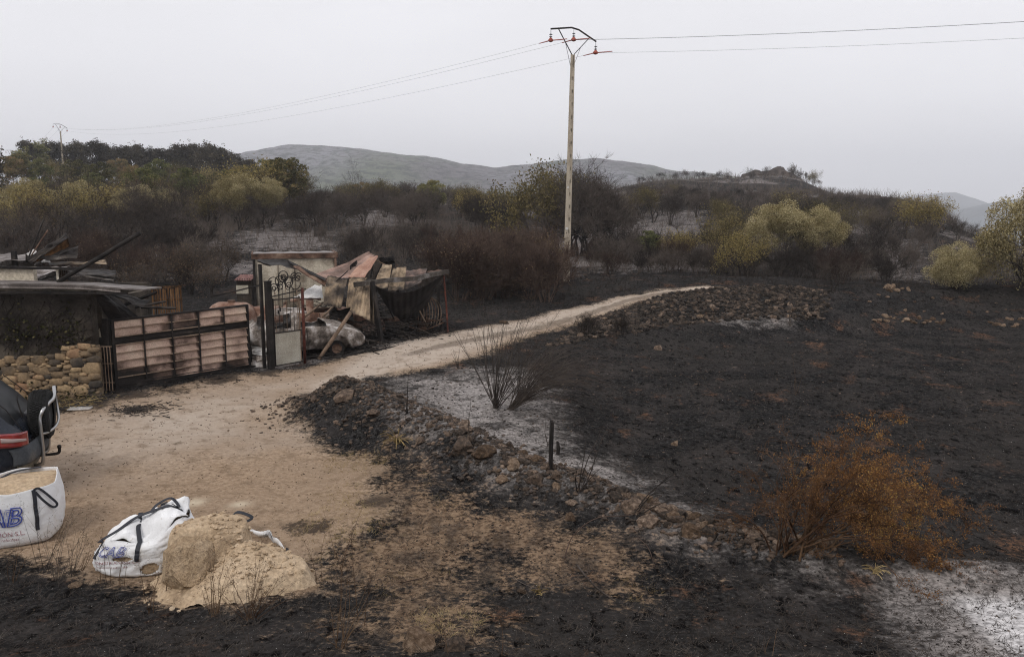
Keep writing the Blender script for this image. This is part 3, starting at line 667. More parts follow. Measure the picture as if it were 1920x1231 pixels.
# slopes and ridge
scatter(BARE + FARB, 560, 960, 110, 165, 46, 4.2, 6.4, 'leafless', 'tree', 'on the far slope', 'burnt tree', 'leafless trees on the far slope')
scatter(FARB + [BARE[5]], 1180, 1580, 105, 180, 92, 3.4, 5.2, 'leafless', 'tree', 'on the upper ridge', 'burnt tree', 'leafless trees on the right-hand ridge')
scatter(FARB + BARE[:3], 1560, 1790, 85, 130, 36, 3.4, 5.2, 'leafless', 'tree', 'on the upper ridge', 'burnt tree', 'leafless trees on the right-hand ridge')
scatter(BARE, 1640, 1885, 62, 80, 26, 2.6, 4.2, 'leafless', 'tree', 'on the lower ridge', 'burnt tree', 'leafless trees on the right-hand ridge')
scatter(BARE, 1190, 1640, 62, 92, 20, 3, 4.4, 'charred', 'tree', 'on the ashy mid slope', 'burnt tree', 'charred trees on the ashy slope')
scatter(FARB + BARE, 1185, 1660, 186, 212, 34, 1.8, 3.6, 'leafless', 'tree', 'on the ridge crest', 'burnt tree', 'leafless trees on the ridge crest', cap=False)
# shrubs
scatter(SHRR, 850, 1030, 33, 41, 18, 2.0, 3.4, 'reddish-brown bare', 'shrub', 'in the thicket', 'shrub', 'bare shrubs of the thicket left of the pole')
scatter(SHRB, 640, 900, 36, 50, 18, 1.3, 2.4, 'blackened', 'shrub', 'on the near slope', 'shrub', 'blackened shrubs on the near slope')
scatter(SHRB, 380, 640, 42, 60, 4, .9, 1.4, 'blackened', 'shrub', 'on the near slope', 'shrub', 'blackened shrubs on the near slope')
scatter(SHRB + SHRR, 0, 400, 36, 48, 26, 1.6, 2.8, 'blackened', 'shrub', 'on the near slope', 'shrub', 'blackened shrubs on the near slope')
scatter(SHRB + [SHRR[1]], 1105, 1420, 43, 58, 30, 1.2, 2.6, 'charred', 'shrub', 'beyond the track', 'shrub', 'charred shrubs beyond the track')
scatter(SHRB, 1420, 1740, 42, 58, 24, .9, 2.0, 'charred', 'shrub', 'beyond the far bank', 'shrub', 'charred shrubs beyond the far bank')
scatter(SHRB, 1020, 1180, 25, 30, 5, .6, 1.0, 'thin charred', 'shrub', 'below the track edge', 'shrub', 'thin shrubs below the track edge', cap=False)

# low burnt scrub: nobody could count it
def brush(name, n, x0, x1, Y0, Y1, h0, h1, mat_, label, keep=None, r=.012, spread=.35, k=4):
    px = rng.uniform(x0, x1, n); Y = Y0 * (Y1 / Y0) ** rng.random(n); X = (px - CXP) / FPX * (Y * CP + 3 * SP)
    if keep is not None:
        m = keep(X, Y); X, Y = X[m], Y[m]
    Z = H(X, Y); n = len(X); P0 = np.repeat(np.stack([X, Y, Z - .03], 1), k, 0)
    d = rng.normal(size=(n * k, 3)) * [spread, spread, 0] + [0, 0, 1]; L = rng.uniform(h0, h1, n * k)
    P1 = P0 + d * L[:, None]
    r_ = r * np.repeat(np.maximum(Y / 70, .12), k)
    Vv, F = segs_mesh(P0, P1, r_, r_ * .3, 3)
    return tag(link(name, raw_mesh(name, Vv, F), mat_), label, None, None, 'stuff')
brush('burnt_scrub', 22000, -300, 2100, 44, 215, .3, 1.5, TW, 'low burnt scrub covering the slopes', lambda x, y: (fbm(x, y, 7, 3, 2) > -.15) & (np.all([sdist(x, y, q_) < 0 for q_ in FPATCH], 0) | (rng.random(len(x)) < .45)))
brush('burnt_grass', 5000, -100, 2100, 31, 46, .06, .25, TW, 'charred grass and twigs along the far edge of the field', lambda x, y: (sdist(x, y, DIRT) < -.2) & (x > -3.5))
# ------------------------------------------------------------------ materials of made things
M_BLACK = patina('sooty_metal', [(.3, (.010, .009, .009)), (.55, (.030, .026, .024)), (.8, (.085, .070, .060))], 3, .75, .2)
M_DARKSH = patina('burnt_sheet_dark', [(.25, (.012, .011, .011)), (.5, (.035, .030, .028)), (.68, (.085, .072, .062)), (.85, (.28, .26, .25))], 1.6, .6, .35, (1, 1, 1))
M_GREYSH = patina('burnt_sheet_grey', [(.2, (.05, .042, .038)), (.5, (.14, .12, .11)), (.66, (.27, .24, .23)), (.8, (.60, .58, .58))], 2.2, .55, .35, (1, 2.5, 1))
M_PINK = patina('heated_pink_sheet', [(.28, (.03, .024, .021)), (.40, (.13, .09, .075)), (.58, (.33, .22, .18)), (.8, (.48, .35, .29))], 1.1, .6, .2, (1, 1, 1.8))
M_ORNG = patina('heated_orange_sheet', [(.22, (.06, .04, .03)), (.45, (.30, .165, .12)), (.75, (.50, .33, .25))], 1.2, .6, .2)
M_TAN = patina('heated_tan_sheet', [(.28, (.028, .022, .018)), (.46, (.13, .098, .07)), (.60, (.31, .232, .155)), (.82, (.46, .37, .27))], 1.5, .6, .2, (1.6, 1.6, .5))
M_CREAM = patina('sooty_cream_render', [(.25, (.035, .028, .022)), (.42, (.20, .165, .125)), (.56, (.50, .44, .35)), (.85, (.66, .61, .52))], .9, .9, 0, None, .3, .01, 18)
M_WALLD = patina('sooty_plaster', [(.3, (.022, .018, .015)), (.5, (.055, .046, .038)), (.75, (.15, .125, .10))], 1.2, .95, 0, None, .5, .02, 16)
M_RUSTF = patina('rusty_fascia', [(.3, (.03, .02, .015)), (.5, (.12, .07, .05)), (.75, (.32, .23, .17))], 2.5, .85)
M_CARW = patina('burnt_out_bodywork', [(.30, (.03, .025, .022)), (.45, (.12, .10, .085)), (.53, (.24, .205, .18)), (.61, (.44, .41, .39)), (.8, (.60, .58, .57))], 3.4, .8, .1, None, .4, .01, 26)
M_RUSTT = patina('rusted_tank', [(.3, (.06, .035, .026)), (.45, (.19, .105, .075)), (.6, (.34, .25, .20)), (.8, (.52, .46, .42))], 2.2, .85)
M_WOODB = patina('scorched_planks', [(.3, (.03, .018, .010)), (.5, (.13, .065, .028)), (.8, (.26, .15, .075))], 2.5, .9, 0, (4, 4, .6), .4, .01, 30)
M_RED = patina('red_oxide_paint', [(.3, (.025, .014, .012)), (.5, (.09, .03, .022)), (.8, (.20, .075, .055))], 4, .7)
M_LEANP = patina('weathered_pipe', [(.3, (.06, .045, .035)), (.5, (.20, .14, .10)), (.8, (.36, .27, .20))], 3, .8)
M_GATEP = patina('heated_gate_panel', [(.24, (.02, .016, .014)), (.40, (.12, .078, .06)), (.50, (.42, .295, .235)), (.62, (.54, .395, .31)), (.85, (.62, .50, .40))], .8, .6, .2, (1, 1, 1.5), .2, .004, 40)
M_RIBBED = patina('sooty_ribbed_panel', [(.25, (.14, .12, .10)), (.45, (.36, .33, .27)), (.8, (.52, .49, .42))], 2, .7, .1)
M_MORTAR = patina('mortar', [(.3, (.13, .095, .062)), (.6, (.25, .19, .125)), (.8, (.33, .26, .18))], 3, .95, 0, None, .8, .03, 22)
M_STONE = patina('wall_stone', [(.18, (.055, .048, .042)), (.38, (.12, .09, .062)), (.55, (.25, .175, .105)), (.75, (.34, .245, .145)), (.95, (.25, .15, .09))], 1.5, .9, 0, None, .8, .02, 14)
M_CONC = patina('weathered_concrete', [(.28, (.20, .17, .13)), (.5, (.36, .31, .245)), (.8, (.47, .42, .34))], 2.5, .9, 0, (3, 3, .5), .4, .01, 30)
M_STEEL = patina('galvanised_steel', [(.3, (.05, .05, .055)), (.6, (.11, .11, .12)), (.8, (.2, .2, .2))], 3, .5, .6)
M_INS = patina('red_brown_insulator', [(.3, (.20, .05, .035)), (.6, (.34, .095, .07)), (.8, (.42, .15, .11))], 3, .45, 0, None, 0)
M_WHITE = patina('white_ash_sheet', [(.25, (.20, .18, .16)), (.45, (.52, .50, .48)), (.8, (.72, .71, .70))], 1.6, .8)
M_ROCK = patina('fire_darkened_rock', [(.22, (.020, .017, .015)), (.42, (.060, .047, .038)), (.62, (.14, .10, .075)), (.85, (.33, .25, .19))], 3.5, .92, 0, None, .9, .02, 22, obj_var=.35)
M_ROCKP = patina('pale_rock', [(.3, (.05, .034, .023)), (.5, (.125, .083, .055)), (.8, (.29, .215, .155))], 3.5, .92, 0, None, .9, .02, 22, obj_var=.35)
M_CRAG = patina('crag_rock', [(.3, (.025, .021, .019)), (.5, (.065, .052, .045)), (.8, (.14, .11, .095))], .35, .95, 0, None, .9, .3, 2.5)

def psheet(name, c, mat, parent=None, corr=6, amp=.012, sag=0.0, curl=0.0, thick=.006, nu=None, nv=14, seed=0, tone=0.0, crumple=.045):
    """corrugated or flat metal sheet between four points (Vectors): c[0]-c[1] bottom/first edge, c[3]-c[2] far edge. Ribs run from the first edge to the far one."""
    c = [Vector(q) for q in c]; nu = nu or max(corr * 6, 10)
    n0 = ((c[1] - c[0]).cross(c[3] - c[0])).normalized()
    def fn(u, v):
        p = c[0].lerp(c[1], u).lerp(c[3].lerp(c[2], u), v)
        w_ = amp * (abs((u * corr) % 1 * 2 - 1) * 2 - 1) if corr else 0
        w_ += curl * (v * (1 - v)) * 4 * (1 - .4 * u) + crumple * 2 * float(fbm(u * 3 + seed * 7, v * 3 + seed, 1.0, 3))
        return p + n0 * w_ + Vector((0, 0, -sag * 4 * u * (1 - u)))
    seed = seed or (c[0].x * 3.1 + c[2].z * 7.7) % 30
    tl = [tone + .16 * float(fbm(i / nu * 2.5 + seed, j / nv * 2.5, 1, 3)) - .14 * (abs(j / nv - .5) > .44) for _ in range(2 if thick else 1) for j in range(nv + 1) for i in range(nu + 1)]
    mb = MB().grid(fn, nu, nv, thick, tl); return mb.build(name, mat, parent)
def pp(*l): return [at(*q) for q in l]

# ------------------------------------------------------------------ rocks
import bmesh
def rock_mesh(seed, sub=2, flatz=.7):
    rs = random.Random(seed); bm = bmesh.new(); bmesh.ops.create_icosphere(bm, subdivisions=sub, radius=1)
    pl = []
    for _ in range(9):
        n = Vector((rs.gauss(0, 1), rs.gauss(0, 1), rs.gauss(0, 1))).normalized(); pl.append((n, rs.uniform(.42, .85)))
    for v in bm.verts:
        for n, d in pl:
            k = v.co.dot(n)
            if k > d: v.co -= n * (k - d) * 1.0
        v.co *= 1 + .10 * float(vnoise(v.co.x * 3 + seed, v.co.y * 3 + v.co.z * 2.3, 1.0)) * 2
        v.co.z *= flatz
    me = bpy.data.meshes.new('stone'); bm.to_mesh(me); bm.free()
    me.attributes.new('tone', 'FLOAT', 'POINT'); return me
RM = [rock_mesh(i, 2, random.uniform(.55, .85)) for i in range(10)]; RMP = [m.copy() for m in RM]
RMH = [rock_mesh(100 + i, 4, .75) for i in range(4)]; RMHP = [m.copy() for m in RMH]
for m in RM + RMH: m.materials.append(M_ROCK)
for m in RMP + RMHP: m.materials.append(M_ROCKP)
def stone(x, y, s, me=None, label=None, group=None, z=None, name='stone', squash=1.0, cat='stone'):
    me = me or random.choice(RM); z = Hs(x, y) if z is None else z
    o = link(name, me, None, None, (x, y, z + s * .12), (random.uniform(-.4, .4), random.uniform(-.4, .4), random.uniform(0, 6.3)))
    o.scale = (s * random.uniform(.8, 1.25), s * random.uniform(.8, 1.1), s * random.uniform(.75, 1.1) * squash)
    return tag(o, label, cat, group)
def along(line, t):
    n = len(line) - 1; i = min(int(t * n), n - 1); f = t * n - i
    return line[i][0] * (1 - f) + line[i + 1][0] * f, line[i][1] * (1 - f) + line[i + 1][1] * f
wl = [(.06, 'at the track end of the tumbled stone line'), (.16, 'on the tall mound of the tumbled stone line'), (.27, 'near the dry yellow tuft on the stone line'), (.4, 'between the dry tuft and the thin black post'), (.52, 'below the thin black post'), (.66, 'between the black post and the orange bush'), (.8, 'at the left foot of the orange bush'), (2, 'under the orange bush')]
for i in range(125):
    t = random.random() ** 1.25 * .86 + .005; x, y = along(WALL, t); sp = np.interp(t, [0, .1, .35, .6, 1], [.5, .55, .38, .22, .2])
    s = random.uniform(.05, .13) * (1.15 if t > .2 else .85)
    wh = next(w_ for a, w_ in wl if t < a)
    b = random.random() < (.12 if t < .3 else .3)
    big = 'fist-sized ' if s < .085 else 'head-sized '
    stone(x + random.gauss(0, sp) * .8, y + random.gauss(0, sp), s, random.choice(RMP if b else RM), f"{big}{'brownish' if b else 'sooty'} stone {wh}", 'stones of the tumbled field wall')
for px, py, s, pal, lb in [(868,836,.24,0,'upright dark boulder beside a burnt sapling on the stone line'), (908,842,.20,1,'brown pointed boulder right of the upright dark one on the stone line'), (962,866,.13,1,'grey pointed stone left of the thin black post'), (1218,975,.18,0,'large rounded brown boulder on the stone line right of the post'),
    (1262,962,.15,1,'pinkish boulder leaning on the large rounded one'), (1296,990,.16,1,'pale tan boulder nearest the orange bush'), (1325,992,.15,0,'black boulder right of the pale tan one'), (1180,945,.17,0,'dark flat-topped boulder left of the large rounded one'), (650,738,.25,0,'flat dark slab on top of the stone mound'), (700,770,.17,0,'squat dark boulder on the crest of the stone mound'),
    (785,1208,.20,1,'ochre-footed boulder alone at the bottom edge of the view'), (855,1215,.12,0,'small grey rock right of the ochre-footed boulder'), (1265,826,.13,1,'lone orange-brown clod in the open black field'), (1070,965,.10,1,'small brown stone under the burnt canes'), (1232,647,.22,0,'dark round boulder at the foot of the rubble bank'), (945,598,.2,1,'single brown rock beside the middle of the track')]:
    g = gp(px, py + (8 if py < 1200 else 0)); stone(g.x, g.y, s, random.choice(RMHP if pal else RMH), lb, None, name='boulder', cat='boulder')
# rubble bank by the track
BANK = [(gp(1010, 652), gp(1110, 598)), (gp(1130, 632), gp(1180, 575)), (gp(1250, 612), gp(1270, 548)), (gp(1370, 600), gp(1370, 540)), (gp(1480, 598), gp(1500, 540)), (gp(1600, 602), gp(1600, 545))]
def bankpt():
    t = min(random.random() * 4.4 + abs(random.gauss(0, .12)), 4.9); i = int(t); f = t - i; q = random.random()
    a = BANK[i][0].lerp(BANK[i + 1][0], f) if i < 5 else BANK[5][0]; b = BANK[i][1].lerp(BANK[i + 1][1], f) if i < 5 else BANK[5][1]
    p = a.lerp(b, q); return p.x, p.y, t, q
bl = ['at the left end of the rubble bank', 'on the rubble bank under the track bend', 'in the middle of the rubble bank', 'on the rubble bank below the yellow shrub', 'at the right end of the rubble bank']
for i in range(118):
    x, y, t, q = bankpt(); b = random.random() < .25; s = random.uniform(.08, .17)
    stone(x, y, s, random.choice(RMP if b and random.random() < .5 else RM), f"{'brownish' if b else 'dark'} {'large' if s > .15 else 'small'} stone {bl[int(t)]}, {'upper' if q > .6 else 'lower' if q < .3 else 'middle'} part", 'stones of the rubble bank')
for i in range(24):
    px = 1640 + i * 5.6 + random.uniform(-3, 3); g = gp(px, 598 + random.uniform(-5, 6) + (i / 24) * 4)
    stone(g.x, g.y, random.uniform(.07, .15), random.choice(RMP), 'tan stone in the pale row at the foot of the far bank', 'tan stones along the foot of the far bank')
for i in range(12):
    g = gp(1858 + i * 6, 606 + random.uniform(-8, 8)); stone(g.x, g.y, random.uniform(.08, .15), random.choice(RMP), 'tan stone at the right end of the far bank foot', 'tan stones at the right of the far bank')
for i in range(16):
    g = gp(1630 + i * 17, random.uniform(552, 592)); stone(g.x, g.y, random.uniform(.06, .12), random.choice(RMP), 'brown stone scattered on the slope of the far bank', 'brown stones on the far bank slope')
for i in range(9):
    g = gp(1648 + random.random() * 60, 541 + random.uniform(-3, 6)); stone(g.x, g.y, random.uniform(.10, .2), random.choice(RMP), 'pale stone in the cluster on top of the far bank', 'pale stones on top of the far bank')
g = gp(1665, 541); stone(g.x, g.y, .24, RMHP[0], 'palest big stone on top of the far bank', None)
g = gp(1700, 600); stone(g.x, g.y, .15, RMHP[1], 'whitish stone standing out in the pale row of the far bank', None)
# loose rubble nobody would count
def chips(name, X, Y, S, mats, label, sub=1, tone=(-.15, .15), sink=.2):
    bm = bmesh.new(); bmesh.ops.create_icosphere(bm, subdivisions=sub, radius=1); bv = np.array([v.co[:] for v in bm.verts]); bf = np.array([[v.index for v in f.verts] for f in bm.faces]); bm.free()
    n = len(X); Z = H(X, Y); a = rng.normal(size=(n, 1, 3)); A = bv[None] * (1 + .35 * rng.normal(size=(n, len(bv), 1)).clip(-1, 1))
    A = A * np.stack([S * rng.uniform(.7, 1.3, n), S * rng.uniform(.7, 1.3, n), S * rng.uniform(.4, .9, n)], 1)[:, None]
    th = rng.uniform(0, 6.28, n)[:, None]; x = A[..., 0] * np.cos(th) - A[..., 1] * np.sin(th); y = A[..., 0] * np.sin(th) + A[..., 1] * np.cos(th)
    Vv = np.stack([x + X[:, None], y + Y[:, None], A[..., 2] + Z[:, None] + S[:, None] * sink], -1).reshape(-1, 3)
    F = (bf[None] + np.arange(n)[:, None, None] * len(bv)).reshape(-1, 3)
    return tag(link(name, raw_mesh(name, Vv, F, {'tone': np.repeat(rng.uniform(tone[0], tone[1], n), len(bv))}), mats), label, None, None, 'stuff')
B_ = [bankpt() for _ in range(2600)]
chips('rubble', np.array([b[0] for b in B_]), np.array([b[1] for b in B_]), rng.uniform(.03, .11, len(B_)) ** 1.0, M_ROCK, 'loose burnt rubble covering the bank', 2)
tt = rng.random(3200) ** 1.3 * .85; xy = np.array([along(WALL, t) for t in tt]); sp = np.interp(tt, [0, .1, .35, .6, 1], [.55, .6, .4, .25, .25])
chips('rubble', xy[:, 0] + rng.normal(size=3200) * sp, xy[:, 1] + rng.normal(size=3200) * sp, rng.uniform(.012, .05, 3200), M_ROCK, 'loose burnt rubble along the tumbled field wall', 1)
def inpoly(n, poly, x0, x1, py0, py1, inv=False, soft=0):
    out = []
    px = rng.uniform(x0, x1, n); k = rng.random(n); 
    d = ray(960, py0); 
    Y0 = gp(960, py1)[1]; Y1 = gp(960, py0)[1]; Y = Y0 * (Y1 / Y0) ** k; X = (px - CXP) / FPX * (Y * CP + CAMH * SP)
    s = sdist(X, Y, poly); m = (s > soft) if not inv else (s < -soft); return X[m], Y[m]
X, Y = inpoly(9000, DIRT, -60, 1300, 560, 1180); chips('gravel', X, Y, rng.uniform(.004, .013, len(X)) * np.clip(Y / 12, .8, 1.6), M_ROCKP, 'small gravel scattered over the dirt yard', 1, (-.2, .35))
X, Y = inpoly(16000, DIRT, -60, 1980, 600, 1300, True); chips('cinders', X, Y, rng.uniform(.005, .022, len(X)) ** 1 * np.clip(Y / 14, .6, 1.6), M_ROCK, 'cinders and clods scattered over the burnt field', 1, (-.5, .08))
X, Y = inpoly(1300, DIRT, -60, 1980, 640, 1300, True); chips('ash_flecks', X, Y, rng.uniform(.002, .0045, len(X)) * np.clip(Y / 12, .8, 1.2), M_WHITE, 'white flecks of ash and bone-pale chips on the black ground', 1, (-.1, .2))

# stubble, burnt straw and dry grass
def blades(name, X, Y, h, r, mat_, label, k=5, spread=.5, tone=None):
    n = len(X); Z = H(X, Y); P0 = np.repeat(np.stack([X, Y, Z - .01], 1), k, 0) + rng.normal(size=(n * k, 3)) * [.03, .03, 0]
    d = rng.normal(size=(n * k, 3)) * [spread, spread, 0] + [0, 0, 1]; L = rng.uniform(h[0], h[1], n * k)
    P1 = P0 + d * L[:, None] * .6; P2 = P1 + (d + rng.normal(size=d.shape) * .5 - [0, 0, .4]) * L[:, None] * .4
    rr = np.full(n * k, r); Vv, F = segs_mesh(np.concatenate([P0, P1]), np.concatenate([P1, P2]), np.concatenate([rr, rr * .7]), np.concatenate([rr * .7, rr * .2]), 3)
    return tag(link(name, raw_mesh(name, Vv, F), mat_), label, None, None, 'stuff')
STRAW = bark_mat('straw', (.14, .10, .045), (.30, .225, .11), (.46, .37, .20))
X, Y = inpoly(9000, DIRT, -60, 1980, 610, 1300, True); blades('burnt_stubble', X, Y, (.02, .08), .0026, BK, 'charred grass stubble on the black ground', 5, 1.0)
X, Y = inpoly(1500, BROWN, 500, 1250, 850, 1200, False, -.3); k = fbm(X, Y, .8, 3, 4) > .12; blades('dry_grass', X[k], Y[k], (.015, .05), .0014, STRAW, 'short dry grass on the scorched verge', 6, 1.1)
def patch(cx, cy, r, n, h=(.04, .12)):
    g = gp(cx, cy); a = rng.uniform(0, 6.28, n); q = r * np.sqrt(rng.random(n)); return g.x + q * np.cos(a) * 1.3, g.y + q * np.sin(a) * 1.5
for nm, cx, cy, r, n in [('a', 665, 868, .42, 110), ('b', 640, 975, .5, 120), ('c', 640, 925, .3, 40), ('d', 845, 1168, .28, 60), ('e', 130, 755, .4, 60)]:
    X, Y = patch(cx, cy, r, n); blades('dry_grass', X, Y, (.02, .08), .0015, STRAW, {'a': 'patch of straw-coloured grass at the edge of the yard by the stone mound', 'b': 'patch of straw-coloured grass where the yard turns brown', 'c': 'thin straw at the yard edge', 'd': 'greenish tuft patch low in the burnt verge', 'e': 'dry grass at the foot of the stone wall'}[nm], 6, .9)

# crag on the ridge
cr = empty('rock_outcrop', onY(1447, 216), 0, 'brown craggy rock crowning the ridge on the right', 'rock')
for nm, px, py, sx, sy, sz, sd in [('crag', 1452, 322, 6.4, 4.5, 4.2, 3), ('crag', 1420, 330, 5.2, 4, 2.4, 5), ('crag', 1478, 331, 5.5, 4, 2.2, 8), ('crag', 1380, 339, 5.5, 4, 1.4, 9)]:
    me = rock_mesh(sd + 300, 5, 1.0); me.name = nm; p = at(px, py, 216) - cr.location
    n_ = np.empty(len(me.vertices) * 3, np.float32); me.vertices.foreach_get('co', n_); n_ = n_.reshape(-1, 3)
    n_ *= 1 + .22 * fbm(n_[:, 0] * 2 + n_[:, 2], n_[:, 1] * 2 - n_[:, 2] * 1.3, 1, 5, sd)[:, None]; me.vertices.foreach_set('co', n_.ravel()); me.update()
    o = link(nm, me, M_CRAG, cr, p - Vector((0, 0, sz * .45))); o.scale = (sx * .95, sy * .8, sz * .95)

# ------------------------------------------------------------------ power line
def line_pole(loc, hgt, rz, label, wires=True, sc=1.0, tilt=0.0):
    r = empty('utility_pole', loc, rz, label, 'utility pole', rot=(0, tilt, rz))
    b0, t0 = .34 * sc, .20 * sc; d0, d1 = .24 * sc, .15 * sc
    def rail(f0, f1, dy0=0.0, dd=1.0):
        V = [(b0 * f0, -d0 / 2 * dd + dy0, -.3), (b0 * f1, -d0 / 2 * dd + dy0, -.3), (b0 * f1, d0 / 2, -.3), (b0 * f0, d0 / 2, -.3),
             (t0 * f0, -d1 / 2 * dd + dy0, hgt), (t0 * f1, -d1 / 2 * dd + dy0, hgt), (t0 * f1, d1 / 2, hgt), (t0 * f0, d1 / 2, hgt)]
        return V
    Fb = [(3, 2, 1, 0), (4, 5, 6, 7), (0, 1, 5, 4), (1, 2, 6, 5), (2, 3, 7, 6), (3, 0, 4, 7)]
    m = MB(); m.add(rail(-.5, .08), Fb); m.add(rail(.3, .5), Fb); m.add(rail(.08, .3, .05, .4), Fb)
    n = int(hgt / .62)
    for i in range(n):
        z0 = .1 + i * .62; z1 = z0 + .45; w0 = b0 + (t0 - b0) * z0 / hgt; w1 = b0 + (t0 - b0) * z1 / hgt; e0 = (d0 + (d1 - d0) * z0 / hgt) / 2 - .006; e1 = (d0 + (d1 - d0) * z1 / hgt) / 2 - .006
        m.add([(w0 * .08, -e0, z0), (w0 * .3, -e0, z0), (w0 * .3, 0, z0), (w0 * .08, 0, z0), (w1 * .08, -e1, z1), (w1 * .3, -e1, z1), (w1 * .3, 0, z1), (w1 * .08, 0, z1)], Fb)
    m.build('post', M_CONC, r)
    c = MB(); T = hgt
    A = [(-1.12, 0, T + 1.22), (-.1, 0, T + 1.27), (.26, 0, T + 1.16), (1.12, 0, T + .60)]
    for a, b in zip(A[:-1], A[1:]): c.bar(a, b, .07, .07)
    c.build('crossarm', M_BLACK, r, bevel=.006)
    c = MB(); c.bar((-.72, 0, T + 1.2), (-.03, -.02, T - .02), .07, .05); c.build('brace', M_BLACK, r)
    c = MB(); c.bar((.80, 0, T + .80), (.05, -.02, T - .0), .035, .035); c.build('brace', M_STEEL, r)
    c = MB(); c.bar((-.36, -.03, T + .52), (-.08, -.06, T - .6), .025, .02); c.bar((.36, -.03, T + .30), (.09, -.06, T - .45), .025, .02); c.build('stay', M_STEEL, r)
    ends = []
    for x, zt in ((-1.10, T + 1.20), (.02, T + 1.22), (1.10, T + .60)):
        i = MB(); i.cyl((x, 0, zt - .02), (x, 0, zt - .42), .012, 6)
        io = i.build('insulator_string', M_STEEL, r)
        g = MB()
        for k in range(2): g.lathe([(.015, zt - .2 - k * .11), (.075, zt - .235 - k * .11), (.08, zt - .25 - k * .11), (.015, zt - .262 - k * .11)], 12, Matrix.Translation((x, 0, 0)))
        g.build('glass_disc', M_STEEL, io)
        q = MB(); q.lathe([(.02, zt - .38), (.06, zt - .41), (.13, zt - .50), (.12, zt - .56), (.04, zt - .60)], 12, Matrix.Translation((x, 0, 0))); q.build('clamp_cover', M_INS, io)
        ends.append(Vector((x, 0, zt - .52)))
    return r, ends
P0 = gp(1062, 527); P0 = onY(1062, P0.y)
topz = at(1074, 103, P0.y).z; hp = topz - P0.z
LP, E1 = line_pole(P0, hp, R(-8), 'tall pale concrete power pole standing beside the track', tilt=math.atan((at(1074, 103, P0.y).x - P0.x) / hp))
pl = MB(); pl.add([(-.1, -.135, hp * .42), (.02, -.135, hp * .42), (-.04, -.135, hp * .42 + .13), (-.1, -.128, hp * .42), (.02, -.128, hp * .42), (-.04, -.128, hp * .42 + .13)], [(0, 1, 2), (3, 5, 4), (0, 3, 4, 1), (1, 4, 5, 2), (2, 5, 3, 0)]); pl.build('warning_plate', M_WHITE, LP)
pl = MB(); pl.cyl((-.04, -.150, hp * .24), (-.04, -.138, hp * .24), .07, 14); pl.build('number_plate', M_WHITE, LP)
PF = onY(121, 150); LF, E2 = line_pole(PF, at(120, 246, 150).z - PF.z, R(25), 'far power pole rising above the poplar row', sc=1.0)
PG = onY(28, 215); LG, E0 = line_pole(PG, at(28, 291, 215).z - PG.z, R(30), 'farthest small power pole at the left edge', sc=1.0)
LR, E3 = line_pole(Vector((62, 14, -.5)), 12.4, R(-40), 'power pole beyond the right side of the view')
bpy.context.view_layer.update()
M_WIRE = patina('wire', [(.3, (.10, .10, .105)), (.6, (.17, .17, .175)), (.8, (.22, .22, .23))], 2, .6, .3, None, 0)
def wire(a, b, sag, r, label):
    m = MB(); m.tube([a.lerp(b, i / 48) - Vector((0, 0, sag * 4 * (i / 48) * (1 - i / 48))) for i in range(49)], r, 4, cap=False)
    return tag(m.build('power_line', M_WIRE), label, 'power line', 'power lines')
W = lambda o, p: o.matrix_world @ p
nmw = ['left', 'middle', 'right']
for i in range(3):
    wire(W(LP, E1[i]), W(LF, E2[i]), 1.9, .0045, f'power line from the {nmw[i]} insulator of the near pole to the far pole')
    wire(W(LP, E1[i]), W(LR, E3[i]), 1.1, .0045, f'power line from the {nmw[i]} insulator of the near pole out to the right')
    wire(W(LF, E2[i]), W(LG, E0[i]), 2.0, .010, f'power line from the {nmw[i]} insulator of the far pole to the farthest pole')
    c = W(LP, E1[i]); d1 = (W(LF, E2[i]) - c).normalized(); d2 = (W(LR, E3[i]) - c).normalized()
    for d in (d1, d2):
        m = MB(); inv = LP.matrix_world.inverted(); m.tube([inv @ (c + d * .08), inv @ (c + d * .85 + Vector((0, 0, -.05 if d is d1 else 0)))], [.028, .02], 6)
        m.build('wire_guard', M_INS, [ch for ch in LP.children if ch.name.startswith('insulator_string')][i])
# ------------------------------------------------------------------ left shed
WA = gp(190, 752); YW = 18.0
sx0, sx1 = -15.5, at(190, 740, YW).x
sh = empty('burnt_shed', (sx1, YW, 0), 0, 'burnt-out stone and plaster shed with collapsed flat roof at the left', 'shed')
def L(v): return Vector(v) - sh.location
zt = lambda py, Y=YW: at(100, py, Y).z
ztop = zt(548, YW)
xw = at(174, 600, YW + .25).x
m = MB()
for i in range(14):       # slightly uneven plaster wall
    x0 = sx0 + (xw - sx0) * i / 14; x1 = sx0 + (xw - sx0) * (i + 1) / 14
m.grid(lambda u, v: L((sx0 + (xw - sx0) * u, YW + .25 + .012 * float(fbm(u * 20, v * 6, 1)), 0 + (ztop - .02) * v)), 60, 24, .22)
m.build('wall', M_WALLD, sh)
MB().box(L(((sx0 + xw) / 2, YW + 3.2, ztop / 2)), (xw - sx0, .2, ztop - .1)).build('wall', M_WALLD, sh)
MB().box(L((xw - .1, YW + 1.9, ztop * .45)), (.18, 2.4, ztop * .9)).build('wall', M_WALLD, sh)
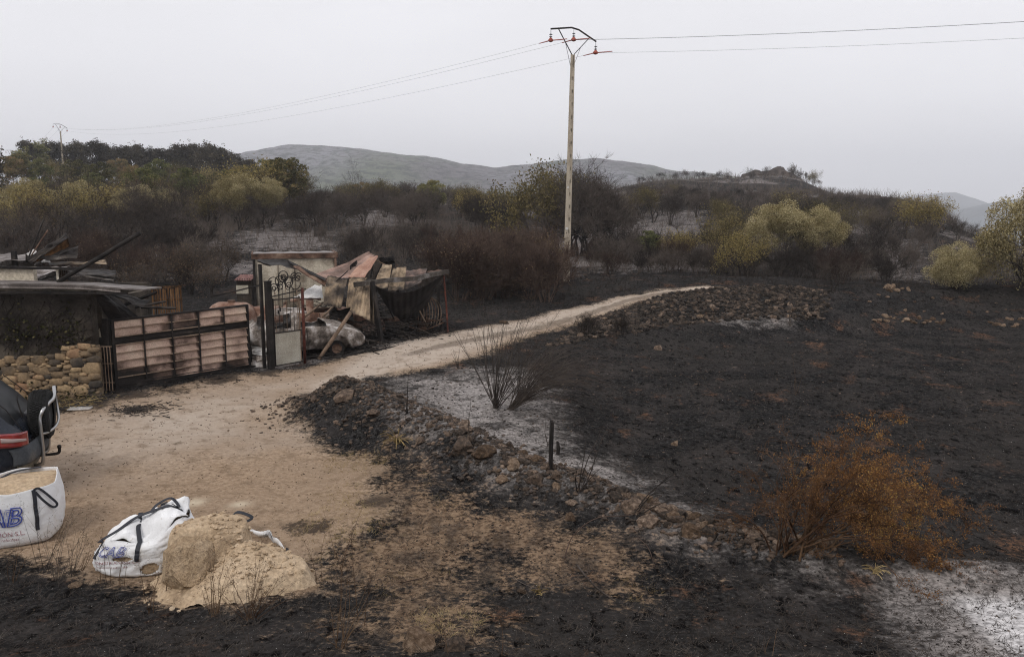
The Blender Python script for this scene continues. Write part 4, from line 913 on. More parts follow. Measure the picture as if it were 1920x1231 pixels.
# stone facing
def stone_wall():
    mb = MB(); rs = random.Random(5); z = .0
    topf = lambda x: np.interp(x, [sx0, at(0, 660, YW).x, at(35, 660, YW).x, at(115, 660, YW).x, at(122, 660, YW).x, sx1], [zt(672)] * 2 + [zt(668), zt(664), zt(648), zt(644)])
    core = MB()
    core.grid(lambda u, v: L((sx0 + (sx1 - .04 - sx0) * u, YW - .02 + .02 * float(fbm(u * 40, v * 9, 1)), -.1 + (topf(sx0 + (sx1 - sx0) * u) + .06) * v)), 80, 16, .2)
    core.build('mortar', M_MORTAR, sh)
    ico = rock_mesh
    bm = bmesh.new(); bmesh.ops.create_icosphere(bm, subdivisions=2, radius=1); bv = [v.co.copy() for v in bm.verts]; bf = [tuple(v.index for v in f.verts) for f in bm.faces]; bm.free()
    acc = []; WT = 1.75
    for k in range(9000):
        a = np.interp(k, [0, 1500, 4000, 9000], [.17, .12, .075, .035]) * rs.uniform(.8, 1.1); b = a * rs.uniform(.42, .72)
        x = rs.uniform(max(sx0, -13.2), sx1 - a * .5); z = rs.uniform(.0, 1.5)
        if z + b * .6 > topf(x): continue
        if all(((x - X_) / (a + A_)) ** 2 + ((z - Z_) / (b + B_)) ** 2 > .86 for X_, Z_, A_, B_ in acc[-900:]):
            acc.append((x, z, a, b))
    for cx, cz, a, b in acc:
        tn = rs.choice([rs.uniform(-.3, 0), rs.uniform(-.12, .16), rs.uniform(-.1, .2), rs.uniform(.2, .36)]); tl_ = rs.uniform(-.22, .22); sd = rs.random() * 50; pr = rs.uniform(.6, 1.25); V = []
        for q in bv:
            g = lambda s_: math.copysign(abs(s_) ** .5, s_)
            n_ = 1 + .42 * float(vnoise(q.x * 1.8 + sd, q.z * 1.8 + q.y + sd, 1))
            V.append(L((cx + g(q.x) * a * 1.13 * n_, YW - .03 + q.y * .055 * n_ * pr - .01, cz + g(q.z) * b * 1.15 * n_ + q.x * a * tl_)))
        mb.add(V, bf, tn)
    mb.build('stone_facing', M_STONE, sh, smooth=True)
stone_wall()
# charred ivy on the wall
A = []; Cx = []
for i in range(150):
    x = random.uniform(at(-30, 600, YW).x, xw); z = zt(random.uniform(640, 672)); d = Vector((random.gauss(0, .5), 0, 1))
    Lm = random.uniform(.4, 1.5)
    for k in range(9):
        d = (d + Vector((random.gauss(0, .5), 0, random.gauss(.05, .25)))).normalized(); x2 = min(x + d.x * Lm / 9, xw - .02); z2 = min(max(z + d.z * Lm / 9, .6), ztop - .1)
        A.append((x, YW + .235, z, x2, YW + .235, z2)); x, z = x2, z2
        if random.random() < .1: Cx.append((x, YW + .2, z))
for i in range(260):
    z = zt(np.clip(random.gauss(628, 16), 590, 668)); x = at(random.choice([random.gauss(20, 18), random.gauss(110, 22), random.uniform(0, 165)]), 630, YW).x; Cx.append((min(x, xw), YW + .19 + random.gauss(0, .03), z))
for i in range(300):
    Cx.append((random.uniform(sx0, sx1), YW - .12 + random.gauss(0, .03), max(.02, abs(random.gauss(0, .12)))))
A = np.array(A) - np.array([*sh.location] * 2); Vv, F = segs_mesh(A[:, :3], A[:, 3:], np.full(len(A), .006), np.full(len(A), .004), 3)
ivs = link('ivy', raw_mesh('ivy', Vv, F), BK, sh)
LF_IVY = leaf_mat('singed_ivy_leaves', [(0, (.016, .013, .008)), (.6, (.032, .030, .014)), (.9, (.065, .065, .024)), (1, (.13, .11, .05))])
C = np.array(Cx) - np.array(sh.location); Vv, F = leaves_mesh(C, rng.uniform(.02, .045, len(C)), asp=.8); link('ivy_leaves', raw_mesh('ivy_leaves', Vv, F, {'tone': np.repeat(rng.random(len(C)), 4)}), LF_IVY, ivs)
# roof deck: sagging flat slab of sheet with grey fascia
rx1 = at(282, 543, YW + .1).x
def deck(u, v):
    x = sx0 + (rx1 - sx0) * u; y = YW - .25 + .95 * v
    zz = zt(531, YW - .25) + np.interp(u, [0, .5, .8, 1], [.05, .02, -.03, -.14]) - v * .03 + .02 * float(fbm(u * 9, v * 5, 1))
    return L((x, y, zz))
MB().grid(deck, 60, 8, .03).build('roof', M_GREYSH, sh)
def fascia(u, v):
    p = deck(u * .93, 0); return p + Vector((0, -.012 + .012 * math.sin(v * 3), -.02 - .13 * v * (1 - .35 * u)))
MB().grid(fascia, 60, 4, .02, -.06).build('fascia', M_GREYSH, sh)
MB().bar(L((sx0, YW - .27, zt(546, YW - .25))), L((at(240, 549, YW - .25).x, YW - .27, zt(549.5, YW - .25))), .05, .04).build('gutter_edge', M_BLACK, sh)
# raised back parapet with cream render
pY = YW + .95; pz1 = at(60, 500, pY).z; pxr = at(66, 510, pY).x
MB().box(L(((sx0 + pxr) / 2, pY, (pz1 + 2.5) / 2)), (pxr - sx0, .15, pz1 - 2.5), tone=.1).build('parapet', M_CREAM, sh)
MB().bar(L((sx0, pY - .12, pz1 + .05)), L((at(150, 503, pY).x, pY - .12, pz1 - .04)), .07, .06).build('coping', M_BLACK, sh)
psheet('back_sheet', [L(q) for q in pp((-60, 492, pY + .5), (48, 490, pY + .5), (48, 477, pY + 1.8), (-60, 474, pY + 1.8))], M_GREYSH, sh, 4)
MB().bar(L(at(-60, 473, pY + 1.8)), L(at(40, 479, pY + 1.8)), .06, .05).build('coping', M_BLACK, sh)
# things fallen on and around the shed
def tsheet(name, pts, mat, label, cat='metal sheet', **k):
    c = pp(*pts); o0 = sum(c, Vector()) / 4; o = psheet(name, [q - o0 for q in c], mat, None, **k); o.location = o0; return tag(o, label, cat, k.get('group'))
yr = YW + .9
tsheet('roof_sheet', [(8, 527, yr), (60, 527, yr), (132, 500, yr + .7), (72, 501, yr + .7)], M_GREYSH, 'grey sheet with white heat stains lying on the shed roof', corr=2, amp=.006, curl=.05, tone=.12)
tsheet('roof_sheet', [(118, 507, yr), (215, 520, yr + .2), (218, 507, yr + .8), (140, 499, yr + .8)], M_DARKSH, 'black sheet with pale rim overhanging the right of the shed roof', corr=1, amp=.01, curl=-.05)
tsheet('roof_sheet', [(130, 512, yr - .1), (213, 527, yr), (214, 521, yr + .3), (140, 508, yr + .3)], M_DARKSH, 'second narrow dark sheet under the black rimmed one', corr=1, amp=.01, tone=.14)
tsheet('roof_sheet', [(50, 491, yr + .8), (68, 492, yr + .8), (128, 445, yr + 1.2), (122, 437, yr + 1.4)], M_DARKSH, 'upright folded dark sheet splaying up from the shed roof', corr=1, amp=.02, curl=.03)
tsheet('roof_sheet', [(62, 491, yr + .9), (78, 487, yr + .9), (130, 462, yr + 1.5), (128, 444, yr + 1.3)], M_WOODB, 'brown sheet standing behind the folded dark one', corr=1, amp=.01)
tsheet('roof_sheet', [(72, 488, yr + .9), (145, 487, yr + 1.2), (147, 460, yr + 1.6), (84, 474, yr + 1.2)], M_DARKSH, 'wide brown-black sheet with pale upper edge behind the shed roof', corr=1, amp=.01, tone=.04)
tsheet('roof_sheet', [(50, 482, yr + 1), (64, 486, yr + .9), (78, 472, yr + 1.4), (62, 470, yr + 1.5)], M_WHITE, 'small whitish crumpled sheet on the shed roof', corr=1, amp=.02, crumple=.08)
tsheet('roof_sheet', [(64, 495, yr + 1), (95, 496, yr + 1), (88, 486, yr + 1.5), (76, 486, yr + 1.5)], M_WHITE, 'pale yellowish scrap sheet lying under the splayed ones', corr=1, amp=.02, crumple=.08)
tsheet('roof_sheet', [(90, 496, yr + 1), (200, 494, yr + 1.4), (198, 489, yr + 1.8), (95, 491, yr + 1.6)], M_TAN, 'long thin tan strip lying along the back of the roof', corr=1, amp=.01, tone=-.06)
tsheet('roof_sheet', [(80, 527, yr - .3), (84, 525, yr - .3), (126, 503, yr + .5), (118, 505, yr + .5)], M_BLACK, 'thin black strip leaning by the stained sheet', corr=1, amp=.005)
def pole_thing(name, a, b, r, mat, label, cat, n=10):
    a, b = Vector(a), Vector(b); m = MB(); d = b - a
    m.tube([d * t + Vector((0, 0, .03 * math.sin(t * 9) * r * 4)) for t in (0, .25, .5, .75, 1)], r, n); return tag(m.build(name, mat, None, True, a), label, cat)
pole_thing('tilted_beam', at(108, 529, yr - .4), at(263, 437, yr + .1), .052, M_BLACK, 'long black pipe jutting up diagonally from the shed roof', 'pipe')
pole_thing('metal_rod', at(50, 492, yr + .8), at(82, 411, yr + 1.1), .018, M_BLACK, 'tallest thin black rod sticking up from the shed roof', 'rod', 6)
pole_thing('metal_rod', at(54, 486, yr + .8), at(90, 431, yr + 1.1), .016, M_RUSTF, 'thin rusty rod beside the tallest black one', 'rod', 6)
m = MB(); m.box((0, 0, 0), (.10, .10, .36)); tag(m.build('stub_post', M_BLACK, None, loc=at(27, 484, yr + .8)), 'short black stub post on the shed roof', 'post')
# hollow brick seen between the sheets
bk = empty('hollow_brick', at(110, 527, yr + .1), R(20), 'hollow clay brick piece standing under the tilted pipe', 'brick')
MB().box((0, 0, .14), (.05, .18, .28), tone=.2).build('side', M_CREAM, bk)
m = MB()
for i in range(4): m.box((.03 + .045 * i + .02, 0, .14), (.008, .18, .28))
for j in range(5): m.box((.13, .003, .004 + j * .068), (.20, .17, .008))
m.build('cells', M_ROCKP, bk)
# under the overhang at the right end
tsheet('hanging_sheet', [(176, 551, YW + .5), (205, 600, YW + .9), (262, 595, YW + 1.2), (210, 551, YW + 1.2)], M_DARKSH, 'big black sheet sagging from the shed roof end over the gate', corr=2, amp=.01, tone=-.08, curl=.05)
tsheet('hanging_sheet', [(196, 548, YW + .2), (268, 575, YW + .7), (283, 562, YW + 1.2), (215, 545, YW + .8)], M_DARKSH, 'curled black flap under the tip of the shed roof', corr=2, amp=.012)
pole_thing('door_post', (at(174, 655, YW + .3).x, YW + .35, 0), (at(174, 655, YW + .3).x, YW + .35, ztop), .035, M_CREAM, 'pale thin post at the right corner of the shed', 'post')
tsheet('broken_panel', [(176, 640, YW + .7), (192, 628, YW + .8), (186, 585, YW + 1), (175, 567, YW + .9)], M_TAN, 'tan broken panel standing inside the shed doorway', corr=0, crumple=.04, tone=.1)
tsheet('broken_panel', [(175, 630, YW + .55), (190, 632, YW + .6), (184, 600, YW + .8), (175, 592, YW + .75)], M_CREAM, 'pale scrap panel at the shed corner', corr=0, crumple=.04)
tsheet('broken_panel', [(188, 612, YW + .9), (203, 612, YW + .9), (203, 604, YW + 1.3), (188, 603, YW + 1.2)], M_CREAM, 'cream scrap lying in the gap beside the gate post', corr=0, crumple=.06, tone=.2)
m = MB(); gx = at(183, 650, YW + .2).x
for k in range(5): m.cyl((gx + k * .07, YW + .2, .1), (gx + k * .07, YW + .2, 1.15), .009, 6)
for k in (.3, .75, 1.15): m.cyl((gx - .05, YW + .2, k), (gx + .33, YW + .2, k), .01, 6)
tag(m.build('wire_grille', M_LEANP), 'small wire grille between the stone wall and the gate post', 'grille')
# pallet fence behind
F0 = at(236, 585, 26.5); F1 = at(344, 592, 27.5)
fe = empty('plank_fence', (F0.x, F0.y, 0), math.atan2(F1.y - F0.y, F1.x - F0.x), 'scorched brown plank fence behind the sliding gate', 'fence')
Lf = (Vector((F1.x, F1.y)) - Vector((F0.x, F0.y))).length; fz = at(290, 536, 27).z
for k in (.35, .75, 1.0): MB().box((Lf / 2, .04, fz * k - .06), (Lf, .04, .08), tone=-.1).build('rail', M_WOODB, fe)
n = 22
for i in range(n):
    hh = fz - .04 - random.random() * .10; MB().box(((i + .5) * Lf / n, 0, hh / 2), (Lf / n - .03, .022, hh), (0, random.uniform(-.015, .015), 0), tone=random.uniform(-.15, .12)).build('plank', M_WOODB, fe)
# ------------------------------------------------------------------ sliding gate
G0 = gp(219, 730); G1 = gp(468, 689); G0.z = G1.z = 0
gd = (G1 - G0); gL = gd.length; ga = math.atan2(gd.y, gd.x)
gt = empty('sliding_gate', (G0.x, G0.y, 0), ga, 'wide pinkish steel sliding gate with soot-black bars', 'gate')
gh0 = at(219, 601, G0.y).z; gh1 = at(468, 572, G1.y).z; gH = (gh0 + gh1) / 2; gb = .12
def gz(u, v): return gb + (gh0 + (gh1 - gh0) * u - gb) * v
rows = 8
for j in range(rows):
    v0, v1 = j / rows, (j + 1) / rows
    tn = {2: .0, 0: -.16, 1: -.08, 5: -.26}.get(j, .03)
    mb = MB()
    def fn(u, v):
        vv = v0 + (v1 - v0) * v
        return (.04 + (gL - .08) * u, .012 - .05 * (1 - v) ** 1.3 + .004 * float(fbm(u * 9, v * 3, 1, 2, j)), gz(u, vv))
    nu, nv = 40, 5
    tones = []
    for b in range(2):
        for jj in range(nv + 1):
            for ii_ in range(nu + 1):
                u = ii_ / nu; vv = v0 + (v1 - v0) * jj / nv
                t = tn - .32 * math.exp(-((vv - .68) / .06) ** 2) * (1 - .3 * abs(u - .5)) - .30 * max(0, 1 - u * 2.0) * max(0, 1 - vv * 2.2) + .06 * u
                for q in (.2, .4, .6, .8): t -= .22 * math.exp(-((u - q) / .016) ** 2)
                t += .26 * float(fbm(u * 7, vv * 2.2, 1, 4, 5))
                tones.append(t)
    mb.grid(fn, nu, nv, .003, tones); mb.build('panel_strip', M_GATEP, gt)
m = MB()
for j in range(1, rows): m.bar((.03, -.045, gz(0, j / rows)), (gL - .03, -.045, gz(1, j / rows)), .016, .022, tone=.12)
m.build('rib', M_LEANP, gt)
fr = MB(); fr.bar((0, 0, gz(0, 0)), (gL, 0, gz(1, 0)), .06, .09); fr.build('bottom_rail', M_BLACK, gt)
fr = MB(); fr.bar((0, 0, gz(0, 1)), (gL, 0, gz(1, 1)), .06, .05); fr.build('top_rail', M_BLACK, gt)
for u in (0, 1): MB().box((gL * u, 0, (gz(u, 1) + .06) / 2), (.07, .07, gz(u, 1) - .02)).build('stile', M_BLACK, gt)
for u in (.2, .4, .6, .8):
    MB().box((gL * u, -.050, gz(u, .51)), (.035, .02, (gz(u, .98) - gb) * .96)).build('upright', M_BLACK, gt)
fr = MB(); fr.bar((0, -.045, gz(0, .68)), (gL, -.045, gz(1, .68)), .012, .05); fr.build('mid_bar', M_BLACK, gt)
MB().bar((-.1, 0, .04), (gL + .2, 0, .04), .08, .05).build('guide_rail', M_BLACK, gt)
for u in (.12, .9): MB().cyl((gL * u, -.02, .09), (gL * u, .02, .09), .055, 16).build('roller', M_BLACK, gt)
gp0 = gp(206, 732); m = MB(); m.box((0, 0, .85), (.12, .12, 1.75)); m.box((0, 0, 1.73), (.14, .14, .02)); tag(m.build('gate_post', M_BLACK, None, loc=(gp0.x, gp0.y + .05, 0), bevel=.006), 'thick black steel post at the left end of the sliding gate', 'post')
# ------------------------------------------------------------------ ornamental garden gate
Q0 = gp(509, 691); Q1 = gp(572, 683); qa = math.atan2(Q1.y - Q0.y, Q1.x - Q0.x); qL = math.hypot(Q1.x - Q0.x, Q1.y - Q0.y)
og = empty('ornamental_gate', (Q0.x, Q0.y, 0), qa, 'narrow wrought-iron gate with scrollwork top and cream ribbed panel', 'gate')
qz = lambda py: at(509, py, Q0.y).z
m = MB(); m.box((0, 0, qz(528) / 2), (.16, .12, qz(528))); m.box((0, 0, qz(528) + .01), (.18, .14, .03)); m.build('post', M_BLACK, og, bevel=.006)
MB().box((-.12, .14, qz(495) / 2), (.07, .07, qz(495))).build('post', M_BLACK, og)
m = MB(); m.cyl((qL, 0, 0), (qL, 0, qz(545)), .042, 14); m.build('post', M_RED, og, True)
MB().cyl((qL - .11, .02, .1), (qL - .11, .02, qz(560)), .02, 8).build('stile', M_LEANP, og)
MB().cyl((.14, 0, .06), (.14, 0, qz(560)), .02, 8).build('stile', M_BLACK, og)
pz0, pz1_ = qz(687), qz(626)
m = MB(); w0, w1 = .15, qL - .13
m.grid(lambda u, v: (w0 + (w1 - w0) * u, .0 + .008 * (abs((u * 16) % 1 * 2 - 1) - .5), pz0 + (pz1_ - pz0) * v), 96, 8, .004, .08); m.build('panel', M_RIBBED, og)
for z in (pz0, pz1_, qz(563)): MB().bar((w0 - .03, 0, z), (w1 + .05, 0, z), .025, .03).build('rail', M_BLACK, og)
for k in range(7):
    x = w0 + (w1 - w0) * (k + .5) / 7; m = MB(); m.cyl((x, 0, pz1_), (x, 0, qz(553) + .12 * math.sin(k / 6 * math.pi)), .008, 6); m.lathe([(.0, .09), (.022, .03), (.0, -.02)], 8, Matrix.Translation((x, 0, qz(553) + .12 * math.sin(k / 6 * math.pi)))); m.build('bar', M_BLACK if k % 3 else M_LEANP, og)
def ring(c, r, th, a0=0, a1=2 * math.pi, sp=0.0, n=26):
    return [Vector((c[0] + (r - sp * i / n) * math.cos(a0 + (a1 - a0) * i / n), c[1], c[2] + (r - sp * i / n) * math.sin(a0 + (a1 - a0) * i / n))) for i in range(n + 1)]
zc = qz(530)
for (x, z, r, sp) in [(.16, zc - .03, .17, .0), (.16, zc - .16, .13, .10), (.34, zc + .03, .13, .0), (.46, zc + .14, .15, .0), (.46, zc + .1, .09, .07), (.62, zc - .02, .16, .05), (.78, zc + .10, .13, .11), (.82, zc - .08, .16, .0), (.9, zc + .08, .14, .12), (.36, zc - .12, .12, .09), (.6, zc - .15, .12, .1)]:
    x = x * qL / 1.0 * .98
    m = MB(); m.tube(ring((x, 0, z), r, .01, random.uniform(0, 1), random.uniform(0, 1) + 2 * math.pi * (1 if sp < .02 else 1.6), sp), .013, 6); m.build('scroll', M_BLACK, og)
MB().bar((.05, 0, qz(557)), (qL + .12, 0, qz(548)), .02, .03).build('rail', M_BLACK, og)
for (x, z) in [(.45, zc + .14), (.30, qz(580) - .1), (.37, qz(583)), (.8, zc - .02), (.33, zc - .2)]:
    m = MB(); m.lathe([(0, -.06), (.03, -.02), (.012, 0), (.03, .02), (0, .06)], 10, Matrix.Translation((x, 0, z))); m.build('rosette', M_BLACK, og)
# inner low white grille left of the posts
tsheet('metal_plate', [(472, 690, Q0.y + .3), (500, 694, Q0.y + .2), (500, 668, Q0.y + .2), (472, 664, Q0.y + .3)], M_CARW, 'pale scorched plate between the two gates, lower piece', corr=0, tone=.02)
tsheet('metal_plate', [(472, 664, Q0.y + .5), (500, 668, Q0.y + .4), (500, 652, Q0.y + .4), (472, 648, Q0.y + .5)], M_WHITE, 'whitish scorched plate between the two gates, upper piece', corr=0, tone=.02)
# ------------------------------------------------------------------ cream hut
hY = 30.4; hA = at(481, 600, hY); hB = at(633, 600, hY + .9); hz = at(503, 476, hY).z
ha = math.atan2(hB.y - hA.y, hB.x - hA.x); hw = math.hypot(hB.x - hA.x, hB.y - hA.y); hD = 2.3
hut = empty('cream_hut', (hA.x, hA.y, 0), ha, 'sooty cream box-shaped hut with rusty roof edge', 'hut')
def hutwall(a, b, tone, name='wall'):
    m = MB(); a = Vector(a); b = Vector(b)
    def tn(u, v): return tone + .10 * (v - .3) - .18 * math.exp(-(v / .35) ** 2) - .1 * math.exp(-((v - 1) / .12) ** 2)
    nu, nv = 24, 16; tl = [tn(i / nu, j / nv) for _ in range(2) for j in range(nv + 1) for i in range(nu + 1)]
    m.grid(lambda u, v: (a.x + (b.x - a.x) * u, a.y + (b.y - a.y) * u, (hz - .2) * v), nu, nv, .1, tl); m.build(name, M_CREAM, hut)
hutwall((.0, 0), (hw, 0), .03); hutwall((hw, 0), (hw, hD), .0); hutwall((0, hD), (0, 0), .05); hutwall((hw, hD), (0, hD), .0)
for a, b in (((-.05, -.04), (hw + .05, -.04)), ((hw + .06, -.04), (hw + .06, hD + .04)), ((-.06, -.04), (-.06, hD + .04))):
    m = MB(); m.bar((*a, hz - .09), (*b, hz - .09), .05, .2); m.build('fascia', M_RUSTF, hut)
for x in (.0, hw - .02): MB().box((x, -.07, (hz - .2) / 2), (.09, .05, hz - .2), tone=-.05).build('corner_post', M_RUSTF if x else M_BLACK, hut)
MB().box((hw * .42, -.004, hz * .74), (.5, .02, .3), tone=-.22).build('soot_patch', M_CREAM, hut) if False else None
MB().grid(lambda u, v: (-.03 + (hw + .06) * u, -.02 + (hD + .04) * v, hz + .012 * math.sin(u * 30) - .03 * v), 60, 4, .02, .1).build('roof', M_GREYSH, hut)
m = MB()
for i in range(3): m.box((.25 + .62 * i, -.02, hz * .60), (.03, .02, hz * .5), tone=-.1)
m.build('batten', M_CREAM, hut)
# pink tiled low roof + little shed at left of hut
lr = empty('tiled_lean_to', at(458, 560, 33), 0, 'low lean-to with reddish tiled roof left of the cream hut', 'lean-to')
z0 = at(458, 517, 33).z - lr.location.z
MB().grid(lambda u, v: (-.30 + .72 * u, -.3 + .8 * v, z0 - .16 + .16 * v + .03 * abs(math.sin(u * 22))), 60, 4, .03, .05).build('roof', patina('pink_tiles', [(.3, (.09, .045, .04)), (.6, (.22, .12, .11)), (.8, (.32, .22, .20))], 4, .9), lr)
MB().box((.06, .1, z0 / 2 - .4), (.62, .5, z0 + .6), tone=-.1).build('wall', M_WALLD, lr)
MB().box((.0, -.18, z0 - .55), (.5, .02, .35), tone=.1).build('window', M_RIBBED, lr)
# ------------------------------------------------------------------ collapsed canopy
cn = empty('collapsed_canopy', gp(745, 650), 0, 'collapsed open canopy of buckled tan, pink and black roof sheets beside the track', 'canopy')
cl = cn.location
def cs(name, pts, mat, **k):
    lb = k.pop('label', None); c = [q - cl for q in pp(*pts)]; return tag(psheet(name, c, mat, cn, **k), lb)
cs('roof_sheet', [(575, 517, 26.6), (650, 522, 26.4), (708, 484, 28.0), (692, 474, 28.6)], M_PINK, corr=3, amp=.02, curl=-.10, tone=.02, label='large pinkish sheet')
cs('roof_sheet', [(652, 519, 26.2), (684, 521, 26.1), (709, 479, 27.4), (694, 481, 27.6)], M_ORNG, corr=1, amp=.01, tone=.04, label='salmon-coloured sheet')
cs('roof_sheet', [(606, 572, 25.0), (640, 577, 25.0), (652, 521, 26.2), (614, 519, 26.4)], M_TAN, corr=5, amp=.012, curl=.12, tone=-.12, label='soot-greyed hanging sheet')
cs('roof_sheet', [(649, 577, 25.2), (668, 577, 25.2), (688, 521, 26.0), (655, 520, 26.2)], M_TAN, corr=4, amp=.012, curl=.06, tone=.04)
cs('roof_sheet', [(656, 583, 24.6), (694, 601, 24.4), (693, 527, 25.4), (680, 521, 25.6)], M_TAN, corr=5, amp=.012, curl=.1, tone=.05, label='yellowish-tan hanging sheet')
cs('roof_sheet', [(692, 604, 24.6), (701, 606, 24.6), (700, 530, 25.4), (690, 524, 25.6)], M_TAN, corr=3, amp=.035, curl=.02, tone=.0, label='narrow folded strip')
cs('roof_sheet', [(700, 538, 26.2), (727, 541, 26.2), (735, 497, 27.6), (716, 495, 27.8)], M_TAN, corr=2, amp=.012, tone=.06)
cs('roof_sheet', [(727, 545, 26.6), (757, 545, 26.6), (762, 500, 28.0), (737, 502, 28.0)], M_TAN, corr=3, amp=.012, tone=.0)
cs('roof_sheet', [(757, 543, 26.8), (790, 530, 26.9), (802, 504, 28.2), (762, 506, 28.2)], M_PINK, corr=3, amp=.012, tone=-.12)
cs('roof_sheet', [(608, 521, 26.0), (613, 528, 25.6), (545, 494, 26.4), (538, 486, 27.0)], M_BLACK, corr=0, crumple=.01)
cs('roof_sheet', [(482, 490, 26.0), (560, 505, 26.2), (540, 487, 27.0), (484, 487, 27.4)], M_DARKSH, corr=2, amp=.01, curl=-.05, tone=-.05, label='thin black sheet reaching left over the iron gate')
cs('roof_sheet', [(545, 498, 25.8), (608, 538, 25.6), (612, 527, 25.9), (562, 500, 26.6)], M_RUSTF, corr=1, amp=.01)
cs('roof_sheet', [(548, 560, 26.5), (606, 560, 26.5), (603, 535, 27.5), (590, 533, 27.8)], M_WHITE, corr=1, amp=.01, tone=.1, label='white ash-covered sheet')
for i, (px, py, Y_, sz_, mt, an) in enumerate([(640, 590, 26.2, .8, M_DARKSH, .5), (700, 612, 26, .7, M_PINK, .9), (735, 600, 27, .8, M_RUSTF, .4), (680, 628, 25, .6, M_DARKSH, .3), (770, 618, 26.8, .7, M_DARKSH, .7), (620, 598, 26.5, .6, M_TAN, .6), (792, 608, 27.4, .5, M_RUSTF, 1.0), (665, 505, 27.4, .6, M_DARKSH, 1.1), (725, 492, 28, .5, M_BLACK, 1.3)]):
    p_ = at(px, py, Y_); e1 = Vector((math.cos(an * 7), math.sin(an * 7) * .6, .25 * math.sin(i * 2.1))) * sz_; e2 = Vector((-.3 * math.sin(an), .4, math.sin(an))) * sz_ * .8
    tag(psheet('scrap_sheet', [q - cl for q in (p_ - e1 / 2 - e2 / 2, p_ + e1 / 2 - e2 / 2, p_ + e1 / 2 + e2 / 2, p_ - e1 / 2 + e2 / 2)], mt, cn, corr=2, amp=.015, curl=.12 * (-1) ** i, crumple=.12, seed=i + 3, tone=-.08))
# sagging dark sheet
def sagfn(u, v):
    a = at(703, 534, 25.2).lerp(at(836, 511, 26.6), u); b = at(712, 552, 25.9).lerp(at(822, 530, 28.4), u)
    p = a.lerp(b, v); s = math.sin(math.pi * min(1, u ** .85)) ** 1.1
    return p - cl + Vector((0, -.25 * v * s, -.55 * s * v - .42 * s)) + Vector((0, .02 * math.sin(u * 70), .02 * float(fbm(u * 6, v * 4, 1))))
MB().grid(sagfn, 80, 14, .01, -.07).build('roof_sheet', M_DARKSH, cn)
def sagfn2(u, v):
    a = at(716, 552, 25.6).lerp(at(812, 545, 27.4), u); b = at(735, 575, 26.6).lerp(at(800, 575, 28), u)
    s = math.sin(math.pi * u); return a.lerp(b, v) - cl + Vector((0, 0, -.55 * s - .1 * v)) + Vector((0, .01 * math.sin(u * 60), 0))
MB().grid(sagfn2, 60, 10, .01, -.02).build('roof_sheet', M_DARKSH, cn)
m = MB(); P = [at(*q) - cl for q in ((663, 534, 24.9), (720, 526, 25.3), (780, 522, 25.9), (812, 514, 26.4), (842, 509, 26.7))]
for a, b in zip(P[:-1], P[1:]): m.bar(a, b, .05, .15, .16)
m.build('front_beam', M_DARKSH, cn)
cs('roof_sheet', [(800, 513, 26.4), (842, 514, 26.6), (838, 505, 27.6), (806, 506, 27.6)], M_RUSTF, corr=2, amp=.01)
def pst(name, a, b, r, mat, box=False):
    m = MB(); a, b = Vector(a) - cl, Vector(b) - cl
    (m.bar(a, b, r * 2, r * 2) if box else m.tube([a, a.lerp(b, .5) + Vector((.01, 0, 0)), b], r, 8)); return m.build(name, mat, cn)
g = gp(840, 623); pst('post', g, at(832, 516, g.y - .1), .03, M_RED)
g = gp(716, 645); pst('post', g, at(698, 528, g.y + .2), .055, M_BLACK, True)
g = gp(703, 645); pst('post', (g.x, g.y + .8, 0), at(690, 530, g.y + .9), .03, M_BLACK)
pst('post', (at(760, 620, 28.3).x, 28.3, 0), at(745, 540, 28.3), .05, M_BLACK, True); pst('post', (at(640, 620, 27).x, 27, 0), at(612, 522, 27), .06, M_BLACK, True)
pst('post', (at(822, 600, 29).x, 29, 0), at(822, 522, 28.8), .05, M_BLACK, True)
pst('rafter', at(700, 486, 28), at(724, 497, 28), .02, M_LEANP); pst('rafter', at(705, 520, 27.4), at(716, 494, 27.6), .03, M_BLACK); pst('rafter', at(695, 520, 27.4), at(701, 483, 27.8), .03, M_BLACK)
pst('rafter', at(660, 578, 25.2), at(690, 523, 25.8), .018, M_BLACK); pst('rafter', at(617, 538, 26.0), at(652, 508, 26.3), .018, M_BLACK)
cs('inner_wall', [(655, 640, 26.6), (720, 636, 26.8), (716, 590, 27), (655, 592, 27)], M_DARKSH, corr=6, amp=.01, tone=-.04)
g = gp(598, 676); pole_thing('leaning_pipe', (g.x, g.y, .04), at(658, 585, g.y + .6), .055, M_LEANP, 'weathered brown pipe leaning on the hanging tan sheet', 'pipe')
pole_thing('scrap_slat', at(742, 0 + 605, 27.2), at(721, 560, 26.6), .03, M_BLACK, 'black slat standing under the sagging sheet', 'slat', 4)
pole_thing('scrap_slat', (at(801, 612, 27.2).x, 27.2, .35), at(778, 566, 27.2), .035, M_LEANP, 'tan slat leaning left of the bent tube frames', 'slat', 4)
pole_thing('steel_bar', at(566, 598, 25.6), at(604, 568, 26.2), .035, M_LEANP, 'brown bar lying behind the burnt car roof, left one', 'bar', 6)
pole_thing('steel_bar', at(605, 594, 25.6), at(626, 573, 26.2), .035, M_LEANP, 'brown bar behind the burnt car roof, right one', 'bar', 6)
pole_thing('steel_bar', at(470, 632, 23.6), at(501, 610, 24), .04, M_LEANP, 'brown bar seen between the two gates', 'bar', 6)
pole_thing('steel_bar', at(395, 556, 27), at(490, 534, 27.4), .028, M_BLACK, 'thin bent bar above the right end of the sliding gate', 'bar', 6)
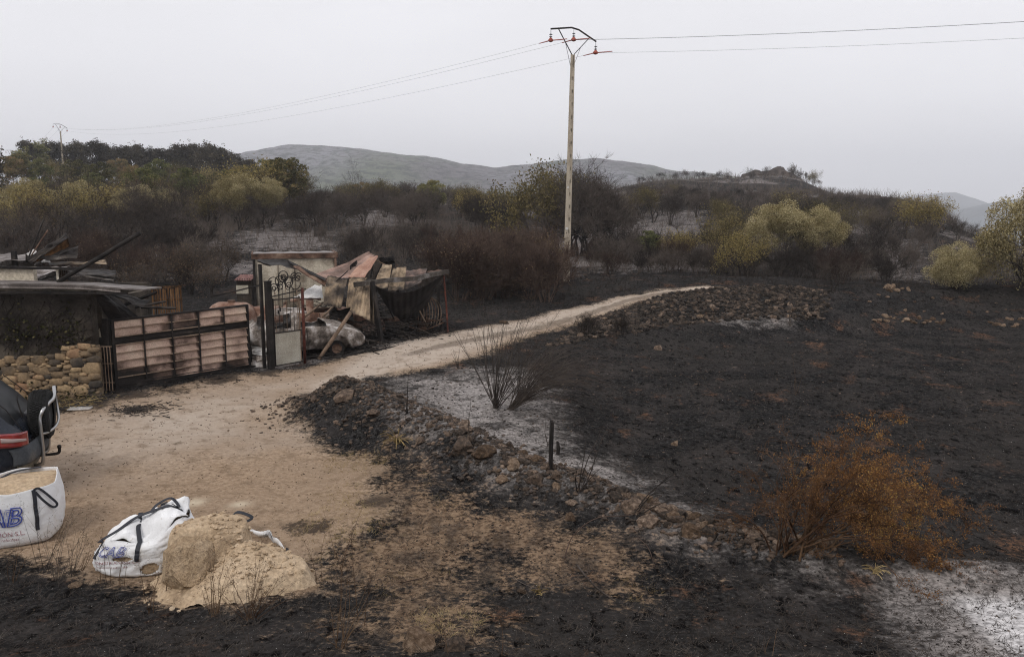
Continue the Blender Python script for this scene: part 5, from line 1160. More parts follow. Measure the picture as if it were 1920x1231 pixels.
# bent tube frames at the right end
bf = empty('bed_frame', gp(815, 625), 0, 'heap of bent tan tube frames at the right end of the canopy', 'frame'); bl_ = bf.location
for k in range(9):
    a = Vector((at(783 + k * 4.6, 600, 27.2).x, 27.3 + .03 * k, .45 - .02 * k)); s = .2 + .05 * k
    top = Vector((at(775 + k * 5.0, 560, 27.3).x, 27.5 + .03 * k, 1.32 - .012 * (k - 5) ** 2)); c = a.lerp(top, .55) + Vector((.13 + .02 * k, 0, .12))
    P = [a.lerp(c, t).lerp(c.lerp(top, t), t) for t in [i / 10 for i in range(11)]]
    P += [top + Vector((-.1 - .12 * j / 4, .02, .03 - .05 * (j / 4) ** 2)) for j in range(1, 5)]
    m = MB(); m.tube([p - bl_ for p in P], .018, 6); m.build('tube', M_LEANP if k % 3 else M_RUSTF, bf)
for (a, b) in [((768, 608), (812, 600)), ((778, 622), (832, 604)), ((800, 598), (834, 598)), ((765, 612), (800, 615))]:
    m = MB(); m.tube([at(a[0], a[1], 27) - bl_, at((a[0] + b[0]) / 2, (a[1] + b[1]) / 2 + 3, 26.9) - bl_, at(*b, 27.1) - bl_], .022, 6); m.build('tube', M_RUSTF, bf)
for px in (812, 828): m = MB(); m.box(Vector((at(px, 620, 27.2).x, 27.2, .32)) - bl_, (.05, .05, .64)); m.build('leg', M_BLACK, bf)
# charred debris, uncountable
def debris(name, pts, n, L_, r, mat_, label, zmax=.4):
    P0 = []; P1 = []
    for _ in range(n):
        a, b = random.choice(pts); t = random.random(); x = a[0] + (b[0] - a[0]) * t + random.gauss(0, .35); y = a[1] + (b[1] - a[1]) * t + random.gauss(0, .35)
        z = Hs(x, y) + random.random() ** 2 * zmax; th = random.uniform(0, 6.28); l = random.uniform(*L_)
        P0.append((x, y, z)); P1.append((x + l * math.cos(th), y + l * math.sin(th), max(z + random.gauss(0, .18) * l, 0.01)))
    rr = rng.uniform(r * .5, r * 1.5, n); Vv, F = segs_mesh(P0, P1, rr, rr * .8, 4)
    return tag(link(name, raw_mesh(name, Vv, F, {'tone': np.repeat(rng.uniform(-.15, .2, n), 8)}), mat_), label, None, None, 'stuff')
q = lambda px, py: tuple(gp(px, py)[:2])
debris('charred_debris', [(q(640, 655), q(830, 612)), (q(690, 640), q(800, 605)), (q(560, 610), q(700, 600))], 900, (.1, .7), .016, M_BLACK, 'charred rods and scraps heaped under the collapsed canopy', .55)
debris('charred_debris', [(q(590, 600), q(760, 585)), (q(480, 640), q(640, 590))], 420, (.15, .9), .02, M_BLACK, 'charred timber behind the burnt cars', .7)
debris('charred_debris', [(q(600, 672), q(690, 655)), (q(700, 650), q(830, 622))], 260, (.1, .5), .014, M_BLACK, 'blackened scraps along the track edge', .12)
debris('charred_debris', [(q(225, 742), q(470, 697)), (q(240, 770), q(275, 768))], 260, (.05, .22), .008, M_BLACK, 'black burnt bits below the sliding gate', .04)
debris('charred_debris', [(q(60, 765), q(190, 757))], 160, (.05, .25), .005, STRAW, 'dry stalks at the foot of the stone wall', .12)
debris('charred_debris', [((at(60, 500, YW + 2).x, YW + 1.6), (at(210, 500, YW + 2).x, YW + 2.2))], 150, (.2, 1.0), .03, M_BLACK, 'charred battens inside the roofless shed', 2.2)
for (x0, y0, x1, y1) in [(570, 678, 690, 655), (640, 672, 780, 640), (740, 648, 830, 628)]:
    a, b = gp(x0, y0), gp(x1, y1); pole_thing('charred_beam', (a.x, a.y + .15, .06), (b.x, b.y + .15, .07), .05, M_BLACK, f"charred beam lying along the track edge, {'left' if x0 == 570 else 'middle' if x0 == 640 else 'right'} one of three", 'beam', 5)
# rusted tank behind the gate
tk = empty('rusted_tank', (0, 0, 0), 0, 'rounded rusty white-ashed tank behind the right end of the sliding gate', 'tank')
ta = at(395, 590, 25.2); tb = at(476, 590, 25.0); tk.location = (ta.x, ta.y, 0); d = tb - ta; Lt = math.hypot(d.x, d.y)
tk.rotation_euler = (0, 0, math.atan2(d.y, d.x)); rt = .58; zc_ = at(430, 566, 25.1).z - rt
m = MB(); m.lathe([(0, -.05), (rt * .5, 0), (rt * .85, .12), (rt, .3), (rt, Lt - .3), (rt * .85, Lt - .12), (rt * .5, Lt), (0, Lt + .05)], 32, Matrix.Translation((0, 0, zc_)) @ Euler((0, R(90), 0)).to_matrix().to_4x4()); m.build('shell', M_RUSTT, tk, True)
for k in (.3, Lt - .3): MB().box((k, 0, zc_ * .45), (.08, .8, max(.1, zc_ * .95))).build('cradle', M_BLACK, tk)
MB().cyl((Lt * .5, 0, zc_ + rt - .02), (Lt * .5, 0, zc_ + rt + .06), .12, 14).build('cap', M_RUSTF, tk)
tk2 = empty('rusted_drum', gp(484, 655) + Vector((0, .9, 0)), 0, 'big rusty drum seen between the gates', 'drum')
m = MB(); m.lathe([(0, 0), (.42, 0), (.43, .35), (.45, .37), (.43, .39), (.43, .8), (.45, .82), (.43, .84), (.43, 1.2), (.40, 1.24), (0, 1.25)], 28); m.build('shell', M_RUSTT, tk2, True)
# ------------------------------------------------------------------ car bodies
def car_shell(S, belt, top, hw, ht, zb, sub=3, wheels=(), wr=.36):
    """grid body along x (0 = rear). returns dict of face lists by region"""
    S = np.array(S, float); n = sub; ss = np.concatenate([np.linspace(S[i], S[i + 1], n, endpoint=False) for i in range(len(S) - 1)] + [[S[-1]]])
    def sm(a): return np.interp(ss, S, a)
    B, T, HW, HT, ZB = map(sm, (belt, top, hw, ht, zb)); rows = []
    for i in range(len(ss)):
        b, t, w_, h_, z = B[i], T[i], HW[i], HT[i], ZB[i]
        z_arch = z
        for wx in wheels:
            dx = abs(ss[i] - wx)
            if dx < wr: z_arch = max(z_arch, math.sqrt(wr * wr - dx * dx) + wr * .82)
        q = [(w_ * .80, z), (w_ * .97, z_arch if z_arch > z else z + .03), (w_, max(z + (b - z) * .35, z_arch + .01)), (w_ * 1.01, max(z + (b - z) * .7, z_arch + .03)), (w_ * .985, b), (w_ * .955, b + .02 if t - b > .1 else b + (t - b) * .3),
             (h_ + (w_ * .955 - h_) * .5, (b + t) / 2), (h_, t - .05 if t - b > .12 else t - (t - b) * .2), (h_ * .86, t - .008), (h_ * .5, t), (0, t + .006)]
        rows.append([(ss[i], y, zz) for y, zz in q] + [(ss[i], -y, zz) for y, zz in q[-2::-1]])
    V = [p for r in rows for p in r]; k = len(rows[0]); F = {'body': [], 'side': [], 'front': [], 'rear': []}
    roof0 = S[np.argmax(np.array(top) > max(top) - .12)]; roof1 = S[len(S) - 1 - np.argmax(np.array(top)[::-1] > max(top) - .12)]
    for i in range(len(rows) - 1):
        xm = (ss[i] + ss[i + 1]) / 2; gl = min(T[i] - B[i], T[i + 1] - B[i + 1]) > .10
        for j in range(k - 1):
            f = (i * k + j, i * k + j + 1, (i + 1) * k + j + 1, (i + 1) * k + j); jj = j if j < k // 2 else k - 2 - j
            reg = 'body'
            if gl and jj in (5, 6): reg = 'side'
            if gl and jj >= 8 or gl and jj == 7:
                if xm < roof0: reg = 'rear'
                elif xm > roof1: reg = 'front'
            F[reg].append(f)
    F['body'].append(tuple(range(k))); F['body'].append(tuple((len(rows) - 1) * k + j for j in range(k))[::-1])
    return V, F, ss, k
def wheel(root, x, y, r, w_, mt, mr, label=None, burnt=False):
    t = MB(); pr = [(r * .62, -w_ / 2), (r * .94, -w_ / 2), (r, -w_ / 2 + .03), (r, w_ / 2 - .03), (r * .94, w_ / 2), (r * .62, w_ / 2)]
    M = Matrix.Translation((x, y, r)) @ Euler((R(90), 0, 0)).to_matrix().to_4x4(); wo = link('wheel', None, [], root)
    t.lathe(pr, 36, M)
    if not burnt:
        for i in range(36):
            a = 2 * math.pi * i / 36
            for s in (-.6, 0, .6):
                p = M @ Vector((r * 1.005 * math.cos(a + s * .08), r * 1.005 * math.sin(a + s * .08), s * w_ * .5)); t.box(p, (.014, w_ * .26, r * .11), Euler((0, -a + R(90) + R(90) * 0, 0)).to_matrix())
    t.build('tyre', mt, wo, False)
    h = MB(); h.lathe([(0, w_ * .18), (r * .2, w_ * .2), (r * .3, w_ * .05), (r * .55, w_ * .12), (r * .64, w_ * .42), (r * .64, -w_ * .42), (0, -w_ * .3)], 24, M); h.build('rim', mr, wo, True)
    return wo
def wreck(name, loc, rz, label, S, belt, top, hw, ht, zb, wh, sc=1.0, mat_=None, dents=0):
    r = empty(name, loc, rz, label, 'burnt car'); r.scale = (sc,) * 3
    V, F, ss, k = car_shell(S, belt, top, hw, ht, zb, 4, wh, .36); V = [(x, y + .02 * float(fbm(x * 2 + dents, z * 3, 1)), z + .09 * float(fbm(x * 1.9 + dents, y * 2 + dents, 1))) for x, y, z in V]
    pil = []
    for f in F['side']:
        xm = sum(V[i][0] for i in f) / 4
        if any(abs(xm - q_) < .09 for q_ in (S[4] + .35, (S[5] + S[7]) / 2 + .1)): pil.append(f)
    m = MB(); m.add(V, F['body'] + pil); bo = m.build('body', mat_ or M_CARW, r, True); so_ = bo.modifiers.new('thick', 'SOLIDIFY'); so_.thickness = .02
    m = MB(); m.box((S[-1] / 2, 0, .3), (S[-1] * .86, 1.3, .12)); m.box((1.9, .35, .6), (.5, .45, .5), (0, -.25, 0)); m.box((1.9, -.35, .6), (.5, .45, .5), (0, -.25, 0)); m.box((2.9, 0, .7), (.15, 1.3, .2)); m.build('interior', M_BLACK, r)
    for x in wh:
        for y in (-.72, .72): wheel(r, x, y, .24, .15, M_BLACK, M_RUSTF, burnt=True)
    for y in (-.02,):
        m = MB()
        for x in (S[4] + 1.0, S[6] + .45): m.tube([(x, hw[5] * 1.015, .32), (x, hw[5] * 1.02, .6), (x - .02, hw[5], .9)], .008, 4); m.tube([(x, -hw[5] * 1.015, .32), (x, -hw[5] * 1.02, .6), (x - .02, -hw[5], .9)], .008, 4)
        m.build('door_seam', M_BLACK, r)
    return r
SD = dict(S=[0, .12, .5, .95, 1.15, 1.7, 2.2, 2.7, 3.4, 3.95, 4.25, 4.38], belt=[.5, .72, .84, .87, .89, .9, .9, .88, .86, .76, .66, .55], top=[.56, .80, .89, .93, .97, 1.33, 1.40, 1.36, .93, .80, .70, .60],
          hw=[.66, .78, .82, .84, .85, .85, .85, .85, .84, .82, .78, .66], ht=[.5, .68, .70, .70, .68, .58, .58, .58, .72, .70, .6, .45], zb=[.38, .28, .22, .2, .2, .2, .2, .2, .2, .22, .28, .34])
c0 = gp(682, 662); wheading = math.atan2(gp(682, 662).y - gp(520, 690).y, gp(682, 662).x - gp(520, 690).x)
wv = Vector((math.cos(R(24)), math.sin(R(24)), 0)); nrm = Vector((-wv.y, wv.x, 0))
wreck('burnt_car', Vector((c0.x, c0.y, 0)) - wv * 4.25 + nrm * 1.0, R(24), 'burnt-out whitish saloon car nose towards the track behind the iron gate', **SD, wh=(.85, 3.5), dents=3)
SD2 = dict(SD); c1 = gp(700, 625)
wreck('burnt_car', Vector((c1.x - 4.4, c1.y - .6, 0)), R(14), 'second burnt-out car body, pinkish-grey, lying behind the first under the canopy', **SD2, wh=(.85, 3.5), dents=9, mat_=M_RUSTT)
c2 = gp(610, 608); 0 and wreck('burnt_car', Vector((c2.x - 3.0, c2.y + .9, .15)), R(20), 'grey burnt car farthest back by the cream hut', **SD, wh=(.85, 3.5), dents=14, mat_=M_WHITE)
# ------------------------------------------------------------------ dark SUV at the left edge
M_PAINT, _n, _b = new_mat('dark_blue_grey_paint', .4, 0, .3); _f = noise(_n, objco(_n), 4, 5)
_c = ramp(_n, _f, [(.3, (.010, .013, .020)), (.6, (.016, .020, .030)), (.85, (.05, .05, .052))]); _n.links.new(_c, _b.inputs['Base Color']); _n.links.new(ramp(_n, noise(_n, objco(_n), 9, 5), [(.35, .18), (.7, .5)]), _b.inputs['Roughness']); _b.inputs['Coat Weight'].default_value = .12
M_BUMP = patina('dusty_grey_plastic', [(.3, (.035, .038, .044)), (.55, (.07, .075, .082)), (.8, (.17, .15, .125))], 2.2, .6, 0, None, .1)
M_DUST = patina('dusty_lower_bumper', [(.3, (.07, .065, .05)), (.55, (.17, .15, .115)), (.8, (.26, .23, .17))], 3, .8, 0, None, .2)
M_GLASSD, _n, _b = new_mat('tinted_glass', .3, 0, .06); _b.inputs['Base Color'].default_value = (.010, .011, .013, 1)
M_TYRE = patina('tyre_rubber', [(.3, (.012, .012, .012)), (.6, (.022, .022, .022)), (.8, (.05, .047, .042))], 4, .85, 0, None, .2)
M_TUBE, _n, _b = new_mat('brushed_steel_tube', .28, .95, .5); _b.inputs['Base Color'].default_value = (.42, .42, .42, 1)
M_LAMPR, _n, _b = new_mat('red_lamp_lens', .15, 0, .6); _n.links.new(ramp(_n, noise(_n, objco(_n), 8, 3), [(.3, (.16, .006, .008)), (.7, (.26, .010, .012))]), _b.inputs['Base Color']); _b.inputs['Coat Weight'].default_value = .8
M_LAMPW, _n, _b = new_mat('clear_lamp_lens', .2, 0, .6); _b.inputs['Base Color'].default_value = (.36, .28, .27, 1)
SUVC = Vector((-7.36, 11.95, 0)); hd = math.atan2(-.36, -.933)
sv = empty('parked_car', SUVC, hd, 'dark blue-grey off-roader with rear spare wheel and steel tube guard, cut by the left edge', 'car')
Z = dict(S=[0, .06, .16, .34, .62, 1.0, 1.6, 2.4, 2.9, 3.5, 4.1, 4.45, 4.6], belt=[.80, 1.0, 1.08, 1.12, 1.13, 1.13, 1.12, 1.11, 1.10, 1.06, .98, .86, .7], top=[.86, 1.06, 1.20, 1.42, 1.70, 1.80, 1.83, 1.80, 1.62, 1.14, 1.05, .92, .76],
         hw=[.66, .80, .86, .90, .915, .92, .92, .92, .92, .915, .89, .82, .7], ht=[.62, .74, .74, .73, .70, .69, .68, .67, .68, .80, .78, .72, .6], zb=[.62, .50, .42, .38, .34, .3, .3, .3, .3, .3, .34, .4, .46])
V, F, ss, k = car_shell(**Z, sub=5, wheels=(.95, 3.65), wr=.42)
pil = []; side = []
for f in F['side']:
    xm = sum(V[i][0] for i in f) / 4
    (pil if (xm < .42 or abs(xm - 1.12) < .07 or abs(xm - 1.98) < .05 or xm > 3.15) else side).append(f)
m = MB(); m.add(V, F['body'] + pil); m.build('body', M_PAINT, sv, True)
for nm, fl in (('side_window', side), ('windscreen', F['front']), ('rear_window', F['rear'])):
    m = MB(); m.add(V, fl); o = m.build(nm, M_GLASSD, sv, True)
def rx(y): return .02 + .14 * (abs(y) / .86) ** 3
m = MB(); m.grid(lambda u, v: (rx((u * 2 - 1) * .86) - .10 + .04 * v * v - .02 * math.sin(v * 3.1) + (.10 if abs(u * 2 - 1) > .97 else 0), (u * 2 - 1) * .88, .60 + .24 * v), 30, 6, .05); m.build('rear_bumper', M_BUMP, sv, True)
m = MB(); m.grid(lambda u, v: (rx((u * 2 - 1) * .84) - .05 + .10 * (1 - v), (u * 2 - 1) * .85, .38 + .22 * v), 30, 5, .05); m.build('bumper_skirt', M_DUST, sv, True)
for s in (-1, 1):
    lp = lambda u, o_: (float(np.interp(u, [0, .3, .5, 1], [.0, .05, .14, .42])) - o_ * (1 - u), s * (float(np.interp(u, [0, .3, .5, 1], [.72, .84, .90, .925])) + o_))
    m = MB(); m.grid(lambda u, v: (*lp(u * (1 - .25 * v), .022), .87 + .20 * v + .03 * u), 16, 6, .02 * s); lo = m.build('tail_lamp', M_LAMPR, sv, True)
    m = MB(); m.grid(lambda u, v: (*lp(.12 + u * .62, .046), .945 + .065 * v * (.5 + .5 * u) + .03 * u), 16, 3, .01 * s); m.build('lens', M_LAMPW, lo, True)
    m = MB(); m.bar((1.0, s * .60, 1.86), (2.7, s * .60, 1.85), .03, .03); m.build('roof_rail', M_BUMP, sv)
    m = MB(); m.box((3.05, s * 1.0, 1.12), (.12, .2, .15)); m.build('mirror', M_PAINT, sv, bevel=.03)
    m = MB(); m.box((1.75, s * .935, .98), (.18, .02, .03)); m.box((2.7, s * .935, .98), (.18, .02, .03)); m.build('door_handle', M_PAINT, sv, bevel=.006)
for x in (.95, 3.65):
    for y in (-.8, .8): wheel(sv, x, y, .37, .24, M_TYRE, M_TUBE)
m = MB()
for s in (-1, 1):
    m.tube([(-.02, s * .62, .88), (.05, s * .70, 1.1), (.22, s * .68, 1.38), (.50, s * .64, 1.68)], .007, 4)
m.tube([(rx((k / 12 * 2 - 1) * .86) - .045, (k / 12 * 2 - 1) * .87, .85) for k in range(13)], .009, 4); m.build('panel_gap', M_BLACK, sv)
m = MB(); m.box((-.075, 0, .72), (.02, .5, .11)); m.build('number_plate_holder', M_BLACK, sv)
m = MB(); m.tube([(.12, .2, 1.16), (.22, -.05, 1.38), (.24, -.2, 1.42)], .01, 4); m.build('rear_wiper', M_BLACK, sv)
# spare wheel, face to the rear, and tube guard
sp_ = link('spare_wheel', None, [], sv); Mx = Matrix.Translation((-.10, -.02, 1.13)) @ Euler((0, R(-90), 0)).to_matrix().to_4x4(); r_ = .365
t = MB(); t.lathe([(r_ * .6, -.135), (r_ * .93, -.135), (r_, -.105), (r_, .105), (r_ * .93, .135), (r_ * .6, .135)], 48, Mx)
for i in range(60):
    a = 2 * math.pi * i / 60
    for j, s in enumerate((-.085, -.045, 0, .045, .085)):
        p = Mx @ Vector(((r_ + .003) * math.cos(a + (j % 2) * .05), (r_ + .003) * math.sin(a + (j % 2) * .05), s)); t.box(p, (.03, .018, .022), Euler((a, 0, 0)).to_matrix())
t.build('tyre', M_TYRE, sp_)
t = MB(); t.lathe([(0, .07), (.05, .08), (.08, .04), (.19, .06), (.22, .11), (.225, -.1), (0, -.08)], 24, Mx); t.build('rim', M_TUBE, sp_, True)
m = MB(); yL = .36; 
gpath = [(-.02, yL - .05, .42), (-.20, yL, .44), (-.27, yL + .02, .52), (-.27, yL + .02, 1.0), (-.27, yL + .0, 1.16), (-.31, yL - .04, 1.27), (-.36, yL - .20, 1.33), (-.40, .0, 1.36), (-.40, -.16, 1.42), (-.38, -.28, 1.50)]
gpath = [(x + (.13 if x < -.1 else 0), y, z) for x, y, z in gpath]
def catm(P, n=6):
    P = [Vector(p) for p in P]; P = [P[0]] + P + [P[-1]]; out = []
    for i in range(1, len(P) - 2):
        for k_ in range(n):
            t = k_ / n; a, b, c, d_ = P[i - 1:i + 3]; out.append(.5 * ((2 * b) + (c - a) * t + (2 * a - 5 * b + 4 * c - d_) * t * t + (3 * b - a - 3 * c + d_) * t ** 3))
    return out + [P[-2]]
m.tube(catm(gpath), .027, 10); m.tube(catm([(-.14, yL + .02, .92), (-.20, yL - .1, .90), (-.27, 0, .92), (-.29, -.22, 1.0), (-.27, -.30, 1.2), (-.25, -.29, 1.48)]), .02, 8)
m.tube(catm([(-.02, -.2, .46), (-.1, -.24, .5), (-.13, -.24, .7), (-.14, -.2, .95)]), .027, 10); m.build('tube_guard', M_TUBE, sv, True)
m = MB(); m.tube(catm([(.0, .05, .5), (-.22, .05, .5), (-.3, .05, .52), (-.31, .05, .6)]), .022, 8); m.lathe([(0, -.03), (.03, -.02), (.03, .02), (0, .035)], 12, Matrix.Translation((-.31, .05, .61))); m.build('tow_hook', M_BLACK, sv, True)
# ------------------------------------------------------------------ bulk bags
M_BAG, _n, _b = new_mat('white_woven_bag', .62, 0, .3); _co = objco(_n)
_wv = N(_n, 'ShaderNodeTexWave'); _wv.inputs['Scale'].default_value = 60; _wv.bands_direction = 'Z'; _wv.inputs['Distortion'].default_value = 3; _n.links.new(_co, _wv.inputs[0])
_g = noise(_n, _co, 3, 6); _gs = noise(_n, _co, 24, 4)
_c = mix(_n, smooth_(_n, _g, .55, .8), (.82, .825, .84), (.68, .64, .58)); _c = mix(_n, math_(_n, 'MULTIPLY', smooth_(_n, _gs, .62, .7), .35), _c, (.35, .28, .2)); _n.links.new(_c, _b.inputs['Base Color'])
bump(_n, _b, math_(_n, 'ADD', math_(_n, 'MULTIPLY', _wv.outputs['Fac'], .12), noise(_n, _co, 7, 5, .6, (1, 1, 2.5))), .6, .04)
M_SAND = patina('damp_sand', [(.2, (.26, .185, .12)), (.45, (.46, .345, .23)), (.75, (.57, .45, .32))], 2.4, .97, 0, None, .9, .03, 22)
M_STRAP, _n, _b = new_mat('dark_strap', .6, 0, .3); _b.inputs['Base Color'].default_value = (.022, .024, .032, 1)
M_BLUE, _n, _b = new_mat('blue_print', .6); _b.inputs['Base Color'].default_value = (.05, .075, .33, 1)
M_REDP, _n, _b = new_mat('faded_red_print', .6); _b.inputs['Base Color'].default_value = (.30, .14, .16, 1)
def bag_surface(w_, d_, h_, bulge=.09, n=3.2, seed=0, lean=(0, 0), fold=None, amp=.02):
    def f(th, v):
        c, s = math.cos(th), math.sin(th); r = (abs(c) ** n + abs(s) ** n) ** (-1 / n)
        k = 1 + bulge * math.sin(math.pi * min(1, v * 1.02)) ** .8 - .10 * (max(0, .12 - v) / .12) ** 2
        wr = amp * float(fbm(th * 2.2 + seed, v * 3, 1, 4)) * 2
        z = h_ * v + (fold(th, v) if fold else 0)
        return Vector((c * r * w_ / 2 * (k + wr) + lean[0] * v, s * r * d_ / 2 * (k + wr) + lean[1] * v, z))
    return f
def bag_mesh(f, root, nth=96, nv=28, hole=None, name='sack', rim=True):
    m = MB(); V = [f(2 * math.pi * i / nth, j / nv) for j in range(nv + 1) for i in range(nth)]; F = []
    for j in range(nv):
        for i in range(nth):
            if hole and hole(2 * math.pi * (i + .5) / nth, (j + .5) / nv): continue
            F.append((j * nth + i, j * nth + (i + 1) % nth, (j + 1) * nth + (i + 1) % nth, (j + 1) * nth + i))
    m.add(V, F); m.add([f(2 * math.pi * i / nth, 0) + Vector((0, 0, .004)) for i in range(nth)], [tuple(range(nth))[::-1]])
    o = m.build(name, M_BAG, root, True); s = o.modifiers.new('t', 'SOLIDIFY'); s.thickness = .008; s.offset = 0; return o
def ribbon(pts, w_, up, mat_, name, root, th=.004):
    """flat strap through pts; up = list of or single outward normal"""
    P = [Vector(p) for p in pts]; m = MB(); V = []
    for i, p in enumerate(P):
        d = (P[min(i + 1, len(P) - 1)] - P[max(i - 1, 0)]).normalized(); u_ = Vector(up[i] if isinstance(up, list) else up).normalized(); s = d.cross(u_).normalized() * w_ / 2; u2 = s.cross(d).normalized() * th
        V += [p - s + u2, p + s + u2, p + s - u2, p - s - u2]
    F = [(4 * i + j, 4 * i + (j + 1) % 4, 4 * i + 4 + (j + 1) % 4, 4 * i + 4 + j) for i in range(len(P) - 1) for j in range(4)] + [(0, 1, 2, 3), tuple(4 * len(P) - 4 + j for j in (3, 2, 1, 0))]
    m.add(V, F); return m.build(name, mat_, root)
def nrm_at(f, th, v):
    e = .02; a = f(th + e, v) - f(th - e, v); b = f(th, v + e) - f(th, v - e); return a.cross(b).normalized()
def lettering(txt, size, f, th0, v0, h_, wid, mat_, name, root, shear=.2, outline=False, off=.012, fill=True):
    cu = bpy.data.curves.new(name, 'FONT'); cu.body = txt; cu.size = size; cu.shear = shear; cu.resolution_u = 3
    if outline: cu.fill_mode = 'NONE'; cu.bevel_depth = outline; cu.bevel_resolution = 0
    else: cu.offset = .0
    o = bpy.data.objects.new(name, cu); COL.objects.link(o); bpy.context.view_layer.update()
    me = bpy.data.meshes.new_from_object(o.evaluated_get(bpy.context.evaluated_depsgraph_get())); bpy.data.objects.remove(o); bpy.data.curves.remove(cu)
    bm = bmesh.new(); bm.from_mesh(me)
    for _ in range(3):
        ed = [e for e in bm.edges if e.calc_length() > .035]
        if ed: bmesh.ops.subdivide_edges(bm, edges=ed, cuts=1); bmesh.ops.triangulate(bm, faces=bm.faces)
    for v in bm.verts:
        th = th0 + v.co.x / wid; vv = v0 + v.co.y / h_; p = f(th, vv); n_ = nrm_at(f, th, vv)
        v.co = p + n_ * (off + v.co.z)
    bm.to_mesh(me); bm.free(); me.name = name; me.materials.clear(); me.materials.append(mat_); return link(name, me, mat_, root)
def sand_top(f, root, v=.93, mound=.06, nth=64, nr=14, seed=0):
    m = MB(); V = [Vector((0, 0, f(0, v).z))]; c = sum((f(2 * math.pi * i / nth, v) for i in range(nth)), Vector()) / nth; V = []
    for j in range(nr + 1):
        for i in range(nth):
            e = f(2 * math.pi * i / nth, v); p = c.lerp(e, j / nr * .985); p.z = e.z * (j / nr) + c.z * (1 - j / nr) + mound * (1 - (j / nr) ** 2) + .05 * float(fbm(p.x * 3 + seed, p.y * 3, 1, 5)); V.append(p)
    m.add(V, [(j * nth + i, j * nth + (i + 1) % nth, (j + 1) * nth + (i + 1) % nth, (j + 1) * nth + i) for j in range(nr) for i in range(nth)]); return m.build('sand', M_SAND, root, True)
# bag 1 (left edge)
b1p = Vector((-6.52, 10.0, 0)); b1 = empty('bulk_bag', (b1p.x, b1p.y, Hs(b1p.x, b1p.y)), R(24), 'full upright white bulk bag of sand with blue AB letters, at the left edge', 'bulk bag')
f1 = bag_surface(1.0, 1.0, .74, .10, 3.6, 1, (0, 0), lambda th, v: .02 * v * math.sin(th * 2 + .6) + .02 * v * math.sin(th * 5), .03)
bag_mesh(f1, b1); sand_top(f1, b1, .90, .05, seed=2)
TF = R(270)                              # front face angle
wd = .60
lettering('CAB', .34, f1, TF - .84, .44, .74, wd, M_BLUE, 'lettering', b1, .25, .0075)
lettering('CAB', .29, f1, TF - .82, .47, .74, wd, M_BLUE, 'lettering', b1, .25, .003)
lettering('CONSTRUCCIÓN S.L.', .085, f1, TF - 1.05, .25, .74, wd, M_REDP, 'lettering', b1, 0)
lettering('construcción y reformas', .06, f1, TF - .80, .165, .74, wd, M_REDP, 'lettering', b1, .2)
th_s = TF + .54
pts = [f1(th_s, v) + nrm_at(f1, th_s, v) * .014 for v in np.linspace(.99, .28, 14)]; ribbon(pts, .045, [nrm_at(f1, th_s, v) for v in np.linspace(.99, .28, 14)], M_STRAP, 'strap', b1)
a = f1(th_s, .98); nn = nrm_at(f1, th_s, .9); tg = Vector((0, 0, 1)).cross(nn)
ribbon(catm([a + nn * .02, a + nn * .03 + tg * .06 + Vector((0, 0, .01)), a + nn * .035 + tg * .17 - Vector((0, 0, .12)), a + nn * .03 + tg * .25 - Vector((0, 0, .24)), a + nn * .03 + tg * .20 - Vector((0, 0, .27)), a + nn * .03 + tg * .10 - Vector((0, 0, .16)), a + nn * .02 + tg * .02 - Vector((0, 0, .03))]), .028, nn, M_STRAP, 'strap', b1)
c_ = f1(R(90), .97); ribbon(catm([f1(R(60), .99) + Vector((0, 0, .02)), f1(R(100), .95) * .82 + Vector((0, 0, .15)), f1(R(150), .9) * .6 + Vector((0, 0, .22)), f1(R(200), .9) * .5 + Vector((0, 0, .2))]), .05, (0, 0, 1), M_STRAP, 'strap', b1)
# bag 2 (slumped)
g2 = gp(262, 1062); b2 = empty('bulk_bag', (g2.x, g2.y + .1, g2.z), R(3), 'slumped torn white bulk bag lying against the sand heap', 'bulk bag')
def fold2(th, v):
    x = math.cos(th); return v * (.13 * x - .06 * math.sin(th) * 0) - .12 * v ** 3 * math.sin(th * 2 + 1) ** 2
f2 = bag_surface(.98, .80, .49, .12, 3.0, 5, (.04, .06), fold2, .075)
def hole2(th, v):
    d = (th - TF + math.pi) % (2 * math.pi) - math.pi
    return ((d - .42) / .17) ** 2 + ((v - .20) / .15) ** 2 < 1 or ((d + .15) / .22) ** 2 + ((v - .52) / .07) ** 2 < 1 or ((d + .75) / .1) ** 2 + ((v - .12) / .07) ** 2 < 1
bag_mesh(f2, b2, 160, 44, hole2)
f2s = lambda th, v: (lambda p: Vector((p.x * .965, p.y * .965, p.z)))(f2(th, v))
m = MB(); nth, nv = 96, 24; m.add([f2s(2 * math.pi * i / nth, j / nv * .93) for j in range(nv + 1) for i in range(nth)], [(j * nth + i, j * nth + (i + 1) % nth, (j + 1) * nth + (i + 1) % nth, (j + 1) * nth + i) for j in range(nv) for i in range(nth)]); m.build('sand', M_SAND, b2, True)
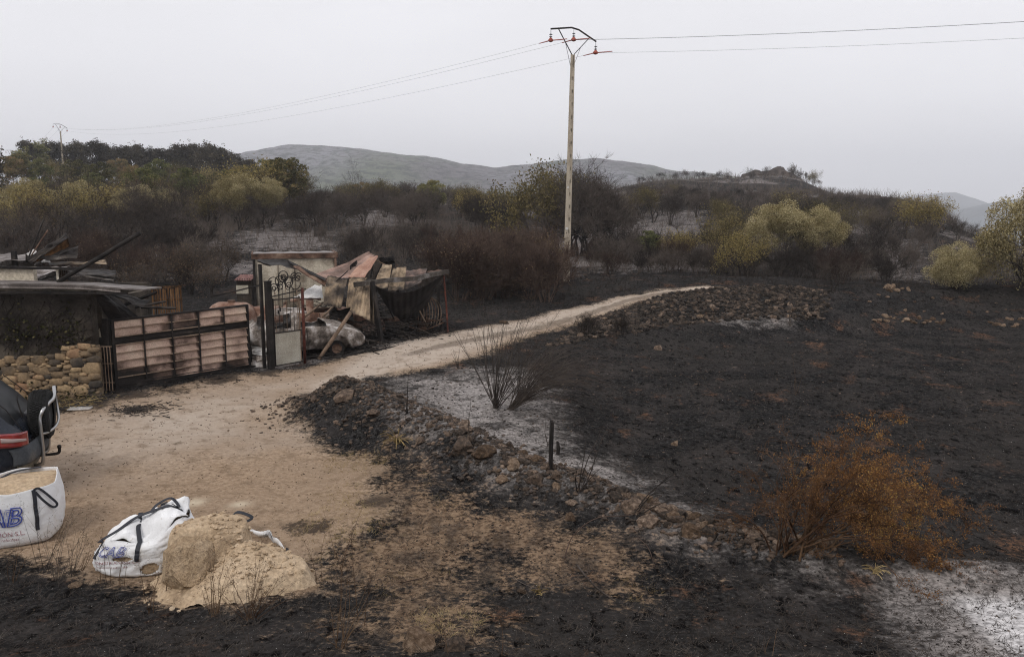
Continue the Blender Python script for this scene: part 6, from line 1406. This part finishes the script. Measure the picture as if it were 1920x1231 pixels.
# top cloth of bag 2: crumpled cover with ridge rising to a peak at right back
def top2(u, v):
    th = u * 2 * math.pi; e = f2(th, 1.0); c = Vector((.10, .10, .60)); p = e.lerp(c, v)
    pk = math.exp(-((p.x - .42) ** 2 + (p.y - .32) ** 2) / .05) * .15
    p.z += pk * (1 - .3 * v) + .045 * float(fbm(p.x * 5, p.y * 5, 1, 4, 3)) * 2 - .10 * math.exp(-((p.x - .08) ** 2 + (p.y + .18) ** 2) / .012) + .05 * math.sin(3.1 * v)
    return p
MB().grid(top2, 128, 18, .005).build('cover', M_BAG, b2, True)
lettering('CAB', .17, f2, TF - .70, .62, .50, .55, M_BLUE, 'lettering', b2, .3, .0035, .016)
lettering('CONSTRUCCIÓN S.L.', .055, f2, TF - .76, .40, .56, .55, M_REDP, 'lettering', b2, 0, off=.014)
lettering('construcción y reformas', .04, f2, TF - .76, .30, .56, .55, M_REDP, 'lettering', b2, .1, off=.014)
def on2(x, y, dz=.015):
    best = min((top2(i / 60, j / 12) for i in range(60) for j in range(13)), key=lambda p: (p.x - x) ** 2 + (p.y - y) ** 2); return Vector((x, y, best.z + dz))
th_s = TF + .16; vs = np.linspace(1.0, .45, 8)
ribbon([on2(-.0, .02, .03), on2(.03, -.15, .03)] + [f2(th_s, v) + nrm_at(f2, th_s, v) * .016 for v in vs], .05, [Vector((0, 0, 1))] * 2 + [nrm_at(f2, th_s, v) for v in vs], M_STRAP, 'strap', b2)
ribbon(catm([f2(TF - .80, .55) + Vector((-.015, -.02, 0)), f2(TF - .80, .98) + Vector((0, 0, .015)), on2(-.36, -.28, .02), on2(-.18, -.22, .03), on2(-.02, -.1, .03), on2(.16, -.02, .03), on2(.34, .02, .03), on2(.46, .12, .03)]), .045, (0, -.2, 1), M_STRAP, 'strap', b2)
ribbon(catm([on2(.14, .0, .03), on2(.16, .14, .06), on2(.30, .20, .08), on2(.42, .12, .07), on2(.38, .02, .05)]), .035, (0, -.3, 1), M_STRAP, 'strap', b2)
ribbon(catm([on2(.12, .38, .02), on2(.16, .30, .03), on2(.22, .22, .03)]), .05, (0, -.2, 1), M_STRAP, 'strap', b2)
# ------------------------------------------------------------------ sand heap
sc0 = gp(430, 1075); hp_ = empty('sand_heap', (sc0.x, sc0.y, sc0.z), 0, 'spilled heap of damp beige sand with a big broken-off block', 'sand heap')
def w2l(px, py): g = gp(px, py); return g.x - sc0.x, g.y - sc0.y
bx_, by_ = w2l(392, 1078); cx_, cy_ = w2l(458, 1092)
BASE = [w2l(*p) for p in [(315,1062),(278,1092),(285,1110),(272,1128),(330,1143),(370,1147),(400,1130),(425,1143),(455,1138),(500,1118),(545,1108),(600,1095),(588,1075),(560,1066),(535,1050),(490,1030),(440,1022),(360,1030)]]
gx_, gy_ = np.meshgrid(np.linspace(-1.25, 1.25, 170), np.linspace(-1.0, 1.25, 150))
sd_ = sdist(gx_, gy_, BASE) + .10 * fbm(gx_, gy_, .25, 4, 2)
cone = np.clip(.44 - .46 * np.hypot((gx_ - cx_) / 1.25, gy_ - cy_ - .1), 0, 1)
th_ = np.arctan2(gy_ - by_ - .1, gx_ - bx_); bd = (np.abs((gx_ - bx_ + .02) / .44) ** 2.6 + np.abs((gy_ - by_ - .12) / .42) ** 2.6) ** (1 / 2.6) + .10 * fbm(gx_, gy_, .3, 4, 8)
blk = np.clip((1.22 - bd) / .28, 0, 1); blk = blk * blk * (3 - 2 * blk) * (.52 + .10 * np.clip(1 - bd, 0, 1) + .22 * (gx_ - bx_) * 0)
blk = blk * (1 - .85 * np.clip(-(gy_ - by_ + .02) / .25, 0, 1) * (gx_ < bx_ + .18))
zz = np.maximum(np.maximum(cone, blk), .05 + .10 * np.clip(sd_, 0, 1)) + .05 * fbm(gx_, gy_, .35, 5, 1) + .016 * fbm(gx_, gy_, .06, 3, 6)
edge = np.clip(sd_ / .14, 0, 1) ** .7; zz = zz * edge - .05 * (1 - edge)
base = H(gx_ + sc0.x, gy_ + sc0.y) - sc0.z; zz = zz + base
ii = np.arange(149 * 170).reshape(149, 170)[:, :-1]; F = np.stack([ii, ii + 1, ii + 171, ii + 170], -1).reshape(-1, 4)
keep = (sd_.ravel()[F].max(1) > -.02); Fk = F[keep]; u_, inv = np.unique(Fk, return_inverse=True)
link('heap', raw_mesh('heap', np.stack([gx_, gy_, zz], -1).reshape(-1, 3)[u_], inv.reshape(-1, 4), {'tone': (.12 * fbm(gx_, gy_, .5, 3, 5)).ravel()[u_]}, True), M_SAND, hp_)
def cube_lump():
    bm = bmesh.new(); bmesh.ops.create_cube(bm, size=1.9); bmesh.ops.subdivide_edges(bm, edges=bm.edges, cuts=28, use_grid_fill=True)
    for v in bm.verts:
        for n, d in [(Vector((1, .2, 1)).normalized(), .92), (Vector((-1, -.1, .9)).normalized(), .98), (Vector((.9, -.3, -1)).normalized(), .9), (Vector((-.8, 0, -1)).normalized(), 1.0), (Vector((.1, -1, .9)).normalized(), .95), (Vector((1, -1, 0)).normalized(), .95)]:
            k = v.co.dot(n)
            if k > d: v.co -= n * (k - d)
        v.co = v.co.lerp(v.co.normalized() * .98, .22)
    me = bpy.data.meshes.new('sand_block'); bm.to_mesh(me); bm.free(); me.attributes.new('tone', 'FLOAT', 'POINT'); return me
me = cube_lump(); n_ = np.empty(len(me.vertices) * 3, np.float32); me.vertices.foreach_get('co', n_); n_ = n_.reshape(-1, 3)
n_ *= 1 + .13 * fbm(n_[:, 0] * 2 + n_[:, 2], n_[:, 1] * 2 + n_[:, 2] * .7, 1, 5, 4)[:, None]; me.vertices.foreach_set('co', n_.ravel()); me.update(); me.name = 'sand_block'; me.attributes['tone'].data.foreach_set('value', np.full(len(me.vertices), .02, np.float32))
bp = at(357, 1056, w2l(350, 1100)[1] + sc0.y - .12); M_SANDB = patina('caked_sand', [(.2, (.24, .165, .10)), (.45, (.42, .305, .195)), (.75, (.53, .405, .28))], .8, .97, 0, None, .9, .1, 5)
o = link('sand_block', me, M_SANDB, None, bp, (R(-30), R(14), R(34))); o.scale = (.27, .22, .31)
tag(o, 'big squarish block of caked sand leaning against the heap', 'sand block')
def clods():
    n = 500; a = rng.normal(size=(n, 2)) * [.55, .38] + [.0, -.30]; X = a[:, 0] + sc0.x; Y = a[:, 1] + sc0.y
    m_ = sdist(a[:, 0], a[:, 1], BASE) > -.07; X, Y = X[m_], Y[m_]; j = np.clip(((a[m_, 0] + 1.25) / 2.5 * 169).astype(int), 0, 169); i = np.clip(((a[m_, 1] + 1.0) / 2.25 * 149).astype(int), 0, 149)
    o = chips('sand_crumbs', X, Y, rng.uniform(.006, .03, len(X)), M_SAND, 'crumbled sand clods spilled around the heap', 2); dz = zz[i, j] - base[i, j]
    c = np.empty(len(o.data.vertices) * 3, np.float32); o.data.vertices.foreach_get('co', c); c = c.reshape(-1, 3); c[:, 2] += np.repeat(np.maximum(dz, 0), len(c) // len(dz)); o.data.vertices.foreach_set('co', c.ravel())
clods()
# remains of the third bag
b3 = empty('torn_bag', gp(500, 1010), 0, 'torn white bag rim curving round the right side of the sand heap', 'torn bag'); q3 = [gp(440, 1000), gp(470, 1003), gp(505, 1012), gp(528, 1030), gp(535, 1052), gp(529, 1060)]
q3 = catm([p - b3.location for p in q3], 8)
m = MB(); m.grid(lambda u, v: q3[min(int(u * (len(q3) - 1)), len(q3) - 1)] + Vector((.03 * math.sin(u * 20) * v - .02, -.05 * math.sin(v * 2.5), .02 + (.13 - .03 * u) * v * math.sin(max(.12, u) * 2.7) + .02 * math.sin(u * 34))), len(q3) * 2 - 2, 6, .006); m.build('rim', M_BAG, b3, True)
ribbon(catm([q3[0] + Vector((-.05, .05, .22)), q3[3] + Vector((0, 0, .30)), q3[8] + Vector((.03, 0, .24)), q3[5] + Vector((.02, -.03, .17))]), .045, (0, -.4, 1), M_STRAP, 'strap', b3)
ribbon([q3[-9] + Vector((.03, 0, .17)), q3[-6] + Vector((.05, 0, .10)), q3[-5] + Vector((.06, 0, .02))], .05, (1, -.2, .3), M_STRAP, 'strap', b3)
# ------------------------------------------------------------------ small things
g = gp(1033, 882); m = MB(); m.box((0, 0, .38), (.055, .055, .80), (R(1), R(1), R(20))); m.box((0, 0, .785), (.045, .045, .03)); tag(m.build('fence_post', M_BLACK, None, loc=g, bevel=.006), 'thin upright charred post standing in the ash by the stone line', 'post')
g = gp(1046, 852); m = MB(); m.tube([(0, 0, 0), (.01, 0, .12), (-.01, 0, .24)], [.03, .035, .02], 7); tag(m.build('charred_stump', BK, None, loc=g), 'short burnt stump just behind the thin charred post', 'stump')
g = gp(150, 769); gr = empty('floor_grating', (g.x, g.y, g.z + .02), R(9), 'pale metal grating lying on the ground by the stone wall', 'grating')
m = MB()
for y in (-.08, .08): m.box((0, y, .02), (.46, .012, .03))
for i in range(16): m.box((-.22 + i * .0293, 0, .02), (.008, .15, .025))
m.build('bars', M_WHITE, gr); MB().box((-.30, -.01, .015), (.14, .14, .02)).build('plate', M_BLACK, gr)
g = gp(255, 768); debris('ash_pile', [((g.x - .25, g.y), (g.x + .25, g.y + .03))], 10, (.1, .2), .01, M_BLACK, 'dark burnt patch of scraps on the yard before the gate', .02)
nn_ = 420; X = g.x + rng.normal(size=nn_) * .17; Y = g.y + rng.normal(size=nn_) * .13; chips('ash_pile', X, Y, rng.uniform(.006, .022, nn_), BK, 'black cinders of a burnt patch on the yard before the gate', 1)
g = gp(110, 1090)
for i, (px, py, sx_) in enumerate([(325, 1092, .10), (140, 1098, .09), (980, 1110, .09)]):
    g = gp(px, py); o = stone(g.x, g.y, sx_, random.choice(RMHP), ['flat pale sand clod at the left edge of the heap', 'flat pale clod under the slumped bag corner', 'flat ochre clod on the burnt verge'][i], None, squash=.35)
# yellow burnt tuft on the stone line
def tuft(px, py, n, h, r, mat_, label, sp=.5):
    g = gp(px, py); P0, P1 = [], []
    for i in range(n):
        d = Vector((random.gauss(0, sp), random.gauss(0, sp), 1)).normalized(); L_ = random.uniform(.6, 1) * h; a = Vector((random.gauss(0, .02), random.gauss(0, .02), 0)); p = a
        for k in range(5): q_ = p + d * L_ / 5; P0.append(tuple(p)); P1.append(tuple(q_)); p = q_; d = (d - Vector((0, 0, .42))).normalized()
    Vv, F = segs_mesh(P0, P1, np.full(len(P0), r), np.full(len(P0), r * .8), 3); return tag(link('grass_tuft', raw_mesh('grass_tuft', Vv, F), mat_, None, g), label, 'grass tuft')
tuft(745, 832, 26, .42, .007, STRAW, 'yellow drooping grass tuft on the stone line')
tuft(1640, 1075, 20, .2, .004, STRAW, 'small dry tuft below the orange bush')
tuft(1010, 1112, 16, .12, .004, STRAW, 'tiny straw tuft on the burnt verge')
# canes and weeds
def canes(px, py, n, h, lean_, r, mat_, label, name='burnt_canes', kids=3, curv=.10, cat='burnt plant', leaf=None, nl=0, ls=.012, side=0.0, up=.0):
    g = gp(px, py); seg = []; tips = []
    for i in range(n):
        d = np.array([random.gauss(side, lean_), random.gauss(0, lean_), 1.0]); d /= np.linalg.norm(d); L_ = h * random.uniform(.5, 1.0); p = np.array([random.gauss(0, .03), random.gauss(0, .03), -.02]); K = 9
        for k in range(K):
            d = d + np.array([random.gauss(0, .06) + side * .05, random.gauss(0, .06), -curv * .6 * k / K + up]); d /= np.linalg.norm(d); q_ = p + d * L_ / K; ra = r * (1 - .8 * k / K); seg.append((*p, *q_, ra, ra * .9))
            if k > 2 and random.random() < kids / 6:
                e = d + np.array([random.gauss(0, .5), random.gauss(0, .5), random.gauss(.1, .3)]); e /= np.linalg.norm(e); p2 = q_; 
                for kk in range(4): p3 = p2 + e * L_ * .06 * random.uniform(.6, 1.3); seg.append((*p2, *p3, ra * .5, ra * .4)); p2 = p3; e = e + np.array([random.gauss(0, .2), random.gauss(0, .2), random.gauss(0, .15)]); e /= np.linalg.norm(e); tips.append(p2)
            p = q_
        tips.append(p)
    A = np.array(seg); Vv, F = segs_mesh(A[:, :3], A[:, 3:6], A[:, 6], A[:, 7], 4)
    if leaf is None: return tag(link(name, raw_mesh(name, Vv, F), mat_, None, g), label, cat)
    root = empty(name, g, 0, label, cat); link('stalk_clump', raw_mesh('stalk_clump', Vv, F), mat_, root); T = np.array(tips); C = T[rng.integers(0, len(T), nl)] + rng.normal(size=(nl, 3)) * .012
    Vv, F = leaves_mesh(C, rng.uniform(.5, 1.2, nl) * ls); link('foliage', raw_mesh('foliage', Vv, F, {'tone': np.repeat(rng.random(nl), 4)}), leaf, root); return root
canes(930, 765, 46, 2.8, .30, .008, BK, 'tall black burnt shrub rising from the white ash', kids=3, side=.10, up=.02)
canes(955, 768, 70, 2.8, .36, .006, TW, 'low arching burnt twigs sweeping right of the black burnt shrub', kids=5, side=.75, curv=.35, up=-.03)
canes(975, 750, 80, 2.0, .5, .0055, TW, 'fine burnt twigs behind the arching ones', kids=4, side=.5, curv=.25)
canes(762, 778, 2, .95, .08, .012, BK, 'single crooked black stem on the stone mound', kids=1, side=.0)
canes(880, 836, 5, .85, .35, .007, BK, 'forked burnt sapling by the upright dark boulder', kids=3, side=.25)
canes(1085, 922, 6, 1.15, .16, .010, BK, 'bundle of slanting burnt canes right of the thin post', kids=1, side=.33)
canes(1030, 838, 4, .55, .15, .006, TW, 'small upright burnt stems left of the thin post', kids=1)
canes(1190, 962, 5, .95, .3, .009, BK, 'burnt canes leaning over the large rounded boulder', kids=2, side=.9, curv=.3)
canes(860, 690, 4, .9, .3, .008, BK, 'thin forked burnt sapling at the track edge', kids=1)
canes(1040, 935, 3, .3, .1, .004, TW, 'tiny burnt stem in the pale ash under the post', kids=1)
canes(1490, 740, 3, 1.1, .1, .004, STEM, 'thin orange-brown stems in the open field', kids=1)
canes(1190, 628, 9, 1.2, .15, .007, TW, 'upright burnt twigs on the left part of the rubble bank', kids=3)
canes(1100, 632, 9, 1.0, .18, .007, TW, 'burnt twigs beside the brown earth at the track edge', kids=3)
canes(1150, 645, 8, .9, .18, .007, TW, 'burnt twigs low on the rubble bank', kids=3)
canes(1480, 612, 12, 1.5, .2, .008, TW, 'grey burnt twigs above the white ash at the bank foot', kids=3)
canes(1440, 1225, 3, .3, .3, .003, STEM, 'short dry stems near the bottom edge', kids=1)
for i, (px, py, n, h, s, lb) in enumerate([(648, 1075, 2, 1.35, .03, 'tallest single brown stem right of the sand heap'), (672, 1165, 2, 1.1, -.05, 'thin brown stem low between heap and verge'), (600, 1090, 2, .75, .25, 'slanting thin stem at the right tip of the sand heap'), (640, 1215, 12, .75, .12, 'bundle of fine dry stems at the bottom edge'),
    (405, 1150, 12, .72, .22, 'dry weed standing in front of the sand heap, left one'), (470, 1160, 26, .72, .25, 'dense dry weed standing in front of the sand heap, right one'), (80, 1075, 5, .9, .05, 'dry weed in front of the AB bag'), (110, 1085, 9, 1.05, .35, 'large dark dry weed between the two bags'), (135, 1080, 7, .9, .5, 'leaning dry weed just right of the large dark one'),
    (200, 1095, 3, .85, .0, 'thin upright weed at the left corner of the slumped bag'), (228, 1100, 3, .8, .05, 'thin upright weed in front of the slumped bag'), (285, 1150, 3, .8, .2, 'thin weed below the slumped bag'), (468, 1228, 2, 1.1, .0, 'single black stem at the bottom edge below the heap'), (25, 1090, 4, .6, .1, 'small weed at the lower left edge'), (310, 1120, 3, .7, .25, 'weed at the left foot of the sand block'), (150, 1070, 4, .5, .6, 'low sprawling weed left of the slumped bag'),
    (845, 1225, 1, .5, .0, 'single thin stem at the bottom right of the small grey rock'), (940, 1228, 1, .4, .05, 'short thin stem at the bottom edge centre')]):
    canes(px, py, n, h, .10 + .012 * n, .0035, TW if i in (7, 8, 12, 6) else STEM, lb, 'dry_weed', kids=3 if n > 1 else 1.5, side=s * .5, cat='dry weed', leaf=LF_BRN, nl=50 + 25 * n, ls=.007, curv=.03)
def arc_branch(pts, r, mat_, label):
    P = [gp(px, py) + Vector((0, 0, dz)) for px, py, dz in pts]; c = P[0].copy(); m = MB(); Q = catm([p - c for p in P], 8); m.tube(Q, [r * (1 - .6 * i / len(Q)) for i in range(len(Q))], 6); return tag(m.build('bent_branch', mat_, None, True, c), label, 'branch')
arc_branch([(1058, 1050, .02), (1075, 1020, .12), (1120, 1000, .22), (1190, 990, .2), (1240, 960, .25)], .008, TWR, 'thin arched branch curving up to the stone line')
arc_branch([(1082, 1062, .02), (1110, 1098, .03), (1152, 1130, .02)], .014, BK, 'straight charred stick lying on the burnt verge')
arc_branch([(1195, 1010, .02), (1215, 1035, .06), (1228, 1068, .02)], .006, TWR, 'short curved twig right of the arched branch')
arc_branch([(960, 1085, .02), (1010, 1110, .05), (1090, 1100, .08), (1105, 1060, .02)], .004, TW, 'hair-thin looping twig on the burnt verge')
arc_branch([(755, 1095, .02), (800, 1085, .04), (790, 1065, .03)], .005, TWR, 'thin curl of vine on the reddish verge')
arc_branch([(1275, 700, .02), (1335, 760, .3), (1320, 790, .02)], .004, TWR, 'thin looping vine in the field')
# ------------------------------------------------------------------ the orange bush
def orange_bush():
    g = gp(1478, 1038); root = empty('orange_bush', g, 0, 'large rust-orange scorched bush arching to the right beside the stone line', 'bush'); rs = np.random.default_rng(77)
    seg = []; tips = []; twn = []
    def limb(p, d, L_, r, lev, side):
        K = [12, 8, 6, 5][lev]; droop = [.055, .06, .05, .04][lev]; acc = []
        for k in range(K):
            d = d + rs.normal(size=3) * [.07, .12, .16, .2][lev] + np.array([side * .022, 0, -droop * (k / K) * 2.6]); d /= np.linalg.norm(d); q_ = p + d * L_ / K
            if q_[2] < .06: q_[2] = .06; d[2] = abs(d[2]) * .2
            ra = r * (1 - .7 * k / K); seg.append((*p, *q_, ra, ra * .93, lev)); p = q_; acc.append((p, d.copy(), ra)); 
            if lev >= 2: tips.append(p)
        if lev < 3:
            for _ in range([9, 6, 4][lev]):
                pp_, pd, pr = acc[rs.integers(int(K * .25), K)]; e = pd + rs.normal(size=3) * .55; e /= np.linalg.norm(e)
                limb(pp_, e, L_ * rs.uniform(.22, .5), pr * .6, lev + 1, side)
    for i in range(26):
        u = i / 25; ang = -0.45 + 1.95 * u ** .8 + rs.normal() * .1; side = math.sin(ang)
        d = np.array([math.sin(ang) * .95, rs.normal() * .38, math.cos(ang) * .8 + .45]); d /= np.linalg.norm(d)
        L_ = (1.15 + .60 * np.clip(u * 1.3, 0, 1)) * rs.uniform(.7, 1.1)
        limb(np.array([rs.normal() * .12 + .1 * u, rs.normal() * .1, 0]), d, L_, rs.uniform(.009, .017), 0, side)
    A = np.array(seg); st = A[:, 8] < 1
    for nm, mk, mt, n in (('stems', st, STEM, 6), ('twigs', ~st, ORT, 3)):
        B = A[mk]; Vv, F = segs_mesh(B[:, :3], B[:, 3:6], np.maximum(B[:, 6], .0016), np.maximum(B[:, 7], .0014), n); link(nm, raw_mesh(nm, Vv, F), mt, root)
    T = np.array(tips); pr_ = np.clip((T[:, 0] + .3) / 1.5, .10, 1) ** 1.5; n = 32000; idx = rs.choice(len(T), n, p=pr_ / pr_.sum()); C = T[idx] + rs.normal(size=(n, 3)) * .017
    ct = fbm(C[:, 0] * 1.0, C[:, 2] * 1.0 + C[:, 1], .35, 3) * .8 + .45; Vv, F = leaves_mesh(C, rs.uniform(.5, 1.25, n) * .0098, asp=.7)
    link('leaves', raw_mesh('leaves', Vv, F, {'tone': np.repeat(ct * .6 + rs.random(n) * .4, 4)}), LF_ORG, root)
ORT = bark_mat('orange_brown_twigs', (.035, .02, .013), (.085, .046, .026), (.18, .105, .058), .2)
LF_ORG = leaf_mat('scorched_orange_leaves', [(.0, (.05, .025, .013)), (.3, (.15, .072, .030)), (.55, (.29, .145, .05)), (.78, (.35, .235, .075)), (1, (.28, .28, .09))])
orange_bush()
